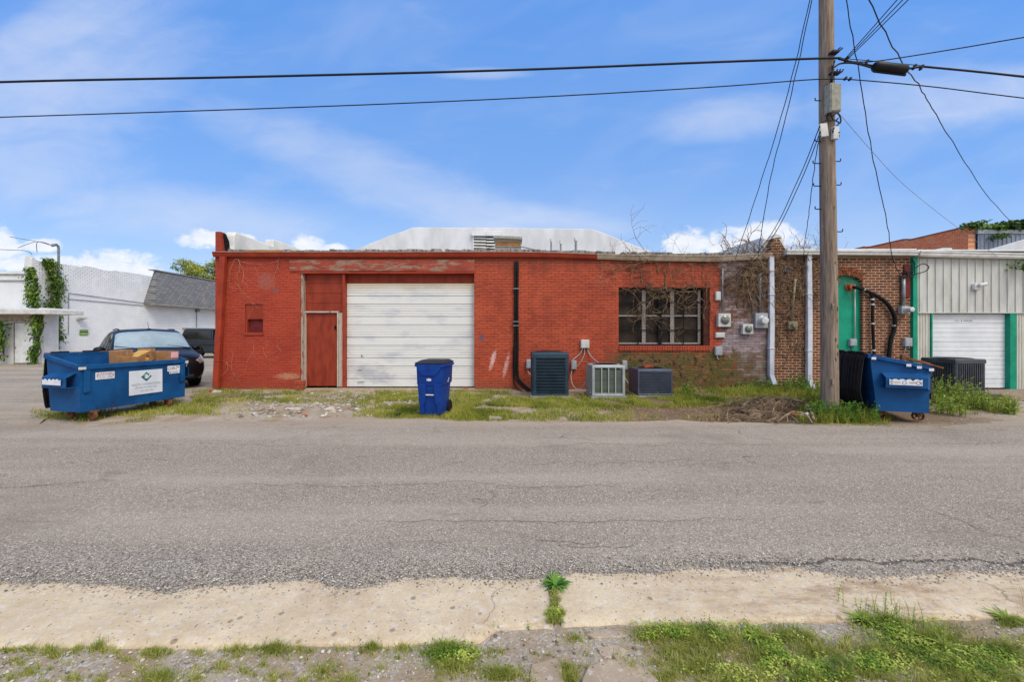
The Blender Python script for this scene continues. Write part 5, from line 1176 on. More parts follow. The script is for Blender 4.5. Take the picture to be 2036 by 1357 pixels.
# wall boxes: (name, label, category, px box, depth, material)
def wall_box(name, label, cat, x0, y0, x1, y1, d, m, group=None, Yw=WY, door=True):
    t = thing(name, label, cat, (wx((x0 + x1) / 2), Yw, wz(y1)), 0, group)
    o = MB(); o.box(wx(x0), Yw - d, wz(y1), wx(x1), Yw, wz(y0)); o.build('box', M[m], t, bevel=.008)
    if door:
        o = MB(); o.box(wx(x0) + .012, Yw - d - .008, wz(y1) + .012, wx(x1) - .012, Yw - d + .001, wz(y0) - .012); o.box(wx(x0) + .03, Yw - d - .016, wz((y0 + y1) / 2) - .02, wx(x0) + .042, Yw - d - .006, wz((y0 + y1) / 2) + .02); o.build('cover', M[m], t, bevel=.004)
    return t
def conduit(parent, pts, r, m, name='conduit', n=8):
    o = MB(); o.tube(pts, r, n); return o.build(name, M[m], parent, smooth=True)
t = wall_box('junction_box', 'pale grey junction box with three curving conduits on the red brick wall', 'junction box', 1154, 676, 1170.5, 692.5, .10, 'pale_box')
yk = WY - .05
def flexi(t, pts, r=.013, m='flex'): return conduit(t, catmull([Vector(p) for p in pts], 8), r, m)
q = lambda px, py, d=.05: (wx(px), WY - d, wz(py))
flexi(t, [q(1157.5, 692), q(1155, 700), q(1148, 708), q(1139, 714, .12), q(1133, 717, .5)])
flexi(t, [q(1161, 692), q(1161.5, 702), q(1157, 714), q(1151, 724), q(1144.5, 730, .06)])
flexi(t, [q(1167, 692), q(1171, 704), q(1178, 714, .2), q(1187, 724, .8)])
t = wall_box('disconnect_box', 'grey disconnect box left of the tall dark teal air conditioner', 'disconnect box', 1046.5, 715.5, 1056.5, 732.5, .11, 'grey_box', 'disconnect boxes beside the air conditioners')
flexi(t, [q(1050, 732), q(1050, 740), q(1056, 745, .2), q(1062, 748, .8)])
t = wall_box('disconnect_box', 'grey disconnect box between the tall dark and pale air conditioners', 'disconnect box', 1135, 717, 1145, 734.5, .11, 'grey_box', 'disconnect boxes beside the air conditioners')
flexi(t, [q(1137, 734), q(1134, 748, .1), q(1136, 763, .2), q(1143, 771, .3), q(1152, 768, .35), q(1158, 757, .4), q(1160.5, 742, .5)])
t = wall_box('disconnect_box', 'slim grey disconnect box behind the right corner of the pale air conditioner', 'disconnect box', 1235.5, 717, 1245, 734.5, .11, 'grey_box', 'disconnect boxes beside the air conditioners')
flexi(t, [q(1239, 734), q(1241, 750), q(1248, 764, .2), q(1258, 772, .4), q(1266, 770, .6)])
# black line set down the wall
t = thing('pipe', 'black insulated refrigerant lines running down the red wall to the floor', 'pipe', (wx(1026), WY, 0))
for k, (a, c) in enumerate(((1024.4, 1022.5), (1028.6, 1028.0))):
    o = MB(); pts = catmull([q(a, 521, .03), q(a + .4, 540, .06), q(a - .2, 620, .06), q(c + 1, 690, .06), q(c + .5, 735, .07), q(c + 3, 752, .10), q(c + 14, 765, .25), q(c + 26, 771, .6), q(c + 32, 773, .9)], 8)
    o.tube(pts, .030 if k == 0 else .033, 8); o.build('insulation', M['black_rubber'], t, smooth=True)
o = MB(); pts = catmull([q(1021, 690, .05), q(1020.5, 735, .06), q(1023, 765, .1), q(1035, 775, .3), q(1055, 776.5, .9)], 8); o.tube(pts, .016, 6); o.build('insulation', M['black_rubber'], t, smooth=True)
for py in (648, 640, 575): o = MB(); o.box(wx(1020), WY - .10, wz(py + .7), wx(1032), WY - .0, wz(py - .7)); o.build('strap', M['conduit'], t)

def meter(name, label, x0, y0, x1, y1, m, lens, proud=.10, Yw=WY, mast=None, mm='conduit', mr=.022, group='electric meters on the brick walls'):
    t = thing(name, label, 'electric meter', (wx((x0 + x1) / 2), Yw, wz(y1)), 0, group)
    o = MB(); o.box(wx(x0), Yw - .12, wz(y1), wx(x1), Yw, wz(y0)); o.build('box', M[m], t, bevel=.012)
    cx, cz = wx((x0 + x1) / 2 + .6), wz((y0 + y1) / 2 - .5); r = (wx(x1) - wx(x0)) * .31
    mt = Matrix.Translation((cx, Yw - .12, cz)) @ Matrix.Rotation(R(90), 4, 'X')
    o = MB(); o.lathe([(r * 1.12, 0), (r * 1.12, .022), (r, .03), (r, .02 + proud * .5), (r * .86, .02 + proud), (r * .4, .03 + proud), (0, .032 + proud)], mt, 22); o.build('lens', M[lens], t, smooth='auto')
    if mast:
        pts = [(wx(mast[0]), Yw - .06, wz(y0)), (wx(mast[0] + mast[2]), Yw - .06, wz(mast[1]))]; conduit(t, pts, mr, mm, 'mast')
    return t
meter('electric_meter', 'white meter box with dark lens below the grey mast beside the barred window', 1424, 624, 1448.5, 650.5, 'pale_box', 'meter_glass', .02, mast=(1433.5, 529, 1.0))
meter('electric_meter', 'smallest meter, a pale square box at the foot of the vine trunk', 1472, 645, 1492.5, 665, 'pale_box', 'meter_glass', .03)
meter('electric_meter', 'grey meter box with bulging glass dial beside the first white downspout', 1497, 623.5, 1521.5, 653, 'grey_box', 'meter_pale', .12, mast=(1508, 545, 0), mm='conduit_blue', mr=.034)
meter('electric_meter', 'olive round meter hanging in dead vines between the two white downspouts', 1563.5, 640, 1581, 655, 'olive_box', 'olive_box', .05, WY + .02, mast=(1571, 555, 8), mm='olive_box', mr=.03)
meter('electric_meter', 'grey meter with glass dial on brown brick beside the teal corner trim', 1786, 609.5, 1803, 625, 'grey_box', 'meter_pale', .14, WY + .02, mast=(1793, 549, .5), mr=.045)
wall_box('junction_box', 'small white box high beside the barred window', 'junction box', 1421, 580.5, 1431, 598, .06, 'pale_box', 'boxes on the wall beside the barred window')
wall_box('junction_box', 'wide flat white box hung under the white meter', 'junction box', 1421, 661.5, 1439.5, 672, .06, 'pale_box', 'boxes on the wall beside the barred window')
t = wall_box('junction_box', 'lowest grey box of the column beside the barred window', 'junction box', 1420, 689.5, 1434, 707, .07, 'grey_box', 'boxes on the wall beside the barred window')
conduit(t, [q(1424.5, 707, .04), q(1424.8, 713, .04), q(1427, 714, .04)], .014, 'flex')
t = wall_box('junction_box', 'grey box with a slanting conduit low on the brown brick wall', 'junction box', 1794.5, 672.5, 1809.5, 689.5, .09, 'grey_box', None, WY + .02)
conduit(t, [(wx(1799), WY - .03, wz(689)), (wx(1797), WY - .03, wz(697)), (wx(1788), WY - .06, wz(718))], .014, 'conduit')
t = wall_box('junction_box', 'grey box at the foot of the white conduit on the teal panel', 'junction box', 1692.5, 674.5, 1706, 688.5, .08, 'grey_box', None, WY + .11)
conduit(t, [(wx(1704.3), WY + .07, wz(675)), (wx(1704.3), WY + .07, wz(566))], .014, 'pale_box')
flexi(t, [(wx(1694), WY + .05, wz(688)), (wx(1696), WY + .05, wz(697)), (wx(1706), WY + .0, wz(702)), (wx(1722), WY - .3, wz(703))], .010, 'cable')
t = thing('vent', 'round dark vent in the brown brick between the downspouts', 'vent', (wx(1563), WY, wz(537)))
o = MB(); mt = Matrix.Translation((wx(1563), WY + .02, wz(537))) @ Matrix.Rotation(R(90), 4, 'X'); o.lathe([(.085, 0), (.085, .09), (.07, .10), (.065, .04), (0, .04)], mt, 18); o.build('hood', M['conduit_blue'], t, smooth='auto')
o = MB(); o.box(wx(1797), WY - .02, wz(592), wx(1808.5), WY + .018, wz(528)); tag(o.build('board', M['maroon'], None, loc=(wx(1803), WY, wz(592)), bevel=.004), 'narrow maroon board fixed beside the teal corner trim', 'board')
# rusty collar and black hoses at the arched panel
t = thing('hose', 'thick black hose looping from the rusty orange collar down behind the dumpster', 'hose', (wx(1693), WY + .1, wz(571)))
yy = WY + .1
o = MB(); mt = Matrix.Translation((wx(1693), yy, wz(571))) @ Matrix.Rotation(R(90), 4, 'X') ; o.lathe([(.10, 0), (.10, .02), (.072, .02), (.072, .12), (.06, .13), (0, .13)], mt, 18); o.build('collar', M['orange_pipe'], t, smooth='auto')
qq = lambda px, py, d=.08: (wx(px), WY + .02 - d, wz(py))
o = MB(); o.tube(catmull([(wx(1693), yy - .06, wz(571.5)), qq(1700, 573, .10), qq(1714, 577.5), qq(1735, 587), qq(1755, 600), qq(1768, 616), qq(1775.5, 636), qq(1773.5, 656), qq(1767.5, 675), qq(1764, 700), qq(1763, 725)], 8), .048, 10); o.build('hose', M['black_rubber'], t, smooth=True)
for px, py, a in ((1713, 577, .5), (1772, 648, 1.4)): o = MB(); mt = Matrix.Translation(qq(px, py)) @ Matrix.Rotation(a, 4, 'Y') @ Matrix.Rotation(R(90), 4, 'Y'); o.lathe([(.054, -.02), (.054, .02)], mt, 12); o.build('clamp', M['conduit'], t)
t = thing('hose', 'slim upright black hose with pale clamps beside the teal panel edge', 'hose', (wx(1731), WY, wz(705)))
o = MB(); o.tube(catmull([qq(1716, 578, .07), qq(1727, 585), qq(1730.5, 597), qq(1731, 640), qq(1733.5, 700), qq(1734, 712)], 8), .034, 8); o.build('hose', M['black_rubber'], t, smooth=True)
for py, px in ((596, 1730.5), (606, 1730.7), (644, 1731.2), (697, 1733.4)): o = MB(); o.lathe([(.042, -.022), (.042, .022)], Matrix.Translation(qq(px, py)), 12); o.build('clamp', M['pale_box'], t)
# security camera
t = thing('security_camera', 'white security camera on the metal wall above the roll-up door', 'camera', (wx(1935), WY - .05, wz(572)))
o = MB(); o.box(wx(1928.5), WY - .12, wz(578), wx(1941), WY - .03, wz(565)); o.build('mount', M['white_paint'], t, bevel=.015)
o = MB(); mt = Matrix.Translation((wx(1933), WY - .16, wz(569))) @ Matrix.Rotation(R(78), 4, 'Y') @ Matrix.Rotation(R(14), 4, 'X'); o.lathe([(0, 0), (.045, 0), (.05, .03), (.05, .15), (.045, .16), (0, .155)], mt, 14); o.build('body', M['white_paint'], t, smooth='auto')
o = MB(); mt2 = mt @ Matrix.Translation((0, 0, .161)); o.lathe([(.042, 0), (.042, .008), (0, .01)], mt2, 14); o.build('lens', M['sign_black'], t)
t = thing('wire', 'loose black wire loops at the top of the teal corner trim', 'wire', (wx(1810), WY, wz(540)))
def wloop(pts, r=.012): o = MB(); o.tube(catmull([Vector((wx(a), WY - c, wz(d))) for a, d, c in pts], 7), r, 5); o.build('wire', M['cable'], t, smooth=True)
wloop([(1790, 548, .05), (1797, 543, .1), (1808, 538, .1), (1822, 527, .15), (1831, 533, .2), (1829, 541, .15), (1815, 546, .1), (1806, 550, .08), (1796, 546, .06)])
wloop([(1788, 550, .05), (1800, 552, .12), (1811, 547, .1), (1812, 535, .08), (1814, 524, .06), (1810, 518, .05)])
wloop([(1789, 546, .05), (1793, 540, .1), (1796, 549, .12), (1790, 554, .08)], .02)

# roof fittings
t = thing('roof_cooler', 'rusty grey cooler box under a sloped lid on the roof', 'roof cooler', (-.13, 14, 3.4)); kc = F / 14.0
cx_ = lambda px: (px - CXP) / kc; cz_ = lambda py: EYE + (HY - py) / kc
o = MB(); o.box(cx_(984.5), 14, cz_(512), cx_(1036), 14.7, cz_(475)); o.build('box', M['rust_pale'], t, bevel=.01)
o = MB(); o.box(cx_(985), 13.985, cz_(490), cx_(1035), 13.999, cz_(481)); o.build('panel', M['rust_band'], t)
o = MB(); o.prism([(cx_(982), cz_(475)), (cx_(1038.5), cz_(477.5)), (cx_(1038.5), cz_(473)), (cx_(1031), cz_(472)), (cx_(990), cz_(470)), (cx_(980), cz_(471.5))], 13.88, 14.75, 'y'); o.build('lid', M['lichen_box'], t, bevel=.008)
for a, c in (((983, 491), (940, 502)), ((1036, 491), (1080, 503))): o = MB(); o.tube([(cx_(a[0]), 13.97, cz_(a[1])), (cx_(c[0]), 13.6, cz_(c[1]) - .05)], .022, 5); o.build('brace', M['conduit'], t)
o = MB(); o.box(cx_(983), 13.97, cz_(491.5), cx_(1037), 13.985, cz_(490)); o.build('rail', M['conduit'], t)
for px, top, w, lab in ((1096, 474.5, 3.4, 'western of the two slim capped vent pipes on the roof'), (1115, 478.5, 3.4, 'shorter middle vent pipe of the three on the roof'), (1145, 473, 4.8, 'thickest capped vent pipe on the roof')):
    t = thing('vent_pipe', lab, 'vent pipe', (cx_(px), 14, 3.4), 0, 'capped vent pipes on the roof')
    w /= kc * 2; o = MB(); o.lathe([(w, 0), (w, cz_(top + 7) - 3.4)], None, 12); o.build('pipe', M['conduit'], t, world=False, smooth='auto')
    zc = cz_(top) - 3.4; o = MB(); o.lathe([(w * 1.1, zc - .13), (w * 1.55, zc - .12), (w * 1.65, zc - .04), (w * 1.3, zc), (0, zc + .01)], None, 14); o.build('cap', M['pale_box'], t, world=False, smooth='auto')

# small things by the doors
t = thing('brick_stack', 'two stacked reddish blocks at the foot of the red door', 'bricks', (wx(607.5), 10.45, .035))
o = MB(); o.box(-.115, -.08, 0, .105, .06, .12); o.build('block', M['brick_loose'], t, world=False, bevel=.01)
o = MB(); o.box(-.125, -.09, .122, .115, .06, .23); o.build('block', M['brick_loose'], t, world=False, bevel=.012)
for i, (x, y, rz, l, lab) in enumerate((( -6.95, 9.55, -.05, 1.35, 'longer weathered plank lying in grass before the red wall'), (-6.9, 9.30, .03, 1.15, 'shorter weathered plank lying nearer the road in the grass'))):
    o = MB(); o.box(-l / 2, -.045, 0, l / 2, .045, .03); tag(o.build('plank', M['plank'], None, world=False, bevel=.004, loc=(x, y, gh(x, y) + .015), rotz=rz), lab, 'plank', 'planks in the grass')
def loose_brick(px, py, rz, lab, tilt=0.0, sz=(.19, .09, .06)):
    g_ = GD(px, py); o = MB(); o.obox(Matrix.Rotation(tilt, 4, 'Y'), *sz); tag(o.build('brick', M['brick_loose'], None, world=False, bevel=.008, loc=(g_.x, g_.y, gh(g_.x, g_.y) + .035), rotz=rz), lab, 'brick')
loose_brick(424, 783, .7, 'loose red brick in the grass left of the red downspout', .5)
loose_brick(926, 776, .1, 'loose red brick on the ground at the right jamb of the overhead door', 0, (.13, .09, .06))
o = MB(); g_ = GD(792, 828)
bmq = bmesh.new(); bmesh.ops.create_icosphere(bmq, subdivisions=2, radius=.07)
for v in bmq.verts: v.co *= 1 + .6 * mnoise.noise(v.co * 22); v.co.z = max(v.co.z * .35, -.02)
me = bpy.data.meshes.new('litter'); bmq.to_mesh(me); bmq.free(); me.materials.append(M['black_rubber']); o = bpy.data.objects.new('litter', me); COL.objects.link(o); o.location = (g_.x, g_.y, .03)
tag(o, 'crumpled scrap of black plastic at the road edge left of the blue cart', 'litter')

# ---------------------------------------------------------------- wheeled cart
def cart():
    t = thing('trash_cart', 'blue wheeled trash cart with a black lid standing on the grass edge', 'trash cart', (-1.43, 7.40, 0.006), R(-9)); t.scale = (.86, .86, .98)
    # tapered body: front face at y=-d
    def ring(z, hw, hd, cr=.05): 
        pts = []
        for cx, cy, a0 in ((hw - cr, hd - cr, 0), (-hw + cr, hd - cr, 90), (-hw + cr, -hd + cr, 180), (hw - cr, -hd + cr, 270)):
            for k in range(4): a = R(a0 + 30 * k); pts.append((cx + cr * math.cos(a), cy + cr * math.sin(a), z))
        return pts
    def loft(o, rings, mi=0, cap=True):
        n = len(rings[0]); b = [p for r_ in rings for p in r_]
        o.add(b, [(i * n + j, i * n + (j + 1) % n, (i + 1) * n + (j + 1) % n, (i + 1) * n + j) for i in range(len(rings) - 1) for j in range(n)] + ([tuple(range(n - 1, -1, -1)), tuple(range((len(rings) - 1) * n, len(rings) * n))] if cap else []), mi)
    o = MB(); loft(o, [ring(.03, .215, .25), ring(.05, .22, .255), ring(.62, .265, .31), ring(.93, .275, .325)]); 
    body = o.build('body', M['cart_blue'], t, world=False, smooth='auto')
    o = MB(); loft(o, [ring(.58, .275, .325), ring(.60, .285, .335), ring(.90, .295, .345), ring(.93, .30, .35)]); o.build('collar', M['cart_blue'], t, world=False, smooth='auto')
    o = MB(); loft(o, [ring(.92, .31, .36), ring(.925, .325, .375), ring(.965, .325, .375), ring(.97, .31, .36)]); o.build('rim', M['cart_blue'], t, world=False, smooth='auto')
    # raised front shield under the rim, with five ribs
    o = MB(); y0 = -.352
    o.prism([(-.26, .925), (.26, .925), (.24, .87), (.135, .765), (-.135, .765), (-.235, .87)], y0 - .022, y0 + .02, 'y'); pn = o.build('grip_panel', M['cart_blue'], t, world=False, bevel=.008)
    o = MB()
    for k in range(5): x = -.11 + .055 * k; o.box(x - .004, y0 - .027, .785, x + .004, y0 - .02, .87)
    o.build('rib', M['cart_blue'], pn, world=False)
    # lower front: two raised cheeks with a recessed centre and lift bar
    def yf(z): return -(.255 + (.31 - .255) * (z - .05) / .57)
    for sx in (-1, 1):
        o = MB(); pr = [(sx * .225, .05), (sx * .145, .05), (sx * .145, .22), (sx * .10, .26), (sx * .085, .60), (sx * .262, .60)]
        v = [(x, yf(z) - .03, z) for x, z in pr] + [(x, yf(z) + .03, z) for x, z in pr]; n = len(pr)
        o.add(v, [tuple(range(n)), tuple(range(2 * n - 1, n - 1, -1))] + [(i, n + i, n + (i + 1) % n, (i + 1) % n) for i in range(n)]); o.build('cheek', M['cart_blue'], t, world=False, bevel=.008)
    o = MB(); o.box(-.075, -.300, .42, .075, -.26, .58); o.build('recess', M['cart_blue_dark'], t, world=False)
    o = MB(); o.tube([(-.085, -.318, .405), (.085, -.318, .405)], .012, 8); o.build('lift_bar', M['pale_box'], t, world=False)
    # lid
    o = MB(); V = []
    def lr(z, hw, y0, y1): return [(hw, y1, z), (-hw, y1, z), (-hw, y0, z), (hw, y0, z)]
    loft(o, [lr(.972, .305, -.375, .36), lr(.992, .31, -.38, .365), lr(1.0, .295, -.36, .34), lr(1.035, .24, -.22, .28), lr(1.04, .22, -.18, .24)])
    o.build('lid', M['lid_black'], t, world=False, bevel=.01)
    # handle bar and wheels at the back
    o = MB(); o.tube([(-.24, .34, .95), (-.24, .43, .955), (.24, .43, .955), (.24, .34, .95)], .018, 8); o.build('handle', M['cart_blue'], t, world=False)
    for sx in (-1, 1):
        o = MB(); mt = Matrix.Translation((sx * .245, .24, .125)) @ Matrix.Rotation(R(90), 4, 'Y'); o.lathe([(0, -.03), (.11, -.03), (.125, -.02), (.125, .02), (.11, .03), (0, .03)], mt, 20); o.build('wheel', M['tyre'], t, world=False, smooth='auto')
    # pale moulded mark on the front
    o = MB()
    for k, (x, w, h) in enumerate(((-.045, .016, .05), (-.02, .018, .062), (.005, .016, .058), (.03, .02, .05))): o.box(x - w / 2, -.352, .68 + .01 - h / 2, x + w / 2, -.346, .69 + h / 2 - .01)
    o.box(-.03, -.352, .665, .035, -.346, .672); o.build('emblem', M['sticker'], t, world=False)
    for k in range(2): o = MB(); o.box(.303, -.05 + .05 * k, .62 + .04 * k, .307, -.02 + .05 * k, .66 + .04 * k); o.build('marking', M['sticker'], t, world=False)
cart()

# ---------------------------------------------------------------- dumpsters
def dumpster(label, loc, rot, L=1.80, first=True):
    t = thing('dumpster', label, 'dumpster', loc, rot, 'blue front-load dumpsters')
    D, DB = .82, .70; ZB, ZF, ZR = .17, .93, 1.115            # depth at rim / floor, floor, front rim, rear rim
    A = [(-.015, ZB), (0, ZF), (-D, ZR), (-D + .10, ZB)]       # end outline (x, z): front is x = 0
    o = MB(); th = .022
    for y0, y1 in ((0, th), (L - th, L)): o.prism(A, y0, y1, 'y')
    def panel(p, q, off):
        o.add([(p[0], th, p[1]), (q[0], th, q[1]), (q[0], L - th, q[1]), (p[0], L - th, p[1]), (p[0] + off[0], th, p[1] + off[1]), (q[0] + off[0], th, q[1] + off[1]), (q[0] + off[0], L - th, q[1] + off[1]), (p[0] + off[0], L - th, p[1] + off[1])],
              [(0, 1, 2, 3), (7, 6, 5, 4), (0, 4, 5, 1), (1, 5, 6, 2), (2, 6, 7, 3), (3, 7, 4, 0)])
    panel(A[0], A[1], (-th, 0)); panel(A[3], A[2], (th, 0)); panel(A[0], A[3], (0, th))
    o.build('body', M['dump_blue'], t, world=False)
    o = MB(); 
    o.quad((-D + .024, .025, ZR - .02), (-D + .024, L - .025, ZR - .02), (-D + .128, L - .025, ZB + .03), (-D + .128, .025, ZB + .03)); o.quad((-.02, L - .0245, ZF), (-.035, L - .0245, ZB + .03), (-D + .12, L - .0245, ZB + .03), (-D + .02, L - .0245, ZR)); o.build('lining', M['dump_inner'], t, world=False)
    # rim tube
    o = MB(); rw = .034
    def bar(p, q, w=rw, h=rw):
        d = Vector(q) - Vector(p); mt = Matrix.Translation((Vector(p) + Vector(q)) / 2) @ d.to_track_quat('X', 'Z').to_matrix().to_4x4(); o.obox(mt, d.length, w * 2, h * 2)
    bar((.016, -.02, ZF), (.016, L + .02, ZF), .026, .04); bar((-D - .01, -.02, ZR), (-D - .01, L + .02, ZR), .026, .04)
    for y in (-.012, L + .012): bar((-.012, y, ZF + .004), (-D + .02, y, ZR - .004), .026, .034)
    o.build('rim', M['dump_blue'], t, world=False, bevel=.008)
    # front corner posts
    for y in (0.035, L - .115):
        o = MB(); o.prism([(.0, ZB + .30), (.03, ZB + .34), (.038, ZF - .05), (.0, ZF - .05)], y, y + .08, 'y'); o.build('corner_post', M['dump_blue'], t, world=False, bevel=.006)
    # fork pockets on both ends: open-ended sleeves with a sloping top
    for y, sg in ((0, -1), (L, 1)):
        o = MB(); x0, x1 = -.66, -.10; w = .14; zt, zb = .84, .585; e = .012
        yo = y + sg * w
        for (ya, za, yb_, zb_) in ((y, zt, yo, zt - .075), (yo, zt - .075, yo, zb), (yo, zb, y, zb - .0)):
            dx = 0; nrm = Vector((0, -(zb_ - za), (yb_ - ya))); nrm = nrm.normalized() * e
            a = [(x0, ya, za), (x1, ya, za), (x1, yb_, zb_), (x0, yb_, zb_)]; o.add(a + [(p[0], p[1] + nrm.y, p[2] + nrm.z) for p in a], [(0, 1, 2, 3), (7, 6, 5, 4), (0, 4, 5, 1), (1, 5, 6, 2), (2, 6, 7, 3), (3, 7, 4, 0)])
        o.add([(x1, y, zt), (x1, yo, zt - .075), (x1, yo, zb), (x1, y, zb), (x1 + .10, y, zt + .0), (x1 + .10, y, zb - .03)], [(0, 4, 5, 3), (0, 1, 4), (1, 2, 5, 4), (2, 3, 5)]) if not first else None
        pk = o.build('fork_pocket', M['dump_blue'], t, world=False)
        if sg < 0:
            o = MB(); n = 14; V = []
            xa, xb = (-.62, -.18); tp = []
            for k in range(n + 1): tp.append((xa + (xb - xa) * k / n, zt - .095 - (.028 if k % 3 == 1 else 0) * random.uniform(.5, 1.2)))
            pr = [(xa, zb + .06)] + tp + [(xb, zb + .055)]; pr = pr[::1]
            v = [(x, yo - .016, z) for x, z in pr]; o.add(v, [tuple(range(len(v)))]); o.build('sticker', M['sticker'], t, world=False)
            if not first:
                for (xq, wq, m_) in ((-.52, .10, 'yellow'), (-.31, .09, 'yellow')): o = MB(); o.box(xq - wq / 2, yo - .0185, zb + .095, xq + wq / 2, yo - .0165, zb + .108); o.build('marking', M[m_], t, world=False)
                o = MB()
                for xq in (-.42, -.235):
                    for k in range(16): a0, a1 = 2 * PI * k / 16, 2 * PI * (k + 1) / 16; r_ = .030; o.quad((xq + r_ * math.cos(a0), yo - .0187, zb + .10 + r_ * math.sin(a0)), (xq + r_ * math.cos(a1), yo - .0187, zb + .10 + r_ * math.sin(a1)), (xq + .8 * r_ * math.cos(a1), yo - .0187, zb + .10 + .8 * r_ * math.sin(a1)), (xq + .8 * r_ * math.cos(a0), yo - .0187, zb + .10 + .8 * r_ * math.sin(a0)))
                for k in range(3): o.box(-.61, yo - .0187, zb + .075 + .022 * k, -.575, yo - .0165, zb + .083 + .022 * k); o.box(-.205, yo - .0187, zb + .075 + .016 * k, -.185, yo - .0165, zb + .080 + .016 * k)
                o.build('marking', M['ink_dark'], t, world=False)
    # lids flung open and hanging behind
    for k in range(2):
        y0 = .02 + k * L / 2; y1 = y0 + L / 2 - .04; o = MB(); m = 30; rows = [(-D - .05, ZR + .03), (-D - .085, ZR - .05), (-D - .115, .8), (-D - .14, .5), (-D - .09, .26), (-D - .06, .20)]
        V = []
        for j, (x, z) in enumerate(rows):
            for i in range(m + 1):
                rib = (.022 if (i % 5) in (2, 3) else 0) if 0 < j < 5 and 1 < i < m - 1 else 0
                V.append((x - rib, y0 + (y1 - y0) * i / m, z))
        n = m + 1; fc = [(j * n + i, j * n + i + 1, (j + 1) * n + i + 1, (j + 1) * n + i) for j in range(len(rows) - 1) for i in range(m)]
        o.add(V, fc); o.add([(v[0] + .016, v[1], v[2]) for v in V], [tuple(reversed(f)) for f in fc])
        rimq = [i for i in range(n)] + [j * n + m for j in range(1, len(rows))] + [(len(rows) - 1) * n + i for i in range(m - 1, -1, -1)] + [j * n for j in range(len(rows) - 2, 0, -1)]
        N = len(V); o.f += [(rimq[i], rimq[(i + 1) % len(rimq)], rimq[(i + 1) % len(rimq)] + N, rimq[i] + N) for i in range(len(rimq))]; o.m += [0] * len(rimq)
        ld = o.build('lid', M['black_plastic'], t, world=False)
        o = MB(); o.tube([(-D - .045, y0 + .06, ZR + .045), (-D - .045, y0 + .30, ZR + .045)], .026, 8); o.tube([(-D - .045, y1 - .32, ZR + .045), (-D - .045, y1 - .08, ZR + .045)], .026, 8); o.build('hinge', M['black_rubber'], ld, world=False)
    o = MB(); o.tube([(-D - .045, 0, ZR + .045), (-D - .045, L, ZR + .045)], .010, 6); o.build('hinge_rod', M['rust'], t, world=False)
    # casters
    for x, y in ((-.07, .20), (-.10, L - .28), (-.60, .20), (-.60, L - .22)):
        rr = .085 if x > -.3 else .075
        o = MB(); o.box(x - .07, y - .06, ZB - .03, x + .07, y + .06, ZB + .002)
        for sy in (-1, 1): o.prism([(x - .045, ZB - .02), (x + .045, ZB - .02), (x + .03, rr - .01), (x - .0, rr - .01)], y + sy * .038 - .004, y + sy * .038 + .004, 'y')
        c = o.build('caster', M['rust'], t, world=False)
        o = MB(); mt = Matrix.Translation((x + .015, y, rr)) @ Matrix.Rotation(R(90), 4, 'X')
        if first: o.lathe([(0, -.026), (rr - .012, -.026), (rr, -.018), (rr, .018), (rr - .012, .026), (0, .026)], mt, 20)
        else:
            o.lathe([(rr - .016, -.022), (rr, -.022), (rr, .022), (rr - .016, .022), (rr - .016, -.022)], mt, 22, cap=False); o.lathe([(0, -.03), (.02, -.03), (.02, .03), (0, .03)], mt, 10)
            for k in range(5): a = 2 * PI * k / 5; o.tube([mt @ Vector((0, 0, 0)), mt @ Vector(((rr - .01) * math.cos(a), (rr - .01) * math.sin(a), 0))], .008, 5)
        o.build('wheel', M['rust'], c, world=False, smooth='auto')
    return t, D, ZF, ZR, L
A1 = P(147, 730, 6.72)
ROT1 = -math.atan2(.23, .97)
d1, D, ZF, ZR, L = dumpster('blue dumpster with its pale company sign and cardboard boxes heaped inside', (-7.28, 6.72, .0), ROT1, 1.72, True)
# its signs (front face looks along +x)
def front_panel(o_name, mname, y0, y1, z0, z1, x=.006, tilt=0.0, parent=None):
    o = MB(); dz = math.tan(tilt) * (y1 - y0); o.add([(x, y0, z0), (x, y1, z0 + dz), (x, y1, z1 + dz), (x, y0, z1)], [(0, 1, 2, 3)]); o.add([(x - .004, y0, z0), (x - .004, y1, z0 + dz), (x - .004, y1, z1 + dz), (x - .004, y0, z1)], [(3, 2, 1, 0)]); return o.build(o_name, M[mname], parent or d1, world=False)
sg = front_panel('sign', 'sign_grey', .70, 1.27, .345, .80)
RT, UP = (0, 1, 0), (0, 0, 1)
text_mesh('WASTE CONNECTIONS', .058, M['ink_grey'], sg, (.007, .985, .530), RT, UP, sx=.80)
text_mesh('OF OKLAHOMA, INC.', .046, M['ink_grey'], sg, (.007, .985, .472), RT, UP, sx=.85)
text_mesh('1.877.378.7152', .044, M['ink_grey'], sg, (.007, .985, .408), RT, UP, sx=.85)
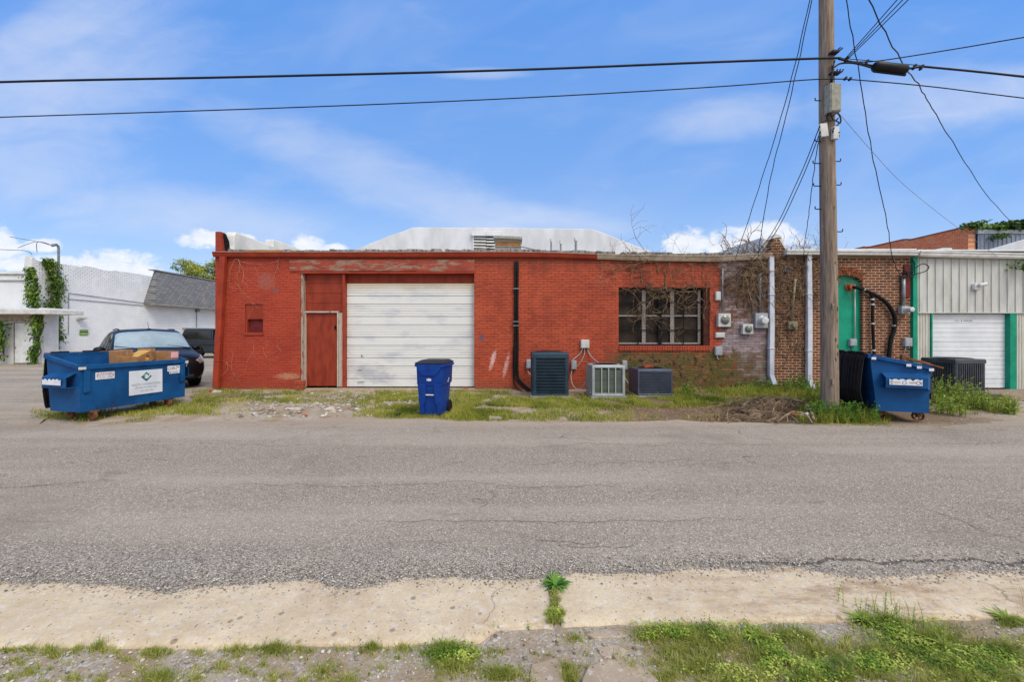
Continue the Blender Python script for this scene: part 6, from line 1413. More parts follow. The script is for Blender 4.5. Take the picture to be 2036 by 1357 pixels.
def emblem():
    cy, cz, r = .985, .675, .092; x = .0085
    sq = lambda a, b: (x, cy + (a - b) * r * .5 * 1.0, cz + (a + b) * r * .5 * 1.0)
    o = MB()      # green upper half of the diamond, teal lower half, pale leaf-shaped gap between
    o.add([(x, cy - r * .62, cz + r * .30), (x, cy, cz + r), (x, cy + r * .62, cz + r * .38), (x, cy + r * .34, cz + r * .12), (x, cy + r * .2, cz + r * .42), (x, cy - r * .05, cz + r * .55), (x, cy - r * .3, cz + r * .28)], [(0, 6, 5, 1), (1, 5, 4), (1, 4, 3, 2)]); o.build('emblem', M['ink_green'], sg, world=False)
    o = MB(); o.add([(x, cy - r, cz), (x, cy - r * .68, cz + r * .26), (x, cy - r * .36, cz + r * .22), (x, cy - r * .50, cz - r * .08), (x, cy - r * .2, cz - r * .38), (x, cy - r * .02, cz - r * .52), (x, cy + r * .3, cz - r * .35), (x, cy + r * .62, cz - r * .02), (x, cy + r * .72, cz + r * .25), (x, cy + r, cz), (x, cy, cz - r)],
                    [(0, 3, 2, 1), (0, 10, 5, 4, 3), (10, 9, 7, 6, 5), (9, 8, 7)]); o.build('emblem', M['ink_teal'], sg, world=False)
    o = MB(); o.add([(x, cy - r * .42, cz + r * .20), (x, cy - r * .44, cz - r * .05), (x, cy - r * .2, cz - r * .2), (x, cy - r * .26, cz + r * .12)], [(0, 1, 2, 3)]); o.build('emblem', M['ink_teal'], sg, world=False)
emblem()
sg = front_panel('sign', 'sticker', .20, .475, .70, .825)
text_mesh('DANGER', .052, M['ink_red'], sg, (.007, .335, .790), RT, UP)
text_mesh('DO NOT CLIMB', .026, M['ink_dark'], sg, (.007, .335, .752), RT, UP)
text_mesh('STAY OUT OF BIN', .026, M['ink_dark'], sg, (.007, .335, .724), RT, UP)
for y in (.222, .452): o = MB(); o.prism([(y - .010, .765), (y, .735), (y + .010, .765)], .0075, .0085, 'x'); o.box(.0075, y - .004, .765, .0085, y + .004, .805); o.build('marking', M['ink_red'], sg, world=False)
sg = front_panel('sticker', 'sticker', 1.365, 1.655, .735, .845)
o = MB()
for (a, c, z0, z1) in ((1.45, 1.50, .80, .815), (1.45, 1.52, .775, .785), (1.55, 1.585, .805, .82), (1.60, 1.64, .79, .797), (1.60, 1.645, .77, .774), (1.535, 1.538, .745, .84)): o.box(.0075, a, z0, .0085, c, z1)
for k in range(18): a0, a1 = 2 * PI * k / 18, 2 * PI * (k + 1) / 18; r_ = .030; f = lambda a, r: (.0085, 1.405 + r * math.cos(a), .785 + r * math.sin(a)); o.quad(f(a0, r_), f(a1, r_), f(a1, r_ * .8), f(a0, r_ * .8))
o.build('marking', M['ink_dark'], sg, world=False)
sg = front_panel('sticker', 'sticker', 1.40, 1.60, .685, .732)
o = MB(); o.box(.0075, 1.45, .703, .0085, 1.56, .714); o.box(.0075, 1.41, .70, .0085, 1.435, .718); o.build('marking', M['ink_dark'], sg, world=False)
o = MB(); o.box(.003, -.03, ZF - .035, .047, .05, ZF + .01); o.build('corner_plate', M['pale_box'], d1, world=False)
o = MB(); o.box(.003, L - .03, ZF - .05, .047, L + .025, ZF + .0); o.build('corner_plate', M['pale_box'], d1, world=False)
# cardboard inside: things of their own, standing on the heap
def d1w(x, y, z): return Matrix.Translation((-7.28, 6.72, 0)) @ Matrix.Rotation(ROT1, 4, 'Z') @ Vector((x, y, z))
def carton(label, x, y, z, sx, sy, sz, rz=0.0, tilt=0.0, flaps=True, lab=None, tx=0.0):
    w = d1w(x, y, z + .13); t = thing('cardboard_box', label, 'cardboard box', w, ROT1 + rz, 'cardboard boxes in the dumpster'); t.rotation_euler.x = tilt; t.rotation_euler.y = tx
    o = MB(); o.box(-sx / 2, -sy / 2, 0, sx / 2, sy / 2, sz); o.build('carton', M['cardboard'], t, world=False, bevel=.006)
    if flaps:
        o = MB(); o.box(-sx / 2, -.018, sz - .001, sx / 2, .018, sz + .002); o.box(sx / 2 - .001, -.018, sz * .6, sx / 2 + .002, .018, sz + .002); o.build('tape', M['plank'], t, world=False)
    if lab: o = MB(); o.box(sx / 2 + .001, sy / 2 - .16, sz * .35, sx / 2 + .004, sy / 2 - .012, sz - .02); o.build('label', M[lab], t, world=False)
    return t
carton('upright open cardboard box at the near end of the heap in the dumpster', -.30, .78, .72, .26, .22, .34, .1, .05)
carton('squat cardboard box leaning in front of the upright one in the dumpster', -.15, .76, .74, .18, .26, .2, -.06, -.06, False)
t = carton('tipped cardboard box with a yellow edge in the middle of the dumpster heap', -.20, 1.05, .80, .24, .30, .19, .15, .42, False)
o = MB(); o.box(-.12, -.14, .19, .12, .155, .20); o.box(.121, -.01, .05, .126, .05, .11); o.build('wrapper', M['yellow'], t, world=False); o = MB(); o.lathe([(0, 0), (.035, 0), (.035, .006), (0, .006)], Matrix.Translation((.12, .05, .12)) @ Matrix.Rotation(R(90), 4, 'Y'), 12); o.build('hole', M['cardboard_in'], t, world=False)
carton('small cardboard box standing behind the long one in the dumpster', -.45, 1.30, .74, .2, .2, .33, .0, .03)
carton('long sealed cardboard box with a pink label at the far end of the dumpster', -.22, 1.44, .80, .26, .42, .215, .03, -.04, True, 'pink')
w = d1w(-.42, 1.15, .72); o = MB(); bmq = bmesh.new(); bmesh.ops.create_icosphere(bmq, subdivisions=3, radius=.19)
for v in bmq.verts: v.co *= 1 + .35 * mnoise.noise(v.co * 9)
me = bpy.data.meshes.new('trash_bag'); bmq.to_mesh(me); bmq.free(); me.materials.append(M['black_rubber']); o = bpy.data.objects.new('trash_bag', me); COL.objects.link(o); o.location = w + Vector((0, 0, .12)); tag(o, 'black trash bag sunk among the cardboard boxes in the dumpster', 'trash bag')
w = d1w(-.42, .95, .25); o = MB()
o.box(-.30, -.30, 0, .30, .52, .66); h_ = o.build('cardboard', M['cardboard_in'], None, world=False, loc=d1w(-.40, 1.12, .2), rotz=ROT1); tag(h_, 'flattened brown cardboard filling the bottom of the dumpster', 'cardboard')

d2, *_ = dumpster('blue dumpster with rusty bar beside the wooden pole, its ribbed black lids hanging', (6.99, 6.66, 0), R(-18), 1.46, False)
o = MB()
o.tube([(-.36, -.03, ZR - .03), (-.02, -.035, ZF + .055), (.16, -.02, ZF + .0)], .016, 6); o.tube([(-.30, .03, ZR - .02), (.02, .03, ZF + .065)], .014, 6); o.box(-.40, -.045, ZR - .055, -.34, .0, ZR + .03); o.build('lid_bar', M['rust'], d2, world=False)
for x in (-.78, -.30, -.16, .0): zz = ZF + (ZR - ZF) * (-x / .82); o = MB(); o.box(x - .035, -.043, zz - .05, x + .03, -.039, zz - .005); o.build('sticker', M['sticker'], d2, world=False)
o = MB(); o.box(.039, .04, .40, .044, .11, .72); o.build('rust_patch', M['rust'], d2, world=False)

# ---------------------------------------------------------------- dark crossover car
def spline1(xs, ys):
    """Catmull-like smooth interpolation of rows"""
    ys = np.array(ys, float); xs = np.array(xs, float); m = np.gradient(ys, xs, axis=0) if len(xs) > 2 else np.zeros_like(ys)
    for i in range(len(xs)):      # limit the slopes so that nothing overshoots
        if 0 < i < len(xs) - 1:
            a = (ys[i] - ys[i - 1]) / (xs[i] - xs[i - 1]); c = (ys[i + 1] - ys[i]) / (xs[i + 1] - xs[i]); m[i] = np.where(a * c <= 0, 0, np.sign(a) * np.minimum(np.abs(m[i]), 2 * np.minimum(np.abs(a), np.abs(c))))
    def f(x):
        i = int(np.clip(np.searchsorted(xs, x) - 1, 0, len(xs) - 2)); h = xs[i + 1] - xs[i]; t = (x - xs[i]) / h
        return (2 * t ** 3 - 3 * t * t + 1) * ys[i] + (t ** 3 - 2 * t * t + t) * h * m[i] + (-2 * t ** 3 + 3 * t * t) * ys[i + 1] + (t ** 3 - t * t) * h * m[i + 1]
    return f
def make_surface(stations):
    xs = [s_[0] for s_ in stations]; fx_ = spline1(xs, [np.array(s_[1], float).ravel() for s_ in stations]); nv = len(stations[0][1])
    def S(x, v):
        row = fx_(x).reshape(nv, 2); g_ = spline1(list(range(nv)), row); y, z = g_(v); return Vector((x, y, z))
    return S, nv
def car():
    t = thing('parked_car', 'black crossover car parked behind the dumpster facing the lane', 'car', (-10.83, 11.82, 0), math.atan2(-.643, .766))
    st = [  # x, [(y, z)...] from sill to centre line
        (-2.33, [(.62, .45), (.70, .50), (.74, .62), (.74, .80), (.70, .92), (.62, .98), (.45, 1.0), (0, 1.02)]),
        (-2.20, [(.80, .30), (.86, .42), (.90, .62), (.90, .85), (.84, 1.02), (.72, 1.14), (.55, 1.20), (0, 1.24)]),
        (-1.75, [(.88, .24), (.94, .40), (.955, .65), (.945, .92), (.88, 1.06), (.70, 1.42), (.56, 1.50), (0, 1.55)]),
        (-1.0, [(.88, .22), (.945, .38), (.965, .65), (.955, .92), (.90, 1.03), (.715, 1.50), (.60, 1.575), (0, 1.625)]),
        (0.0, [(.88, .22), (.945, .38), (.965, .65), (.955, .90), (.905, 1.00), (.72, 1.52), (.60, 1.60), (0, 1.645)]),
        (0.38, [(.88, .22), (.945, .38), (.965, .65), (.955, .89), (.905, 1.00), (.73, 1.47), (.60, 1.56), (0, 1.61)]),
        (1.18, [(.88, .22), (.945, .38), (.965, .65), (.955, .88), (.90, .98), (.82, 1.045), (.66, 1.07), (0, 1.095)]),
        (1.30, [(.88, .22), (.945, .38), (.965, .65), (.95, .87), (.89, .96), (.80, 1.01), (.62, 1.04), (0, 1.065)]),
        (1.85, [(.86, .24), (.93, .38), (.955, .62), (.93, .82), (.86, .90), (.74, .945), (.56, .975), (0, 1.0)]),
        (2.12, [(.80, .26), (.88, .38), (.915, .60), (.88, .76), (.80, .84), (.68, .89), (.50, .925), (0, .95)]),
        (2.27, [(.70, .28), (.80, .38), (.83, .58), (.80, .72), (.72, .79), (.60, .84), (.42, .87), (0, .89)]),
        (2.33, [(.60, .32), (.70, .40), (.74, .56), (.71, .68), (.64, .74), (.52, .78), (.36, .80), (0, .81)])]
    S, nv = make_surface(st)
    xs = list(np.linspace(-2.33, 2.33, 74)); vs = list(np.linspace(0, nv - 1, 43))
    o = MB()
    half = [[S(x, v) for v in vs] for x in xs]; full = [[Vector((p.x, -p.y, p.z)) for p in r_] + [p for p in reversed(r_[:-1])] for r_ in half]
    n = len(full[0]); o.v = [tuple(p) for r_ in full for p in r_]; o.f = [(i * n + j, (i + 1) * n + j, (i + 1) * n + j + 1, i * n + j + 1) for i in range(len(xs) - 1) for j in range(n - 1)]
    # cut the wheel arches
    def arch(f):
        c = sum((Vector(o.v[k]) for k in f), Vector()) / 4; return any((c.x - ax) ** 2 + (c.z - .34) ** 2 < .40 ** 2 for ax in (1.41, -1.41)) and abs(c.y) > .55
    o.f = [f for f in o.f if not arch(f)]
    o.f += [tuple(range(n)), tuple(reversed(range((len(xs) - 1) * n, len(xs) * n)))]; o.m = [0] * len(o.f)
    body = o.build('body', M['car_paint'], t, world=False, smooth=True)
    def patch(name, m, us, ve, off=.006, nx=14, nv_=8, both=False, sides=(1, -1), corner=None):
        for sd in sides:
            o = MB(); V = []
            for i in range(nx + 1):
                for j in range(nv_ + 1):
                    a, b_ = i / nx, j / nv_
                    x = us(a, b_); v = ve(a, b_); p = S(x, v); e = .01
                    nrm = (S(min(x + e, 2.33), v) - S(max(x - e, -2.33), v)).cross(S(x, min(v + e, nv - 1)) - S(x, max(v - e, 0)))
                    nrm = nrm.normalized() if nrm.length > 1e-9 else Vector((0, 0, 1))
                    if nrm.y < -.05 or nrm.z < 0: nrm = -nrm
                    if nrm.dot(Vector((0, p.y, p.z - .6))) < 0: nrm = -nrm
                    p = p + nrm * off; V.append((p.x, p.y * sd, p.z))
            k = nv_ + 1; o.add(V, [(i * k + j, (i + 1) * k + j, (i + 1) * k + j + 1, i * k + j + 1) for i in range(nx) for j in range(nv_)]); yield o
    # windscreen: one sheet across both halves
    o = MB()
    for q_ in patch('w', None, lambda a, b_: .50 + (1.13 - .50) * a, lambda a, b_: 5.22 + (7 - 5.22) * b_): b0 = len(o.v); o.v += q_.v; o.f += [tuple(i + b0 for i in f) for f in q_.f]; o.m += q_.m
    o.build('windscreen', M['car_glass'], t, world=False, smooth=True)
    for (x0, x1) in ((-.30, .70), (-1.25, -.38), (-1.95, -1.33)):
        for q_ in patch('s', None, lambda a, b_: x0 + (x1 - x0) * a - (.28 * b_ if x1 > .5 else 0) * a + (.22 * b_ * (1 - a) if x0 < -1.9 else 0), lambda a, b_: 4.12 + .76 * b_): q_.build('window', M['dark_glass'], t, world=False, smooth=True)
    for q_ in patch('h', None, lambda a, b_: 1.78 + (2.30 - 1.78) * a, lambda a, b_: 2.75 + .25 * (1 - a) + (4.05 - 2.75) * b_ * (.75 + .25 * a) - .5 * (1 - a) * (1 - b_) * 0, .008, 10, 6): q_.build('headlight', M['headlamp'], t, world=False, smooth=True)
    for q_ in patch('f', None, lambda a, b_: 2.12 + .10 * a, lambda a, b_: 1.3 + .55 * b_, .01, 5, 5): q_.build('fog_light', M['chrome'], t, world=False, smooth=True)
    # grille, bumper and plate
    o = MB(); o.prism([(-.50, .76), (.50, .76), (.44, .56), (.34, .46), (-.34, .46), (-.44, .56)], 2.30, 2.345, 'x'); gr = o.build('grille', M['black_plastic'], t, world=False, bevel=.01)
    o = MB()
    for k in range(5): z = .50 + .055 * k; w = .36 + .03 * k; o.box(2.345, -w, z, 2.356, w, z + .014)
    o.build('slat', M['black_rubber'], gr, world=False)
    o = MB(); o.tube([(2.35, -.52, .77), (2.352, -.46, .56), (2.354, -.35, .45), (2.354, .35, .45), (2.352, .46, .56), (2.35, .52, .77)], .016, 6); o.build('trim', M['chrome'], gr, world=False)
    o = MB(); o.box(2.26, -.66, .29, 2.355, .66, .40); o.build('bumper', M['black_plastic'], t, world=False, bevel=.03)
    o = MB(); o.lathe([(0, 0), (.055, 0), (.055, .012), (0, .012)], Matrix.Translation((2.346, 0, .64)) @ Matrix.Rotation(R(90), 4, 'Y'), 16); o.build('badge', M['chrome'], gr, world=False)
    for sd in (-1, 1):
        o = MB(); bmq = bmesh.new(); bmesh.ops.create_uvsphere(bmq, u_segments=14, v_segments=9, radius=1)
        for v in bmq.verts: v.co = Vector((.62 + v.co.x * .085 + .0, sd * (1.03 + v.co.y * .12), 1.06 + v.co.z * .085))
        me = bpy.data.meshes.new('mirror'); bmq.to_mesh(me); bmq.free(); me.materials.append(M['car_paint']); me.polygons.foreach_set('use_smooth', [True] * len(me.polygons)); mo = bpy.data.objects.new('mirror', me); COL.objects.link(mo); mo.parent = t
        q_ = MB(); q_.box(.58, sd * .90, .99, .66, sd * 1.0, 1.03); q_.build('bracket', M['black_plastic'], mo, world=False)
        for ax in (1.41, -1.41):
            o = MB(); mt = Matrix.Translation((ax, sd * .83, .345)) @ Matrix.Rotation(R(90), 4, 'X'); o.lathe([(.22, -.11), (.32, -.11), (.345, -.08), (.345, .08), (.32, .11), (.22, .11)], mt, 28); w = o.build('wheel', M['tyre'], t, world=False, smooth='auto')
            q_ = MB(); q_.lathe([(.22, -.09), (.22, .09), (.19, .05), (.05, .06), (0, .06)], mt if sd < 0 else mt @ Matrix.Rotation(PI, 4, 'X'), 24); q_.build('rim', M['chrome'], w, world=False, smooth='auto')
    o = MB()
    for ax in (1.41, -1.41): o.box(ax - .40, -.60, .25, ax + .40, .60, .76)
    o.box(-1.9, -.8, .2, 1.9, .8, .32); o.build('underbody', M['black_rubber'], t, world=False)
    o = MB(); o.tube([(.30, 0, 1.62), (.10, 0, 1.84)], [.007, .004], 5); o.lathe([(.05, -.01), (.045, .02), (.0, .035)], Matrix.Translation((.31, 0, 1.615)), 10); o.build('antenna', M['black_rubber'], t, world=False)
    for sd in (-1, 1):
        o = MB(); o.tube([(.1, sd * .61, 1.61), (-.5, sd * .615, 1.625), (-1.3, sd * .60, 1.60)], .018, 5); o.build('roof_rail', M['black_plastic'], t, world=False)
        o = MB(); o.tube([(1.16, sd * .55 + .25, 1.085), (1.02, sd * .55 - .25, 1.165)], .010, 4); o.build('wiper', M['black_rubber'], t, world=False)
    return t
car()
def truck():
    k = F / 23.5; X = lambda px: (px - CXP) / k
    x0 = X(353); t = thing('parked_truck', 'charcoal pickup truck with a black topper parked by the whitewashed wall', 'pickup truck', (x0, 23.5, 0))
    L_ = 5.6; W_ = 1.95
    def side_prof(o, pr, y0, y1, mi=0, ins=.0):
        n = len(pr); o.add([(p[0], y0, p[1]) for p in pr] + [(p[0], y1, p[1]) for p in pr], [tuple(range(n)), tuple(range(2 * n - 1, n - 1, -1))] + [(i, n + i, n + (i + 1) % n, (i + 1) % n) for i in range(n)], mi)
    # lower body with wheel openings
    def arc(cx, r, n=10): return [(cx + r * math.cos(PI - PI * i / n), .36 + r * math.sin(PI - PI * i / n)) for i in range(n + 1)]
    pr = [(0, .55), (0, 1.08), (.02, 1.12), (5.0, 1.12), (5.5, 1.02), (5.6, .9), (5.6, .45)] + [(p[0], p[1]) for p in reversed(arc(4.6, .44))] + [(4.1, .36), (1.9, .36)] + [(p[0], p[1]) for p in reversed(arc(1.1, .44))] + [(.6, .5)]
    o = MB(); side_prof(o, pr, 0, W_); o.build('body', M['truck_paint'], t, world=False, bevel=.03)
    cab = [(2.05, 1.12), (2.12, 1.74), (2.3, 1.80), (3.5, 1.80), (3.7, 1.74), (4.25, 1.12)]
    def taper(o, pr, y0, y1, z0, k_):
        n = len(pr); f = lambda z: k_ * (z - z0)
        o.add([(p[0], y0 + f(p[1]), p[1]) for p in pr] + [(p[0], y1 - f(p[1]), p[1]) for p in pr], [tuple(range(n)), tuple(range(2 * n - 1, n - 1, -1))] + [(i, n + i, n + (i + 1) % n, (i + 1) % n) for i in range(n)])
    o = MB(); taper(o, cab, .05, W_ - .05, 1.12, .22); o.build('cab', M['truck_paint'], t, world=False, bevel=.03)
    for a in ([(2.2, 1.17), (2.24, 1.68), (2.95, 1.70), (2.98, 1.17)], [(3.06, 1.17), (3.04, 1.70), (3.55, 1.68), (4.0, 1.17)]):
        o = MB(); o.add([(p[0], .035 + .22 * (p[1] - 1.12), p[1]) for p in a], [(0, 3, 2, 1)]); o.build('window', M['car_glass'], t, world=False)
    top = [(.04, 1.125), (.30, 1.70), (.42, 1.76), (2.0, 1.76), (2.03, 1.125)]
    o = MB(); taper(o, top, .04, W_ - .04, 1.12, .14); tp = o.build('topper', M['truck_paint'], t, world=False, bevel=.04)
    o = MB(); a = [(.28, 1.2), (.44, 1.68), (1.92, 1.68), (1.95, 1.2)]; o.add([(p[0], .024 + .14 * (p[1] - 1.12), p[1]) for p in a], [(0, 3, 2, 1)]); o.build('window', M['dark_glass'], tp, world=False)
    o = MB(); o.box(-.02, -.012, .76, 5.0, .004, .81); o.build('trim', M['black_plastic'], t, world=False)
    for cx in (1.1, 4.6):
        for y in (.12, W_ - .12):
            o = MB(); mt = Matrix.Translation((cx, y, .37)) @ Matrix.Rotation(R(90), 4, 'X'); o.lathe([(.2, -.12), (.34, -.12), (.37, -.08), (.37, .08), (.34, .12), (.2, .12)], mt, 22); w = o.build('wheel', M['tyre'], t, world=False, smooth='auto')
            q_ = MB(); q_.lathe([(.2, .08), (.2, .11), (.06, .09), (0, .1)], mt, 18); q_.build('rim', M['conduit'], w, world=False)
    o = MB(); o.box(.4, .2, .3, 5.4, W_ - .2, .7); o.build('underbody', M['black_rubber'], t, world=False)
    o = MB(); o.box(-.12, .05, .5, 0, W_ - .05, .66); o.build('bumper', M['black_plastic'], t, world=False, bevel=.02)
    o = MB(); o.box(2.85, -.008, .98, 2.98, .004, 1.02); o.build('handle', M['black_plastic'], t, world=False)
truck()

# ---------------------------------------------------------------- utility pole and overhead lines
PY = 7.10; kP = F / PY
pX = lambda px: (px - CXP) / kP
pZ = lambda py: EYE + (HY - py) / kP
def utility_pole():
    b = Vector((pX(1650), PY, 0)); t = thing('utility_pole', 'tall weathered wooden utility pole at the lane edge beside the dumpster', 'utility pole', b)
    o = MB(); n = 28; prof = [(z, .134 - .0034 * z) for z in (-.3, 0, .3, .8, 1.6, 2.4, 3.2, 4.0, 4.8, 5.6, 6.4, 7.2, 8, 9, 10, 11.2)]
    V = []
    for z, r in prof:
        cx = -.009 * z + .006 * math.sin(z * .9)
        for j in range(n): a = 2 * PI * j / n; rr = r * (1 + .02 * mnoise.noise(Vector((math.cos(a) * 3, math.sin(a) * 3, z * .5)))); V.append((cx + rr * math.cos(a), rr * math.sin(a), z))
    o.add(V, [(i * n + j, i * n + (j + 1) % n, (i + 1) * n + (j + 1) % n, (i + 1) * n + j) for i in range(len(prof) - 1) for j in range(n)] + [tuple(range((len(prof) - 1) * n, len(prof) * n))])
    o.build('shaft', M['pole'], t, world=False, smooth='auto')
    lx = lambda px: pX(px) - b.x
    for (px, py, sd) in ((1622, 200, -1), (1622, 281, -1), (1618, 325, -1), (1619, 370, -1), (1622, 416, -1), (1667, 273, 1), (1670, 321, 1), (1671, 368, 1), (1674, 461, 1)):
        z = pZ(py); x = lx(px); x0 = -.009 * z + sd * (.12 - .0034 * z)
        o = MB(); o.tube([(x0, 0, z), (x + .0, 0, z), (x + sd * .012, 0, z + .01), (x + sd * .012, 0, z + .05)], .009, 6); o.build('step_peg', M['cable'], t, world=False)
    for py, nm in ((610, 'tag'), (758, 'tag')):
        z = pZ(py); o = MB(); o.box(-.07, -.145, z - .05, -.035, -.115, z + .05); o.build(nm, M['plank'], t, world=False)
    o = MB(); z = pZ(116); o.box(-.11, -.20, z - .016, .02, -.09, z + .016); o.tube([(.02, -.16, z + .01), (.08, -.18, z + .06)], .012, 6); o.tube([(-.02, -.16, z + .01), (.04, -.18, z + .07)], .012, 6); o.build('clamp', M['cable'], t, world=False)
    o = MB(); z = pZ(156); o.box(-.11, -.19, z - .012, .06, -.09, z + .012)
    for k in range(3): o.tube([(-.02 + .05 * k, -.16, z + .01), (.0 + .05 * k, -.17, z + .055)], .011, 6)
    o.build('clamp', M['cable'], t, world=False)
    for pts in ([(1659, 122), (1652, 150), (1648, 180), (1647, 212), (1644, 235), (1652, 240)], [(1655, 130), (1653, 160), (1649, 205), (1650, 228), (1659, 240), (1665, 236)], [(1660, 120), (1655, 135), (1652, 165), (1646, 230)],
                [(1663, 222), (1668, 232), (1672, 240), (1668, 246), (1662, 240), (1650, 241), (1640, 240), (1632, 248)], [(1665, 222), (1670, 240), (1664, 250), (1655, 258), (1658, 266), (1668, 264)]):
        o = MB(); o.tube(catmull([(P(a, c, PY - .16).x - b.x, -.16 - .02 * (i % 2), P(a, c, PY - .16).z) for i, (a, c) in enumerate(pts)], 6), .011, 5); o.build('wire', M['cable'], t, world=False)
    # boxes fixed to the pole
    e = thing('equipment_box', 'tall grey weathered equipment box high on the wooden pole', 'equipment box', (pX(1662), PY - .25, pZ(222)))
    o = MB(); a_, c_ = P(1651, 221, PY - .24), P(1673, 164, PY - .24); o.box(a_.x, PY - .24, a_.z, c_.x, PY - .10, c_.z); o.build('box', M['lichen_box'], e, bevel=.012)
    o = MB(); o.box(a_.x + .015, PY - .248, a_.z + .015, c_.x - .015, PY - .24, c_.z - .015); o.build('cover', M['lichen_box'], e, bevel=.004)
    e = thing('terminal_box', 'pale tilted cover plate on the left of the wooden pole', 'terminal box', (pX(1637), PY - .2, pZ(272)))
    o = MB(); o.obox(Matrix.Translation(P(1637.5, 259, PY - .17)) @ Matrix.Rotation(-.12, 4, 'Y'), .13, .04, .23); o.build('box', M['pale_box'], e, bevel=.008)
    e = thing('terminal_box', 'pale small box on the right side of the wooden pole', 'terminal box', (pX(1660), PY - .2, pZ(278)))
    o = MB(); o.obox(Matrix.Translation(P(1660.5, 265, PY - .15)) @ Matrix.Rotation(.05, 4, 'Y'), .10, .06, .22); o.build('box', M['pale_box'], e, bevel=.008)
utility_pole()
def wire(label, pts, r=.011, group='overhead wires', n=7, sub=8, m='cable', twist=0.0):
    p = catmull(pts, sub)
    if twist: p = [q + Vector((twist * math.sin(i * 1.7), twist * math.cos(i * 2.3), twist * math.sin(i * .9))) for i, q in enumerate(p)]
    o = MB(); o.tube(p, r, 6); c = o.build('cable', M[m], None, loc=pts[0], smooth=True); return tag(c, label, 'cable', group)
YC = PY - .20
L1 = [P(-900, 205, YC) , P(-400, 180, YC), P(0, 163, YC), P(500, 152.5, YC), P(1018, 139, YC), P(1400, 124, YC), P(1645, 115.5, YC), P(1668, 117, YC)]
wire('thickest overhead cable running west from the wooden pole', L1, .019)
wire('thick overhead cable carrying the black splice case east of the pole', [P(1668, 117, YC), P(1690, 122, YC), P(1740, 131, YC), P(1800, 136, YC), P(1830, 133, YC), P(1855, 134, YC), P(2036, 152.5, YC), P(2400, 196, YC), P(3000, 230, YC)], .017)
wire('short lower cable loop entering the black splice case', [P(1660, 133, YC), P(1672, 126, YC), P(1700, 126, YC), P(1738, 136, YC)], .014)
wire('thin overhead cable below the thick one, west of the pole', [P(-900, 262, YC), P(0, 233, YC), P(600, 213, YC), P(1018, 195.5, YC), P(1400, 174, YC), P(1600, 159, YC), P(1650, 157, YC)], .0095)
wire('thin overhead cable below the splice case, east of the pole', [P(1650, 157, YC), P(1700, 158.5, YC), P(1850, 172, YC), P(2036, 195, YC), P(2600, 262, YC)], .0095)
wire('service drop reaching the vine tangle furthest west', [P(1640, -150, 6.9), P(1610, 0, 7.2), P(1560, 208, 7.9), P(1502, 395, 9.4), P(1462, 515, 10.55)], .008, twist=.005)
wire('service drop ending at the ragged party wall', [P(1640, -150, 6.9), P(1614, 0, 7.2), P(1568, 210, 7.9), P(1533, 350, 8.8), P(1511, 480, 10.1), P(1508, 508, 10.55)], .008, twist=.005)
wire('steep drop from the pole to the white meter mast, left strand', [P(1630, 250, YC), P(1603, 320, 7.5), P(1580, 372, 8.0), P(1543, 450, 9.0), P(1500, 510, 10.1), P(1437, 572, 10.58)], .0075)
wire('steep drop from the pole to the white meter mast, right strand', [P(1631, 262, YC), P(1609, 320, 7.5), P(1585, 376, 8.0), P(1548, 452, 9.0), P(1504, 515, 10.1), P(1440, 573, 10.58)], .0075)
wire('slack drop hanging close beside the pole to the second downspout', [P(1631, 270, YC), P(1624, 300, 7.4), P(1614, 375, 8.1), P(1607, 435, 9.0), P(1599, 490, 10.2), P(1598, 522, 10.55)], .0075, twist=.005)
wire('twisted drop wire to the meter on the brown brick wall', [P(1675, -120, 6.9), P(1683, 0, 7.1), P(1708, 145, 7.7), P(1733, 300, 8.7), P(1763, 440, 9.8), P(1774, 510, 10.4), P(1790, 550, 10.58)], .009, twist=.007)
wire('long drop crossing to the grey metal facade behind', [P(1700, -80, 7), P(1728, 0, 7.8), P(1790, 118, 9.0), P(1830, 175, 10.2), P(1870, 243, 12), P(1960, 385, 17.5), P(2030, 462, 21.7)], .011, twist=.012)
wire('faint thin wire slanting from the pole to the metal gutter', [P(1668, 225, YC), P(1733, 300, 7.8), P(1800, 370, 8.7), P(1900, 450, 9.9), P(1990, 515, 10.55)], .004, m='conduit')
for k, lab in enumerate(('western wire of the three rising over the lane', 'middle wire of the three rising over the lane', 'eastern wire of the three rising over the lane')):
    wire(lab, [P(1680 + 2 * k, 117 + k, YC), P(1783 + 11 * k, 0, 5.9), P(2005 + 30 * k, -255, 4.0)], .008)
wire('thin wire rising east from the splice case', [P(1690, 122, YC), P(1745, 121, YC), P(1900, 97, 6.6), P(2036, 74, 6.2), P(2400, 15, 5.4)], .009)
wire('thin steel strand above the splice case', [P(1655, 114, YC), P(1745, 122, YC), P(1850, 132, YC), P(2036, 150.5, YC)], .006)
t = thing('splice_case', 'black cylindrical splice case hung on the overhead cable', 'splice case', P(1770, 136, YC))
a, c = P(1737, 131.5, YC - .02), P(1803, 139.5, YC - .02); dq = (c - a); mt = Matrix.Translation(a) @ dq.to_track_quat('Z', 'Y').to_matrix().to_4x4()
o = MB(); l = dq.length; o.lathe([(.0, 0), (.055, 0), (.075, .02), (.085, .05), (.082, l * .5), (.086, l - .05), (.07, l - .02), (.05, l), (0, l)], mt, 16); o.build('case', M['black_plastic'], t, smooth='auto')
o = MB(); o.obox(mt @ Matrix.Translation((0, -.085, l / 2)), .03, .03, l * .96); o.build('seam', M['black_rubber'], t)
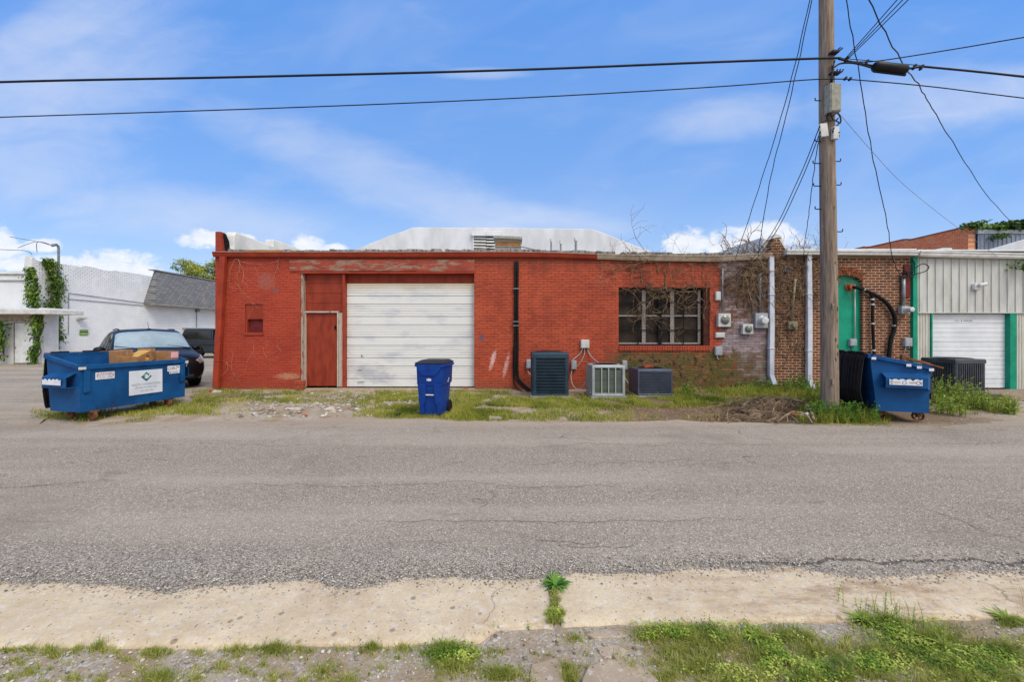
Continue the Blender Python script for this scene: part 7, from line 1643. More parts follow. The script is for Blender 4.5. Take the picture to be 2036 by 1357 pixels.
for px, py in ((1723, 124), (1683, 118), (1818, 133), (1832, 134), (1690, 157), (1681, 156)):
    o = MB(); p = P(px, py, YC - .0); o.obox(Matrix.Translation(p) @ Matrix.Rotation(.5, 4, 'Y'), .035, .05, .09 if py < 150 else .05); tag(o.build('cable_clamp', M['cable'], None, loc=p, bevel=.006), {1723: 'black clamp on the cable just west of the splice case', 1683: 'black clamp on the thick cable nearest the pole', 1818: 'black clamp on the cable just east of the splice case', 1832: 'outermost black clamp on the cable east of the splice case', 1690: 'outer small clamp on the thin cable east of the pole', 1681: 'inner small clamp on the thin cable east of the pole'}[px], 'clamp', 'clamps on the overhead cables')
wire('thin wire from the far west to the whitewashed corner', [P(-200, 488, 21), P(0, 496.5, 20.5), P(50, 499, 20.2), P(64, 506, 20.1)], .012)
# ---------------------------------------------------------------- vegetation
def blades(name, base, H, W, m, lean=.5, parent=None, tint=None, seg=3):
    """many curved grass blades in one mesh. base (n,3), H heights, W widths"""
    base = np.array(base, float); n = len(base); H = np.array(H, float); W = np.array(W, float)
    an = NPR.uniform(0, 2 * PI, n); ld = NPR.uniform(0, 2 * PI, n); lm = np.abs(NPR.normal(0, lean, n)) * H
    side = np.stack([np.cos(an), np.sin(an), 0 * an], -1); ln = np.stack([np.cos(ld), np.sin(ld), 0 * ld], -1)
    V = []
    for k in range(seg + 1):
        t = k / seg; c = base + ln * (lm * t * t)[:, None]; c[:, 2] += H * (t - .25 * t * t * np.minimum(1, lm / np.maximum(H, 1e-6)))
        w = (W * (1 - t) ** .7 * .5)[:, None]
        if k < seg: V += [c - side * w, c + side * w]
        else: V += [c]
    nv = 2 * seg + 1; V = np.stack(V, 1).reshape(-1, 3)
    fq = [(2 * k, 2 * k + 1, 2 * k + 3, 2 * k + 2) for k in range(seg - 1)]; ft = (2 * seg - 2, 2 * seg - 1, 2 * seg)
    tri = []
    for q_ in fq: tri += [(q_[0], q_[1], q_[2]), (q_[0], q_[2], q_[3])]
    tri.append(ft); Fc = (np.array(tri)[None] + (np.arange(n) * nv)[:, None, None]).reshape(-1, 3)
    tn = np.repeat(np.clip(NPR.normal(.45, .24, n) if tint is None else tint, 0, 1), nv)
    return raw_mesh(name, V, Fc, m, tn, parent)
def leaves(name, base, dirs, length, width, m, parent=None, tint=None, fold=.15, droop=.25):
    """pointed leaves: base (n,3), dirs (n,3)"""
    base = np.array(base, float); D = np.array(dirs, float); D /= np.maximum(np.linalg.norm(D, axis=1, keepdims=True), 1e-9); n = len(base)
    L = np.array(length, float)[:, None]; Wd = np.array(width, float)[:, None]
    up = np.tile(np.array([[0., 0, 1]]), (n, 1)) + NPR.normal(0, .35, (n, 3)); S = np.cross(D, up); S /= np.maximum(np.linalg.norm(S, axis=1, keepdims=True), 1e-9)
    N = np.cross(S, D); dz = np.zeros((n, 3)); dz[:, 2] = -1
    p0 = base; p1 = base + D * L * .4 + S * Wd * .5 + N * Wd * fold; p2 = base + D * L * .4 - S * Wd * .5 + N * Wd * fold; pm = base + D * L * .45; p3 = base + D * L + dz * L * droop
    V = np.stack([p0, p1, p2, pm, p3], 1).reshape(-1, 3)
    Fc = (np.array([(0, 1, 3), (0, 3, 2), (1, 4, 3), (3, 4, 2)])[None] + (np.arange(n) * 5)[:, None, None]).reshape(-1, 3)
    tn = np.repeat(np.clip(NPR.normal(.5, .25, n) if tint is None else tint, 0, 1), 5)
    return raw_mesh(name, V, Fc, m, tn, parent)

# ---- verge grass: density by photo zones (px x0, x1, py y0, y1, count, height, dryness)
zones = [(745, 1020, 776, 835, 14500, .085, 0.02), (1010, 1440, 787, 813, 12500, .085, .06), (900, 1260, 805, 838, 6800, .07, .10), (1330, 1640, 768, 812, 8000, .13, .08), (1585, 1735, 780, 842, 6500, .20, -.02), (1440, 1600, 762, 790, 2500, .2, -.08),
         (380, 600, 775, 802, 3200, .09, .05), (395, 560, 793, 826, 700, .06, .15), (520, 840, 777, 806, 3200, .07, .0), (700, 850, 790, 831, 3600, .06, .12), (215, 440, 793, 828, 3600, .075, .06), (60, 210, 815, 834, 1600, .075, -.02), (130, 330, 822, 840, 700, .05, .15), (1240, 1460, 822, 838, 600, .05, .2), (1850, 2020, 790, 826, 2600, .12, .0), (1690, 1775, 826, 846, 600, .08, .1), (1240, 1700, 834, 847, 260, .04, .3), (425, 690, 770, 781, 500, .10, .0), (0, 120, 712, 728, 900, .16, .1), (100, 180, 712, 726, 500, .16, .1)]
base, H, W, T = [], [], [], []
for (x0, x1, y0, y1, n, h, dry) in zones:
    for i in range(int(n * 2.0)):
        px = random.uniform(x0, x1); py = y0 + (y1 - y0) * random.random()
        g_ = GD(px, py)
        if fbm(g_.x, g_.y, 1.7, 3.3) < -.24 + (.14 if dry > .1 else 0): continue
        ex = min(1, min(px - x0, x1 - px) / 30 + .15); ey = min(1, min(py - y0, y1 - py) / 8 + .2)
        if random.random() > min(ex, ey) + .1: continue
        if 7.0 > g_.y and g_.y < far_j(g_.x) + .02 and random.random() > .03: continue
        if g_.y > 10.66 and px > 420: continue
        hh = h * random.uniform(.45, 1.25) * (1 + .5 * fbm(g_.x, g_.y, 2.5, 8))
        base.append((g_.x, g_.y, gh(g_.x, g_.y) - .004)); H.append(max(.02, hh)); W.append(random.uniform(.006, .012) * (1.6 if g_.y > 15 else 1)); T.append(.36 + dry + .45 * fbm(g_.x, g_.y, 1.3, 9) + .25 * fbm(g_.x, g_.y, 5, 2) + random.gauss(0, .2))
o = blades('grass', base, H, W, M['grass_far'], .55, tint=np.array(T)); tag(o, kind='stuff')
# dry straw and leaf litter over the brown patch
base, H, W = [], [], []
for i in range(7500):
    px, py = random.uniform(1180, 1610), random.uniform(803, 843); 
    t = (px - 1180) / 430
    if px > 1430 and random.random() < .7: continue
    if py < 803 + 12 * (1 - t) * random.random() or random.random() > .3 + t: continue
    g_ = GD(px, py)
    if g_.y < far_j(g_.x) + random.uniform(-.12, .05): continue
    base.append((g_.x, g_.y, gh(g_.x, g_.y) + random.uniform(.0, .03) + .05 * max(0, t - .5))); H.append(random.uniform(.02, .05)); W.append(random.uniform(.004, .010))
o = blades('straw', base, H, W, M['mulch'], 3.2); tag(o, kind='stuff')

# ---- near grass clumps along and below the tan edging (photo px, radius px, count, height m, dryness)
clumps = [(100, 1292, 40, 260, .05, 0), (195, 1283, 42, 420, .055, .1), (310, 1290, 34, 260, .045, 0), (470, 1285, 50, 520, .05, .06), (550, 1288, 44, 640, .055, -.05), (320, 1338, 55, 700, .05, .05), (390, 1340, 30, 160, .045, .2), (640, 1330, 40, 240, .06, .15), (740, 1283, 40, 460, .045, -.02), (800, 1284, 40, 300, .04, .12),
          (885, 1290, 60, 1200, .065, -.02), (900, 1320, 62, 900, .055, .1), (985, 1335, 60, 700, .055, .1), (1010, 1340, 40, 400, .06, .05), (1125, 1325, 30, 650, .05, 0), (1130, 1345, 30, 420, .05, .05), (1145, 1262, 40, 360, .035, .15), (1100, 1225, 15, 300, .05, .15), (1098, 1238, 15, 260, .05, .12), (1102, 1210, 13, 260, .05, .1), (1104, 1195, 12, 220, .05, .15), (1102, 1182, 10, 160, .05, .2), (1118, 1222, 10, 120, .05, .2),
          (1290, 1262, 60, 900, .045, .1), (1380, 1262, 80, 1600, .05, .08), (1340, 1290, 60, 900, .05, .1), (1450, 1270, 80, 1500, .055, .12), (1560, 1262, 80, 1400, .05, .05), (1520, 1300, 80, 1500, .05, .12), (1390, 1320, 90, 1700, .055, .15), (1500, 1340, 90, 1500, .05, .15), (1620, 1290, 80, 1200, .055, .1), (1300, 1340, 40, 380, .045, .2),
          (1680, 1340, 80, 900, .05, .15), (1760, 1230, 70, 1700, .07, -.05), (1850, 1270, 80, 1800, .06, -.05), (1790, 1300, 80, 1300, .055, .08), (1900, 1320, 80, 1500, .055, .0), (1940, 1290, 70, 1300, .055, .0), (1860, 1345, 80, 1200, .05, .12), (1730, 1290, 70, 1000, .05, .1), (1440, 1345, 80, 900, .05, .15), (440, 1320, 60, 260, .04, .2), (60, 1335, 40, 160, .04, .2), (540, 1340, 50, 200, .04, .2), (2000, 1290, 60, 1100, .06, -.05), (2010, 1235, 40, 700, .06, -.1), (1990, 1345, 70, 900, .055, .1), (1230, 1320, 30, 120, .03, .2), (940, 1262, 20, 120, .03, .2), (30, 1310, 30, 120, .04, .1), (150, 1345, 30, 120, .05, .1), (250, 1305, 25, 90, .04, .15), (690, 1345, 50, 200, .05, .2), (600, 1350, 30, 120, .05, .1), (1600, 1345, 60, 600, .05, .15)]
clumps += [(random.uniform(0, 1260), random.uniform(1292, 1357), random.uniform(8, 26), random.randint(10, 60), random.uniform(.02, .06), random.uniform(0, .35)) for _ in range(90)] + [(random.uniform(0, 1000), strip_py, random.uniform(10, 30), random.randint(20, 120), random.uniform(.02, .05), random.uniform(-.05, .25)) for strip_py in [1289 + random.uniform(-3, 4) for _ in range(34)]] + [(random.uniform(1230, 2036), random.uniform(1262, 1357), random.uniform(14, 50), random.randint(40, 260), random.uniform(.03, .075), random.uniform(.1, .5)) for _ in range(60)]
base, H, W, T = [], [], [], []
for (cx, cy, r, n, h, dry) in clumps:
    for i in range(n):
        a = random.uniform(0, 2 * PI); q_ = abs(random.gauss(0, .5)); px = cx + r * q_ * math.cos(a) * 1.15; py = cy + r * q_ * math.sin(a) * .45
        if py < 1120: continue
        g_ = GD(px, py); onk = g_.y > strip_near(g_.x) + .01
        if onk and abs(g_.x - gapx) > .06 and random.random() > .04: continue
        hh = h * random.uniform(.35, 1.1) * max(.35, 1 - .45 * q_)
        base.append((g_.x, g_.y, gh(g_.x, g_.y) - .003 + (.02 if onk else 0))); H.append(hh); W.append(random.uniform(.0022, .0042)); T.append(.40 + dry + .3 * fbm(g_.x, g_.y, 6, 9) + random.gauss(0, .18))
o = blades('grass', base, H, W, M['grass'], .75, tint=np.array(T)); tag(o, kind='stuff')
# low leafy ground cover at the near right
base, D_, L_, W_, T = [], [], [], [], []
for i in range(15000):
    cx, cy, r = random.choice([(1400, 1265, 90), (1330, 1262, 70), (1560, 1290, 90), (1860, 1300, 120), (1800, 1260, 90), (1620, 1330, 90), (1950, 1330, 90), (1480, 1320, 100), (900, 1300, 50), (1100, 1222, 14), (1980, 1300, 70), (1740, 1320, 60)])
    px, py = random.gauss(cx, r * .5), random.gauss(cy, r * .2)
    if py > 1375: continue
    g_ = GD(px, py)
    if g_.y > strip_near(g_.x) + .01 and abs(g_.x - gapx) > .05 and random.random() > .02: continue
    if fbm(g_.x, g_.y, 5, 2) < -.12: continue
    z = random.uniform(.004, .04); a = random.uniform(0, 2 * PI)
    base.append((g_.x, g_.y, gh(g_.x, g_.y) + z)); D_.append((math.cos(a), math.sin(a), random.uniform(-.1, .9))); L_.append(random.uniform(.009, .022)); W_.append(random.uniform(.005, .010)); T.append(.45 + 1.1 * fbm(g_.x, g_.y, 7, 4) + random.gauss(0, .14))
o = leaves('ground_cover', base, D_, L_, W_, M['weed'], tint=np.array(T)); tag(o, kind='stuff')

# ---- single weeds
def rosette(label, px, py, n, ln, wd, m='weed', up=.75, group='leafy weeds by the lane', zoff=0.0):
    g_ = GD(px, py); t = thing('weed', label, 'weed', (g_.x, g_.y, gh(g_.x, g_.y) + zoff), 0, group); o = MB(); tn = []
    for i in range(n):
        a = 2 * PI * i / n * 2.618 + random.uniform(-.3, .3); l = ln * random.uniform(.55, 1.1); u = up * random.uniform(.35, 1.25); w = wd * random.uniform(.7, 1.15); S = 6
        d = Vector((math.cos(a), math.sin(a), 0)); sd = Vector((-d.y, d.x, 0)); tw = random.uniform(-.3, .3); V = []
        for k in range(S + 1):
            q_ = k / S; c = d * (l * q_ * (.55 + .45 * q_)) + Vector((0, 0, l * u * (q_ - .62 * q_ * q_)))
            ww = w * math.sin(PI * min(1, .12 + q_ * .88)) ** .8 * .5; ss = (sd + Vector((0, 0, tw))).normalized()
            V += [c - ss * ww, c + Vector((0, 0, -ww * .3)), c + ss * ww]
        o.add(V, [(3 * k + j, 3 * k + j + 1, 3 * k + j + 4, 3 * k + j + 3) for k in range(S) for j in (0, 1)]); tn += [min(1, max(0, random.gauss(.45, .22)))] * len(V)
    ob = o.build('leaves', M[m], t, world=False, smooth=True); at = ob.data.attributes.new('tint', 'FLOAT', 'POINT'); at.data.foreach_set('value', tn); return t
def stalk(label, px, py, hs, nl, ll, m='weed', spread=.05, group='tall weeds', y=None, lw=.28, name='weed'):
    """upright leafy stems"""
    g_ = GD(px, py); t = thing(name, label, 'weed', (g_.x, g_.y, gh(g_.x, g_.y) - .005), 0, group); o = MB(); B, D_, L_, W_ = [], [], [], []
    for h in hs:
        x, y_ = random.gauss(0, spread), random.gauss(0, spread); dx, dy = random.gauss(0, .13) * h, random.gauss(0, .13) * h
        pts = [Vector((x + dx * q_ * q_, y_ + dy * q_ * q_, h * q_)) for q_ in (0, .35, .7, 1)]; o.tube(pts, [ll * .045, ll * .04, ll * .03, ll * .014], 4)
        pc = catmull(pts, 6)
        for k in range(nl):
            q_ = .15 + .85 * k / max(1, nl - 1) + random.uniform(-.03, .03); p = pc[min(len(pc) - 1, int(max(0, q_) * (len(pc) - 1)))]; a = k * 2.4 + random.uniform(-.4, .4); l = ll * random.uniform(.6, 1.1) * (1 - .45 * q_)
            B.append(tuple(p)); D_.append((math.cos(a), math.sin(a), random.uniform(.15, .9) + .3 * q_)); L_.append(l); W_.append(l * lw)
    o.build('stem', M['weed_stem'], t, world=False); leaves('leaves', B, D_, L_, W_, M[m], t); return t
M['weed_stem'] = mat('weed_stem', s(110, 128, 60), s(90, 104, 48), 6, .7)
rosette('dark leafy rosette sprouting at the asphalt edge above the kerb gap', 1105, 1166, 76, .10, .015, 'weed_dark', 1.0, zoff=.012)
rosette('long-leaved tuft on the near grass west of the pale bare patch', 1500, 1262, 30, .105, .013, 'weed', .9)
rosette('long-leaved tuft lying over the kerb edge', 1718, 1232, 34, .10, .014, 'weed', .95)
rosette('broad tuft at the foot of the bushy clump on the near grass', 1800, 1262, 30, .10, .016, 'weed', .8)
rosette('broad tuft at the right border of the near grass', 2000, 1228, 34, .095, .013, 'weed', .8)
rosette('small tuft below the right border tuft on the near grass', 1880, 1285, 34, .10, .014, 'weed', .8)
rosette('spiky tuft at the kerb corner under the gap', 880, 1300, 28, .075, .008, 'weed', .9)
stalk('yellow green leafy stems in the lower half of the kerb gap', 1101, 1228, [.05, .07, .05, .06, .065, .08, .05, .06, .05, .07, .06, .05, .06, .07, .05, .04], 16, .026, 'weed', .024)
stalk('bushy yellow green clump crowding the kerb on the near grass', 1765, 1240, [random.uniform(.07, .15) for _ in range(46)], 15, .026, 'weed', .085)
stalk('slim seedling standing before the near kerb at the west end', 190, 1282, [.085, .06, .05], 9, .022, 'weed', .018)
stalk('thin forked seedling on the grit under the kerb', 640, 1335, [.075, .06, .05, .03], 8, .02, 'weed', .03)
stalk('pair of thin seedlings at the corner of the kerb', 1000, 1246, [.055, .05, .04], 8, .02, 'weed', .03)
stalk('slim upright seedling on the kerb side of the near grass', 1408, 1240, [.075], 14, .022, 'weed', .004)
stalk('thin pale seedling rising beside the kerb grass clump', 935, 1310, [.06, .04], 9, .02, 'weed', .014)
stalk('small upright seedling at the end of the kerb crack', 1048, 1246, [.035, .03, .03], 9, .018, 'weed', .008)
stalk('lone wiry stem with tiny pale flowers at the right border', 2030, 1200, [.17, .15], 7, .015, 'weed', .02)
# weeds at the wall and the dumpster
for i, (px, py, n, h, sp, lab) in enumerate(((1880, 806, 44, .62, .19, 'tallest bushy weeds right behind the dumpster with the rusty bar'), (1925, 812, 34, .46, .18, 'bushy weeds in front of the charcoal air conditioner'), (1965, 816, 20, .32, .15, 'low weeds at the corner of the dark pad'), (2006, 824, 10, .34, .05, 'separate leafy weed on the edge of the concrete apron'), (1874, 824, 20, .34, .12, 'low weeds at the front foot of the dumpster with the rusty bar'))):
    stalk(lab, px, py, [h * random.uniform(.5, 1.1) for _ in range(n)], 22, .13, 'weed', sp, 'weeds beside the dumpster', lw=.26)
stalk('broad-leaved weed standing right of the lowest air conditioner', 1372, 789, [.46, .4, .34, .3, .3, .24, .26], 10, .17, 'weed_dark', .12, 'weeds along the brick wall', lw=.34)
stalk('small weed sprouting before the lowest air conditioner', 1305, 795, [.17, .12], 7, .10, 'weed', .03, 'weeds along the brick wall')
for px, py, n, h, sp, lab in ((1505, 776, 16, .30, .22, 'dense green weeds under the smallest meter'), (1560, 775, 16, .34, .18, 'dense green weeds at the foot of the first white downspout'), (1590, 779, 20, .46, .13, 'tall green weeds at the foot of the second white downspout'), (1625, 788, 16, .34, .14, 'green weeds behind the wooden pole'), (1480, 776, 9, .2, .2, 'low dark weeds against the mossy brick wall')):
    stalk(lab, px, py, [h * random.uniform(.5, 1.1) for _ in range(n)], 20, .13, 'weed_dark', sp, 'weeds along the brick wall', lw=.3)
for px, py, n, h, sp, lab in ((1696, 815, 46, .72, .17, 'dark bush between the wooden pole and the ribbed dumpster lids'), (1638, 834, 30, .34, .10, 'leafy weeds at the foot of the wooden pole'), (1668, 836, 30, .36, .12, 'leafy weeds just right of the wooden pole foot'), (1716, 834, 24, .34, .13, 'leafy weeds under the hanging dumpster lids')):
    stalk(lab, px, py, [h * random.uniform(.4, 1.1) for _ in range(n)], 26, .095, 'weed_dark', sp, 'weeds around the wooden pole', lw=.42)
for px, py, h, lab in ((480, 790, .14, 'small weeds beside the planks'), (1440, 800, .16, 'bare-stemmed weed before the mossy wall'), (590, 783, .12, 'small weeds before the red door'), (290, 712, .5, 'hidden'),):
    if lab != 'hidden': stalk(lab, px, py, [h * random.uniform(.6, 1.1) for _ in range(9)], 8, .05, 'weed', .12, 'weeds along the brick wall')

# ---- ivy on the whitewashed building
def ivy(label, pts, n, wdt, seed, tr=True, group='green ivy on the whitewashed wall'):
    """pts: list of (Vector on the wall, half width); leaves stand off along +x and -y"""
    t = thing('ivy', label, 'ivy', pts[0][0], 0, group); B, D_, L_, W_, T = [], [], [], [], []
    for i in range(n):
        k = random.random() * (len(pts) - 1); j = int(k); f = k - j; p = pts[j][0].lerp(pts[j + 1][0], f); hw = pts[j][1] * (1 - f) + pts[j + 1][1] * f
        off = random.gauss(0, .48); d = abs(random.gauss(0, 1)) * .16 + .02; nz = fbm(p.z * 1.2, off * 2, 1.1, seed)
        if nz < -.22: continue
        q_ = p + Vector((d * (1 if tr else .2) + (0 if tr else off * hw), (off * hw if tr else -d), random.uniform(-.12, .12)))
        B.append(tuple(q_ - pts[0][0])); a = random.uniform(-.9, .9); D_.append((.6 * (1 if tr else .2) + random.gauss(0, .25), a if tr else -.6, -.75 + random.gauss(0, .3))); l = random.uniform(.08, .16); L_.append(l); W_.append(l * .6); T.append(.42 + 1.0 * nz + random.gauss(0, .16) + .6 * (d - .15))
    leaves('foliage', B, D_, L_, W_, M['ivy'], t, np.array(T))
    o = MB()
    for k in range(3):
        o.tube([p[0] - pts[0][0] + Vector(((.03 if tr else 0) + (0 if tr else random.gauss(0, .1)), random.gauss(0, .12) if tr else -.03, 0)) for p in reversed(pts)], .03, 5)
    o.build('stem', M['vine'], t, world=False); return t
Xw = -24.1; Yp_ = lambda px: F * Xw / (px - CXP)
def wv(px, py): Y = Yp_(px); return Vector((Xw, Y, EYE + (HY - py) / F * Y))
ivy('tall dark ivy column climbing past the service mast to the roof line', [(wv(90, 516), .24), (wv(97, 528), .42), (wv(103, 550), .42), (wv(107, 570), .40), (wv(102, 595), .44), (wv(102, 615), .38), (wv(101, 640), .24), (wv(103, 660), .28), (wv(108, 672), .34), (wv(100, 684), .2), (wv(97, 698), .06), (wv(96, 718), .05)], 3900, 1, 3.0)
Yf = 19.9
def fv(px, py): return Vector(((px - CXP) / F * Yf, Yf, EYE + (HY - py) / F * Yf))
ivy('bright ivy column on the corner beside the porch door', [(fv(69, 534), .16), (fv(70, 556), .26), (fv(72, 590), .30), (fv(76, 612), .36)], 1600, 1, 5.0, False)
Yf = 19.1
ivy('lower ivy hanging under the porch roof end beside the door', [(fv(80, 624), .30), (fv(80, 650), .26), (fv(78, 680), .20), (fv(75, 700), .10), (fv(75, 722), .04)], 1100, 1, 6.0, False)
ivy('ivy at the far left border under the porch roof', [(fv(6, 640), .55), (fv(5, 665), .45), (fv(2, 690), .35), (fv(3, 715), .2)], 900, 1, 7.0, False)
# ---- broadleaf tree beyond the mansard
def tree(label, base, H_, lobes, n, ll, mname='tree_leaf', cat='tree', group=None):
    t = thing('tree', label, cat, base, 0, group); o = MB(); b0 = Vector((0, 0, 0)); th = H_ * .5
    o.tube([b0, Vector((.1, 0, th * .5)), Vector((0, .1, th))], [.3, .24, .18], 8)
    B, D_, L_, W_, T = [], [], [], [], []
    for (c, r) in lobes:
        c = Vector(c); o.tube(catmull([Vector((0, 0, th * .8)), Vector((c.x * .4, c.y * .4, th + (c.z - th) * .5)), c], 4), [.13 - .012 * k for k in range(9)], 5)
        for k in range(7):
            d = Vector((random.gauss(0, 1), random.gauss(0, 1), random.gauss(0, .8))).normalized() * r * .85; o.tube([c, c + d * .5 + Vector((0, 0, .1)), c + d], [.05, .035, .015], 4)
        for i in range(int(n * r ** 2)):
            d = Vector((random.gauss(0, 1), random.gauss(0, 1), random.gauss(0, 1))).normalized(); rr = r * random.uniform(.45, 1.0) ** .6; nz = mnoise.fractal((c + d * rr) * .9, 1, 2, 3)
            if nz < -.12: continue
            p = c + Vector((d.x * rr, d.y * rr, d.z * rr * .62)) + Vector((random.gauss(0, .12), random.gauss(0, .12), random.gauss(0, .1)))
            B.append(tuple(p)); D_.append((d.x + random.gauss(0, .5), d.y + random.gauss(0, .5), random.gauss(-.1, .5))); l = ll * random.uniform(.6, 1.2); L_.append(l); W_.append(l * .55); T.append(.45 + .9 * nz + .22 * d.z + random.gauss(0, .15))
    o.build('trunk', M['bark'], t, world=False); leaves('crown', B, D_, L_, W_, M[mname], t, np.array(T)); return t
tb = P(392, 690, 48); tb.z = 0
tree('spreading green tree rising behind the grey mansard roof', tb, 9.0, [((-1.6, 0, 9.6), 1.25), ((-.4, .3, 9.0), 1.4), ((.9, -.4, 8.4), 1.5), ((2.3, .2, 9.3), 1.3), ((3.3, 0, 9.9), 1.2), ((2.0, .6, 8.0), 1.5), ((.2, .2, 7.4), 1.7), ((-1.5, .2, 8.2), 1.0), ((3.8, .3, 8.4), 1.5)], 1150, .22)
# ---- green vines on the roofs at the right
def roof_vine(label, pts, n, thick, ll=.24):
    t = thing('vine', label, 'vine', pts[0], 0, 'green vines on the far roofs'); B, D_, L_, W_, T = [], [], [], [], []
    for i in range(n):
        k = random.random() * (len(pts) - 1); j = int(k); p = pts[j].lerp(pts[j + 1], k - j); w = thick[j] * (1 - k + j) + thick[j + 1] * (k - j); d = Vector((random.gauss(0, .2), random.gauss(0, .25), random.uniform(0, 1) * w)); nz = fbm(p.x * .8, (p.z + d.z) * 1.4, 1, 4)
        B.append(tuple(p + d - pts[0])); D_.append((random.gauss(0, .5), -.6 + random.gauss(0, .4), random.gauss(0, .5))); l = ll * random.uniform(.6, 1.2); L_.append(l); W_.append(l * .7); T.append(.42 + .7 * nz + random.gauss(0, .15) + .25 * (d.z / max(.1, w) - .5))
    leaves('foliage', B, D_, L_, W_, M['ivy'], t, np.array(T)); return t
Pf = lambda px, py, Y=22.2: P(px, py, Y)
roof_vine('long green vine heaped along the top of the grey facade', [Pf(1958, 458), Pf(1985, 457), Pf(2015, 457), Pf(2060, 456), Pf(2150, 456)], 1700, [.10, .30, .42, .62, .9])
roof_vine('small green tuft on the corner where orange brick meets grey metal', [Pf(1927, 452, 21.95), Pf(1940, 455, 21.95)], 220, [.22, .24])
roof_vine('small green vine clump hanging on the grey facade', [P(1978, 474, 21.7), P(1990, 473, 21.7)], 110, [.2, .18], .2)
roof_vine('green vine sprig drooping under the metal gutter at the right border', [P(2022, 535, 10.55), P(2036, 532, 10.5), P(2060, 530, 10.5)], 160, [.08, .16, .2], .11)

# ---- dead vines on the brick walls
VR = 1.15
def vine_walk(start, ang, length, step=.05, curl=.25, grav=0.0, off=.03, lift=.06, seed=0, zlim=None, Yw=WY):
    p = [Vector((start[0], Yw - off, start[1]))]; a = ang; n = int(length / step); yo = off; ca = random.gauss(0, .08)
    for i in range(n):
        ca = ca * .85 + random.gauss(0, curl * .28); a += ca
        if grav: a += grav * math.sin(-PI / 2 - a) * .1
        q_ = p[-1]; x, z = q_.x + step * math.cos(a), q_.z + step * math.sin(a)
        yo = min(max(yo + random.gauss(0, .012), .012), off + lift)
        p.append(Vector((x, Yw - yo, z)))
    return p
def vine(name, label, runs, m='vine', group='dead vines on the brick walls', Yw=WY, trunk=None):
    """runs: (px, py, angle deg, length, radius, branches)"""
    o = MB(); pts0 = None
    def put(p, r0, r1=None):
        r0 *= VR
        p2 = p[::2] if len(p) > 6 else p; k = len(p2)
        if k > 1: o.tube(p2, [r0 + ((r1 if r1 is not None else r0 * .35) - r0) * i / (k - 1) for i in range(k)], 4, cap=False)
    for (px, py, a, l, r, br, *opt) in runs:
        od = opt[0] if opt else {}
        p = vine_walk((wx(px), wz(py)), R(a), l, curl=od.get('curl', .25), grav=od.get('grav', 0), off=od.get('off', .03), lift=od.get('lift', .08), Yw=Yw); put(p, r)
        for k in range(br):
            j = random.randrange(max(1, len(p) // 6), len(p)); d = p[j] - p[j - 1]; a2 = math.atan2(d.z, d.x) + random.choice((-1, 1)) * random.uniform(.3, 1.1); l2 = l * random.uniform(.25, .6)
            p2 = vine_walk((p[j].x, p[j].z), a2, l2, curl=od.get('curl', .25) * 1.15, grav=od.get('grav', 0), off=Yw - p[j].y, lift=.1, Yw=Yw); put(p2, r * .6)
            if random.random() < .6:
                j3 = random.randrange(1, max(2, len(p2)));
                if len(p2) < 3 or j3 >= len(p2): continue
                d = p2[j3] - p2[j3 - 1]; a3 = math.atan2(d.z, d.x) + random.choice((-1, 1)) * random.uniform(.4, 1.0); put(vine_walk((p2[j3].x, p2[j3].z), a3, l2 * .5, curl=.3, off=Yw - p2[j3].y, Yw=Yw), r * .42)
    ob = o.build(name, M[m], None, loc=(wx(runs[0][0]), Yw, wz(runs[0][1]))); return tag(ob, label, 'vine', group)
# over and across the barred window
rn = [(1327, 582, 112, .95, .016, 5), (1329, 582, 78, .8, .012, 4), (1320, 588, 175, 1.0, .012, 7, {'grav': .35}), (1330, 585, 8, .95, .014, 6, {'grav': .25}), (1400, 600, 155, .9, .011, 5), (1405, 600, -95, .6, .010, 3), (1322, 590, 200, .9, .009, 6, {'grav': .4}), (1330, 590, -60, .9, .009, 5), (1325, 592, -80, .75, .009, 4, {'curl': .4}),
      (1300, 570, 150, .7, .009, 5), (1236, 572, -50, .8, .008, 4, {'curl': .35}), (1242, 574, -20, .8, .009, 6, {'grav': .3}), (1262, 570, -65, 1.1, .010, 5), (1270, 600, -50, 1.1, .010, 5), (1285, 572, -40, .9, .008, 5), (1380, 580, 190, 1.0, .010, 6, {'grav': .2}), (1345, 600, -30, .7, .008, 4), (1390, 590, 230, .9, .008, 4, {'curl': .4}), (1310, 630, 200, .8, .008, 4), (1318, 640, -50, .6, .008, 4), (1275, 625, 240, .8, .009, 3, {'curl': .4}), (1290, 575, 5, .8, .010, 5)]
rn += [(random.uniform(1235, 1390), random.uniform(572, 584), random.choice((0, 180)) + random.uniform(-45, 45), random.uniform(.4, .8), .007, 4, {'grav': .25}) for _ in range(10)]
vine('dead_vine', 'tangle of bare dead vine draped across the barred window', rn)
rn = [(1310, 545, 115, .35, .013, 3), (1300, 522, 180, .9, .012, 7), (1295, 515, 200, 1.2, .010, 8, {'grav': .2}), (1310, 512, 178, 1.5, .008, 8), (1285, 528, 205, .8, .009, 7), (1270, 540, 190, 1.0, .008, 7), (1290, 540, 170, .6, .010, 5), (1318, 520, -55, .5, .009, 3), (1340, 515, 165, .6, .009, 4), (1265, 530, 220, .6, .008, 6), (1250, 515, 185, .9, .006, 6, {'grav': .3}), (1275, 552, 265, .35, .011, 4), (1280, 548, 200, .3, .012, 4)]
vine('dead_vine', 'brown dead vine mat on red brick above the window left half', rn)
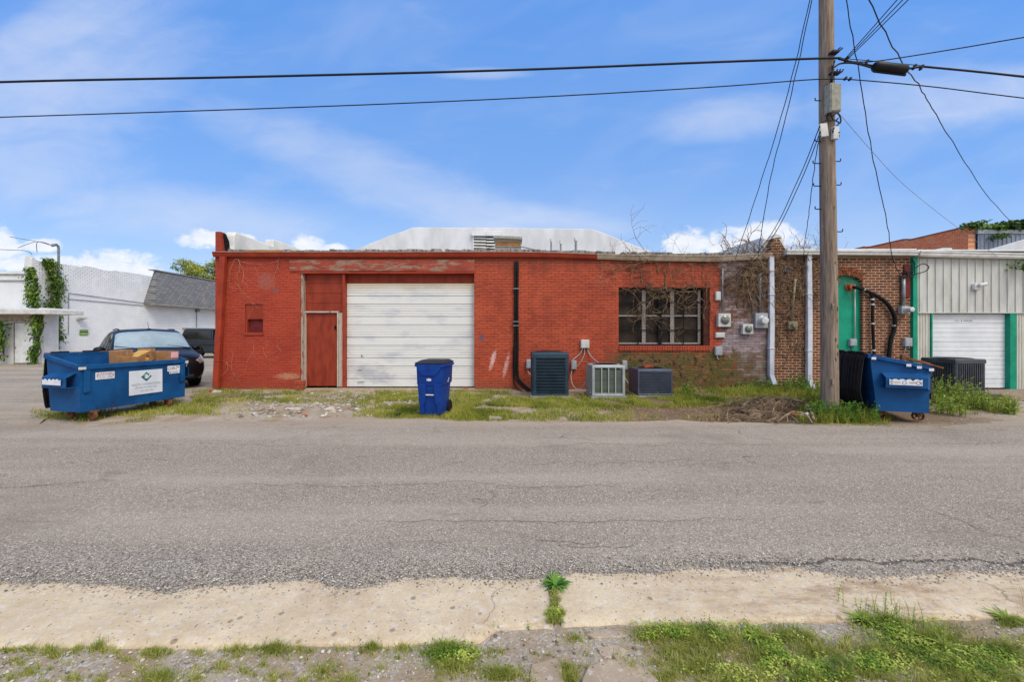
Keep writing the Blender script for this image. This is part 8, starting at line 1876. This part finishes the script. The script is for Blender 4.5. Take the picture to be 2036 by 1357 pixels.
rn = [(1398, 560, 110, .7, .010, 4), (1403, 560, -80, .5, .011, 2), (1410, 590, -75, .9, .008, 3), (1360, 530, 205, .4, .009, 3), (1352, 515, -50, .45, .009, 3), (1420, 520, 190, .9, .006, 4), (1428, 530, 175, .5, .005, 3), (1395, 520, -60, .6, .008, 3), (1370, 512, 175, .6, .006, 3), (1427, 560, 225, .8, .006, 3)]
vine('dead_vine', 'thin dead vine runners above the window right half', rn)
VR = .55
vine('dead_vine', 'pale dry vine stems fanning over the small boarded window', [(474, 515, -50, 1.5, .007, 4, {'curl': .12}), (476, 515, -68, 1.4, .006, 3, {'curl': .12}), (472, 514, -120, .8, .006, 3), (470, 516, -35, 1.7, .006, 4, {'curl': .1}), (468, 560, -70, 1.0, .005, 3), (555, 520, -95, .5, .006, 1), (505, 680, -85, 1.1, .005, 3), (525, 690, -92, 1.0, .005, 2), (465, 700, -85, .9, .005, 2), (452, 720, -70, .5, .007, 1)], 'vine_pale')
vine('dead_vine', 'pale dry vine stems spreading on red brick west of the barred window', [(1185, 520, -60, .7, .005, 5, {'curl': .3}), (1195, 515, -80, .7, .005, 5), (1210, 520, 230, .8, .005, 6), (1240, 535, 200, .9, .005, 7, {'grav': .2}), (1225, 550, 190, .6, .005, 6), (1190, 550, -10, .5, .005, 6), (1215, 540, -50, .5, .004, 5)], 'vine_pale')
# the big tangle round the downspouts
VR = 1.3
rn = []
for i in range(56): px = random.uniform(1440, 1535); rn.append((px, random.uniform(510, 560), random.uniform(150, 390), random.uniform(.5, 1.1), random.uniform(.007, .013), 6, {'curl': .38, 'off': .06, 'lift': .2}))
for i in range(9): px = random.uniform(1478, 1492); rn.append((px, random.uniform(535, 560), random.uniform(-97, -84), random.uniform(.9, 1.35), random.uniform(.010, .017), 3, {'curl': .12, 'off': .05}))
for i in range(14): rn.append((random.uniform(1470, 1525), random.uniform(520, 600), random.uniform(-130, -60), random.uniform(.5, 1.0), .008, 4, {'curl': .3, 'off': .08}))
rn += [(random.uniform(1435, 1535), random.uniform(498, 530), random.uniform(20, 160), random.uniform(.25, .6), .007, 5, {'curl': .35, 'off': .1, 'lift': .2}) for _ in range(16)]
vine('dead_vine', 'dense dead vine tangle with a thick trunk above the smallest meter', rn)
rn = []
for i in range(64): px = random.uniform(1535, 1635); rn.append((px, random.uniform(500, 570), random.uniform(150, 400), random.uniform(.4, 1.0), random.uniform(.005, .010), 6, {'curl': .38, 'off': .06, 'lift': .2}))
for i in range(22): rn.append((random.uniform(1540, 1600), random.uniform(545, 640), random.uniform(-110, -70), random.uniform(.6, 1.4), random.uniform(.006, .011), 4, {'curl': .25, 'off': .05}))
for i in range(16): rn.append((random.uniform(1545, 1600), random.uniform(640, 700), random.uniform(-120, -60), random.uniform(.4, .9), random.uniform(.005, .009), 4, {'curl': .3}))
rn += [(random.uniform(1535, 1640), random.uniform(492, 520), random.uniform(20, 160), random.uniform(.25, .6), .006, 5, {'curl': .35, 'off': .1, 'lift': .2}) for _ in range(14)]
vine('dead_vine', 'dead vine tangle between and over the white downspouts', rn, Yw=WY + .02)
rn = [(random.uniform(1610, 1735), random.uniform(505, 530), random.uniform(150, 400), random.uniform(.3, .8), .005, 5, {'curl': .3}) for i in range(10)] + [(1715, 560, 215, .6, .005, 3), (1660, 545, -60, .7, .005, 3), (1676, 560, -90, .6, .004, 3)]
vine('dead_vine', 'sparse dead vine runners over the arch of the teal panel', rn, Yw=WY + .02)
rn = [(px, py, a, l, .005, b, {'curl': .18}) for px, py, a, l, b in ((1337, 500, 92, .62, 5), (1244, 500, 110, .35, 1), (1258, 503, 95, .3, 1), (1266, 502, 98, .3, 1), (1285, 505, 88, .25, 1), (1300, 506, 100, .2, 1), (1305, 500, 15, .8, 2), (1345, 502, 10, .6, 2), (1360, 505, 80, .3, 1), (1590, 498, 75, .6, 4), (1560, 495, 40, .6, 4), (1615, 498, 80, .7, 4), (1550, 490, 60, .5, 4), (1475, 505, 100, .5, 3), (1495, 500, 120, .5, 4), (1530, 480, 60, .5, 4), (1640, 500, 110, .4, 2), (1675, 497, 55, .35, 2))]
VR = .75
vine('dead_vine', 'upright bare vine twigs poking above the roof edge', rn)

# ---- heap of cut branches by the pole
def brush():
    o = MB(); c = GD(1535, 824)
    for i in range(480):
        px = random.gauss(1522, 52); py = random.uniform(805, 839); px = min(max(px, 1395), 1625); g_ = GD(px, py); hgt = max(.02, .25 - .00002 * (px - 1520) ** 2 - .012 * abs(py - 818)); z = random.uniform(.01, hgt)
        a = random.gauss(0, .6) if random.random() < .75 else random.uniform(0, PI); l = random.uniform(.15, .75); r = random.choice((.004, .005, .007, .009, .012)); d = Vector((math.cos(a), math.sin(a) * .7, 0)) * l / 2; bow = random.uniform(-.02, .09)
        pts = [g_ - d + Vector((0, 0, max(.01, z - .05))), g_ - d * .3 + Vector((random.gauss(0, .03), random.gauss(0, .03), z + bow)), g_ + d * .4 + Vector((random.gauss(0, .03), random.gauss(0, .03), z + bow * .8)), g_ + d + Vector((0, 0, max(.01, z - .06)))]
        o.tube(catmull(pts, 3), [r - r * .06 * k for k in range(10)], 4, cap=False)
    for pts, r in (([(1528, 800), (1545, 800), (1570, 806), (1600, 815), (1612, 826), (1618, 836)], .022), ([(1535, 822), (1545, 812), (1565, 809), (1585, 813)], .016), ([(1470, 816), (1490, 806), (1520, 800), (1545, 803)], .012), ([(1545, 840), (1570, 836), (1600, 837), (1615, 841)], .014), ([(1575, 812), (1598, 806), (1612, 798)], .010)):
        k = len(pts); o.tube(catmull([GD(a, b + 8) + Vector((0, 0, .06 + .14 * math.sin(PI * i / (k - 1)))) for i, (a, b) in enumerate(pts)], 5), r, 6)
    tag(o.build('brush_pile', M['stick'], None, loc=c), 'heap of cut brown branches at the lane edge beside the wooden pole', 'brush pile')
brush()
def crumple(name, label, cat, px, py, r, m, z=.05, sq=(1, .7, .6)):
    g_ = GD(px, py); bmq = bmesh.new(); bmesh.ops.create_icosphere(bmq, subdivisions=3, radius=r)
    for v in bmq.verts: v.co = Vector((v.co.x * sq[0], v.co.y * sq[1], v.co.z * sq[2])) * (1 + .5 * mnoise.noise(v.co * 14))
    me = bpy.data.meshes.new(name); bmq.to_mesh(me); bmq.free(); me.materials.append(M[m]); o = bpy.data.objects.new(name, me); COL.objects.link(o); o.location = (g_.x, g_.y, z); tag(o, label, cat)
M['kraft'] = mat('kraft_paper', s(196, 132, 80), s(170, 108, 62), 9, .8)
crumple('paper_bag', 'crumpled tan paper bag caught in the branch heap', 'paper bag', 1580, 832, .085, 'kraft', .07)
M_cup = M['sticker']
g_ = GD(1598, 834); o = MB(); o.lathe([(.028, 0), (.042, .12), (.040, .12), (.026, .004)], Matrix.Rotation(R(72), 4, 'Y') @ Matrix.Rotation(R(20), 4, 'X'), 14); tag(o.build('paper_cup', M['sticker'], None, world=False, smooth='auto', loc=(g_.x - .05, g_.y, .055)), 'white paper cup lying in the branch heap', 'cup')
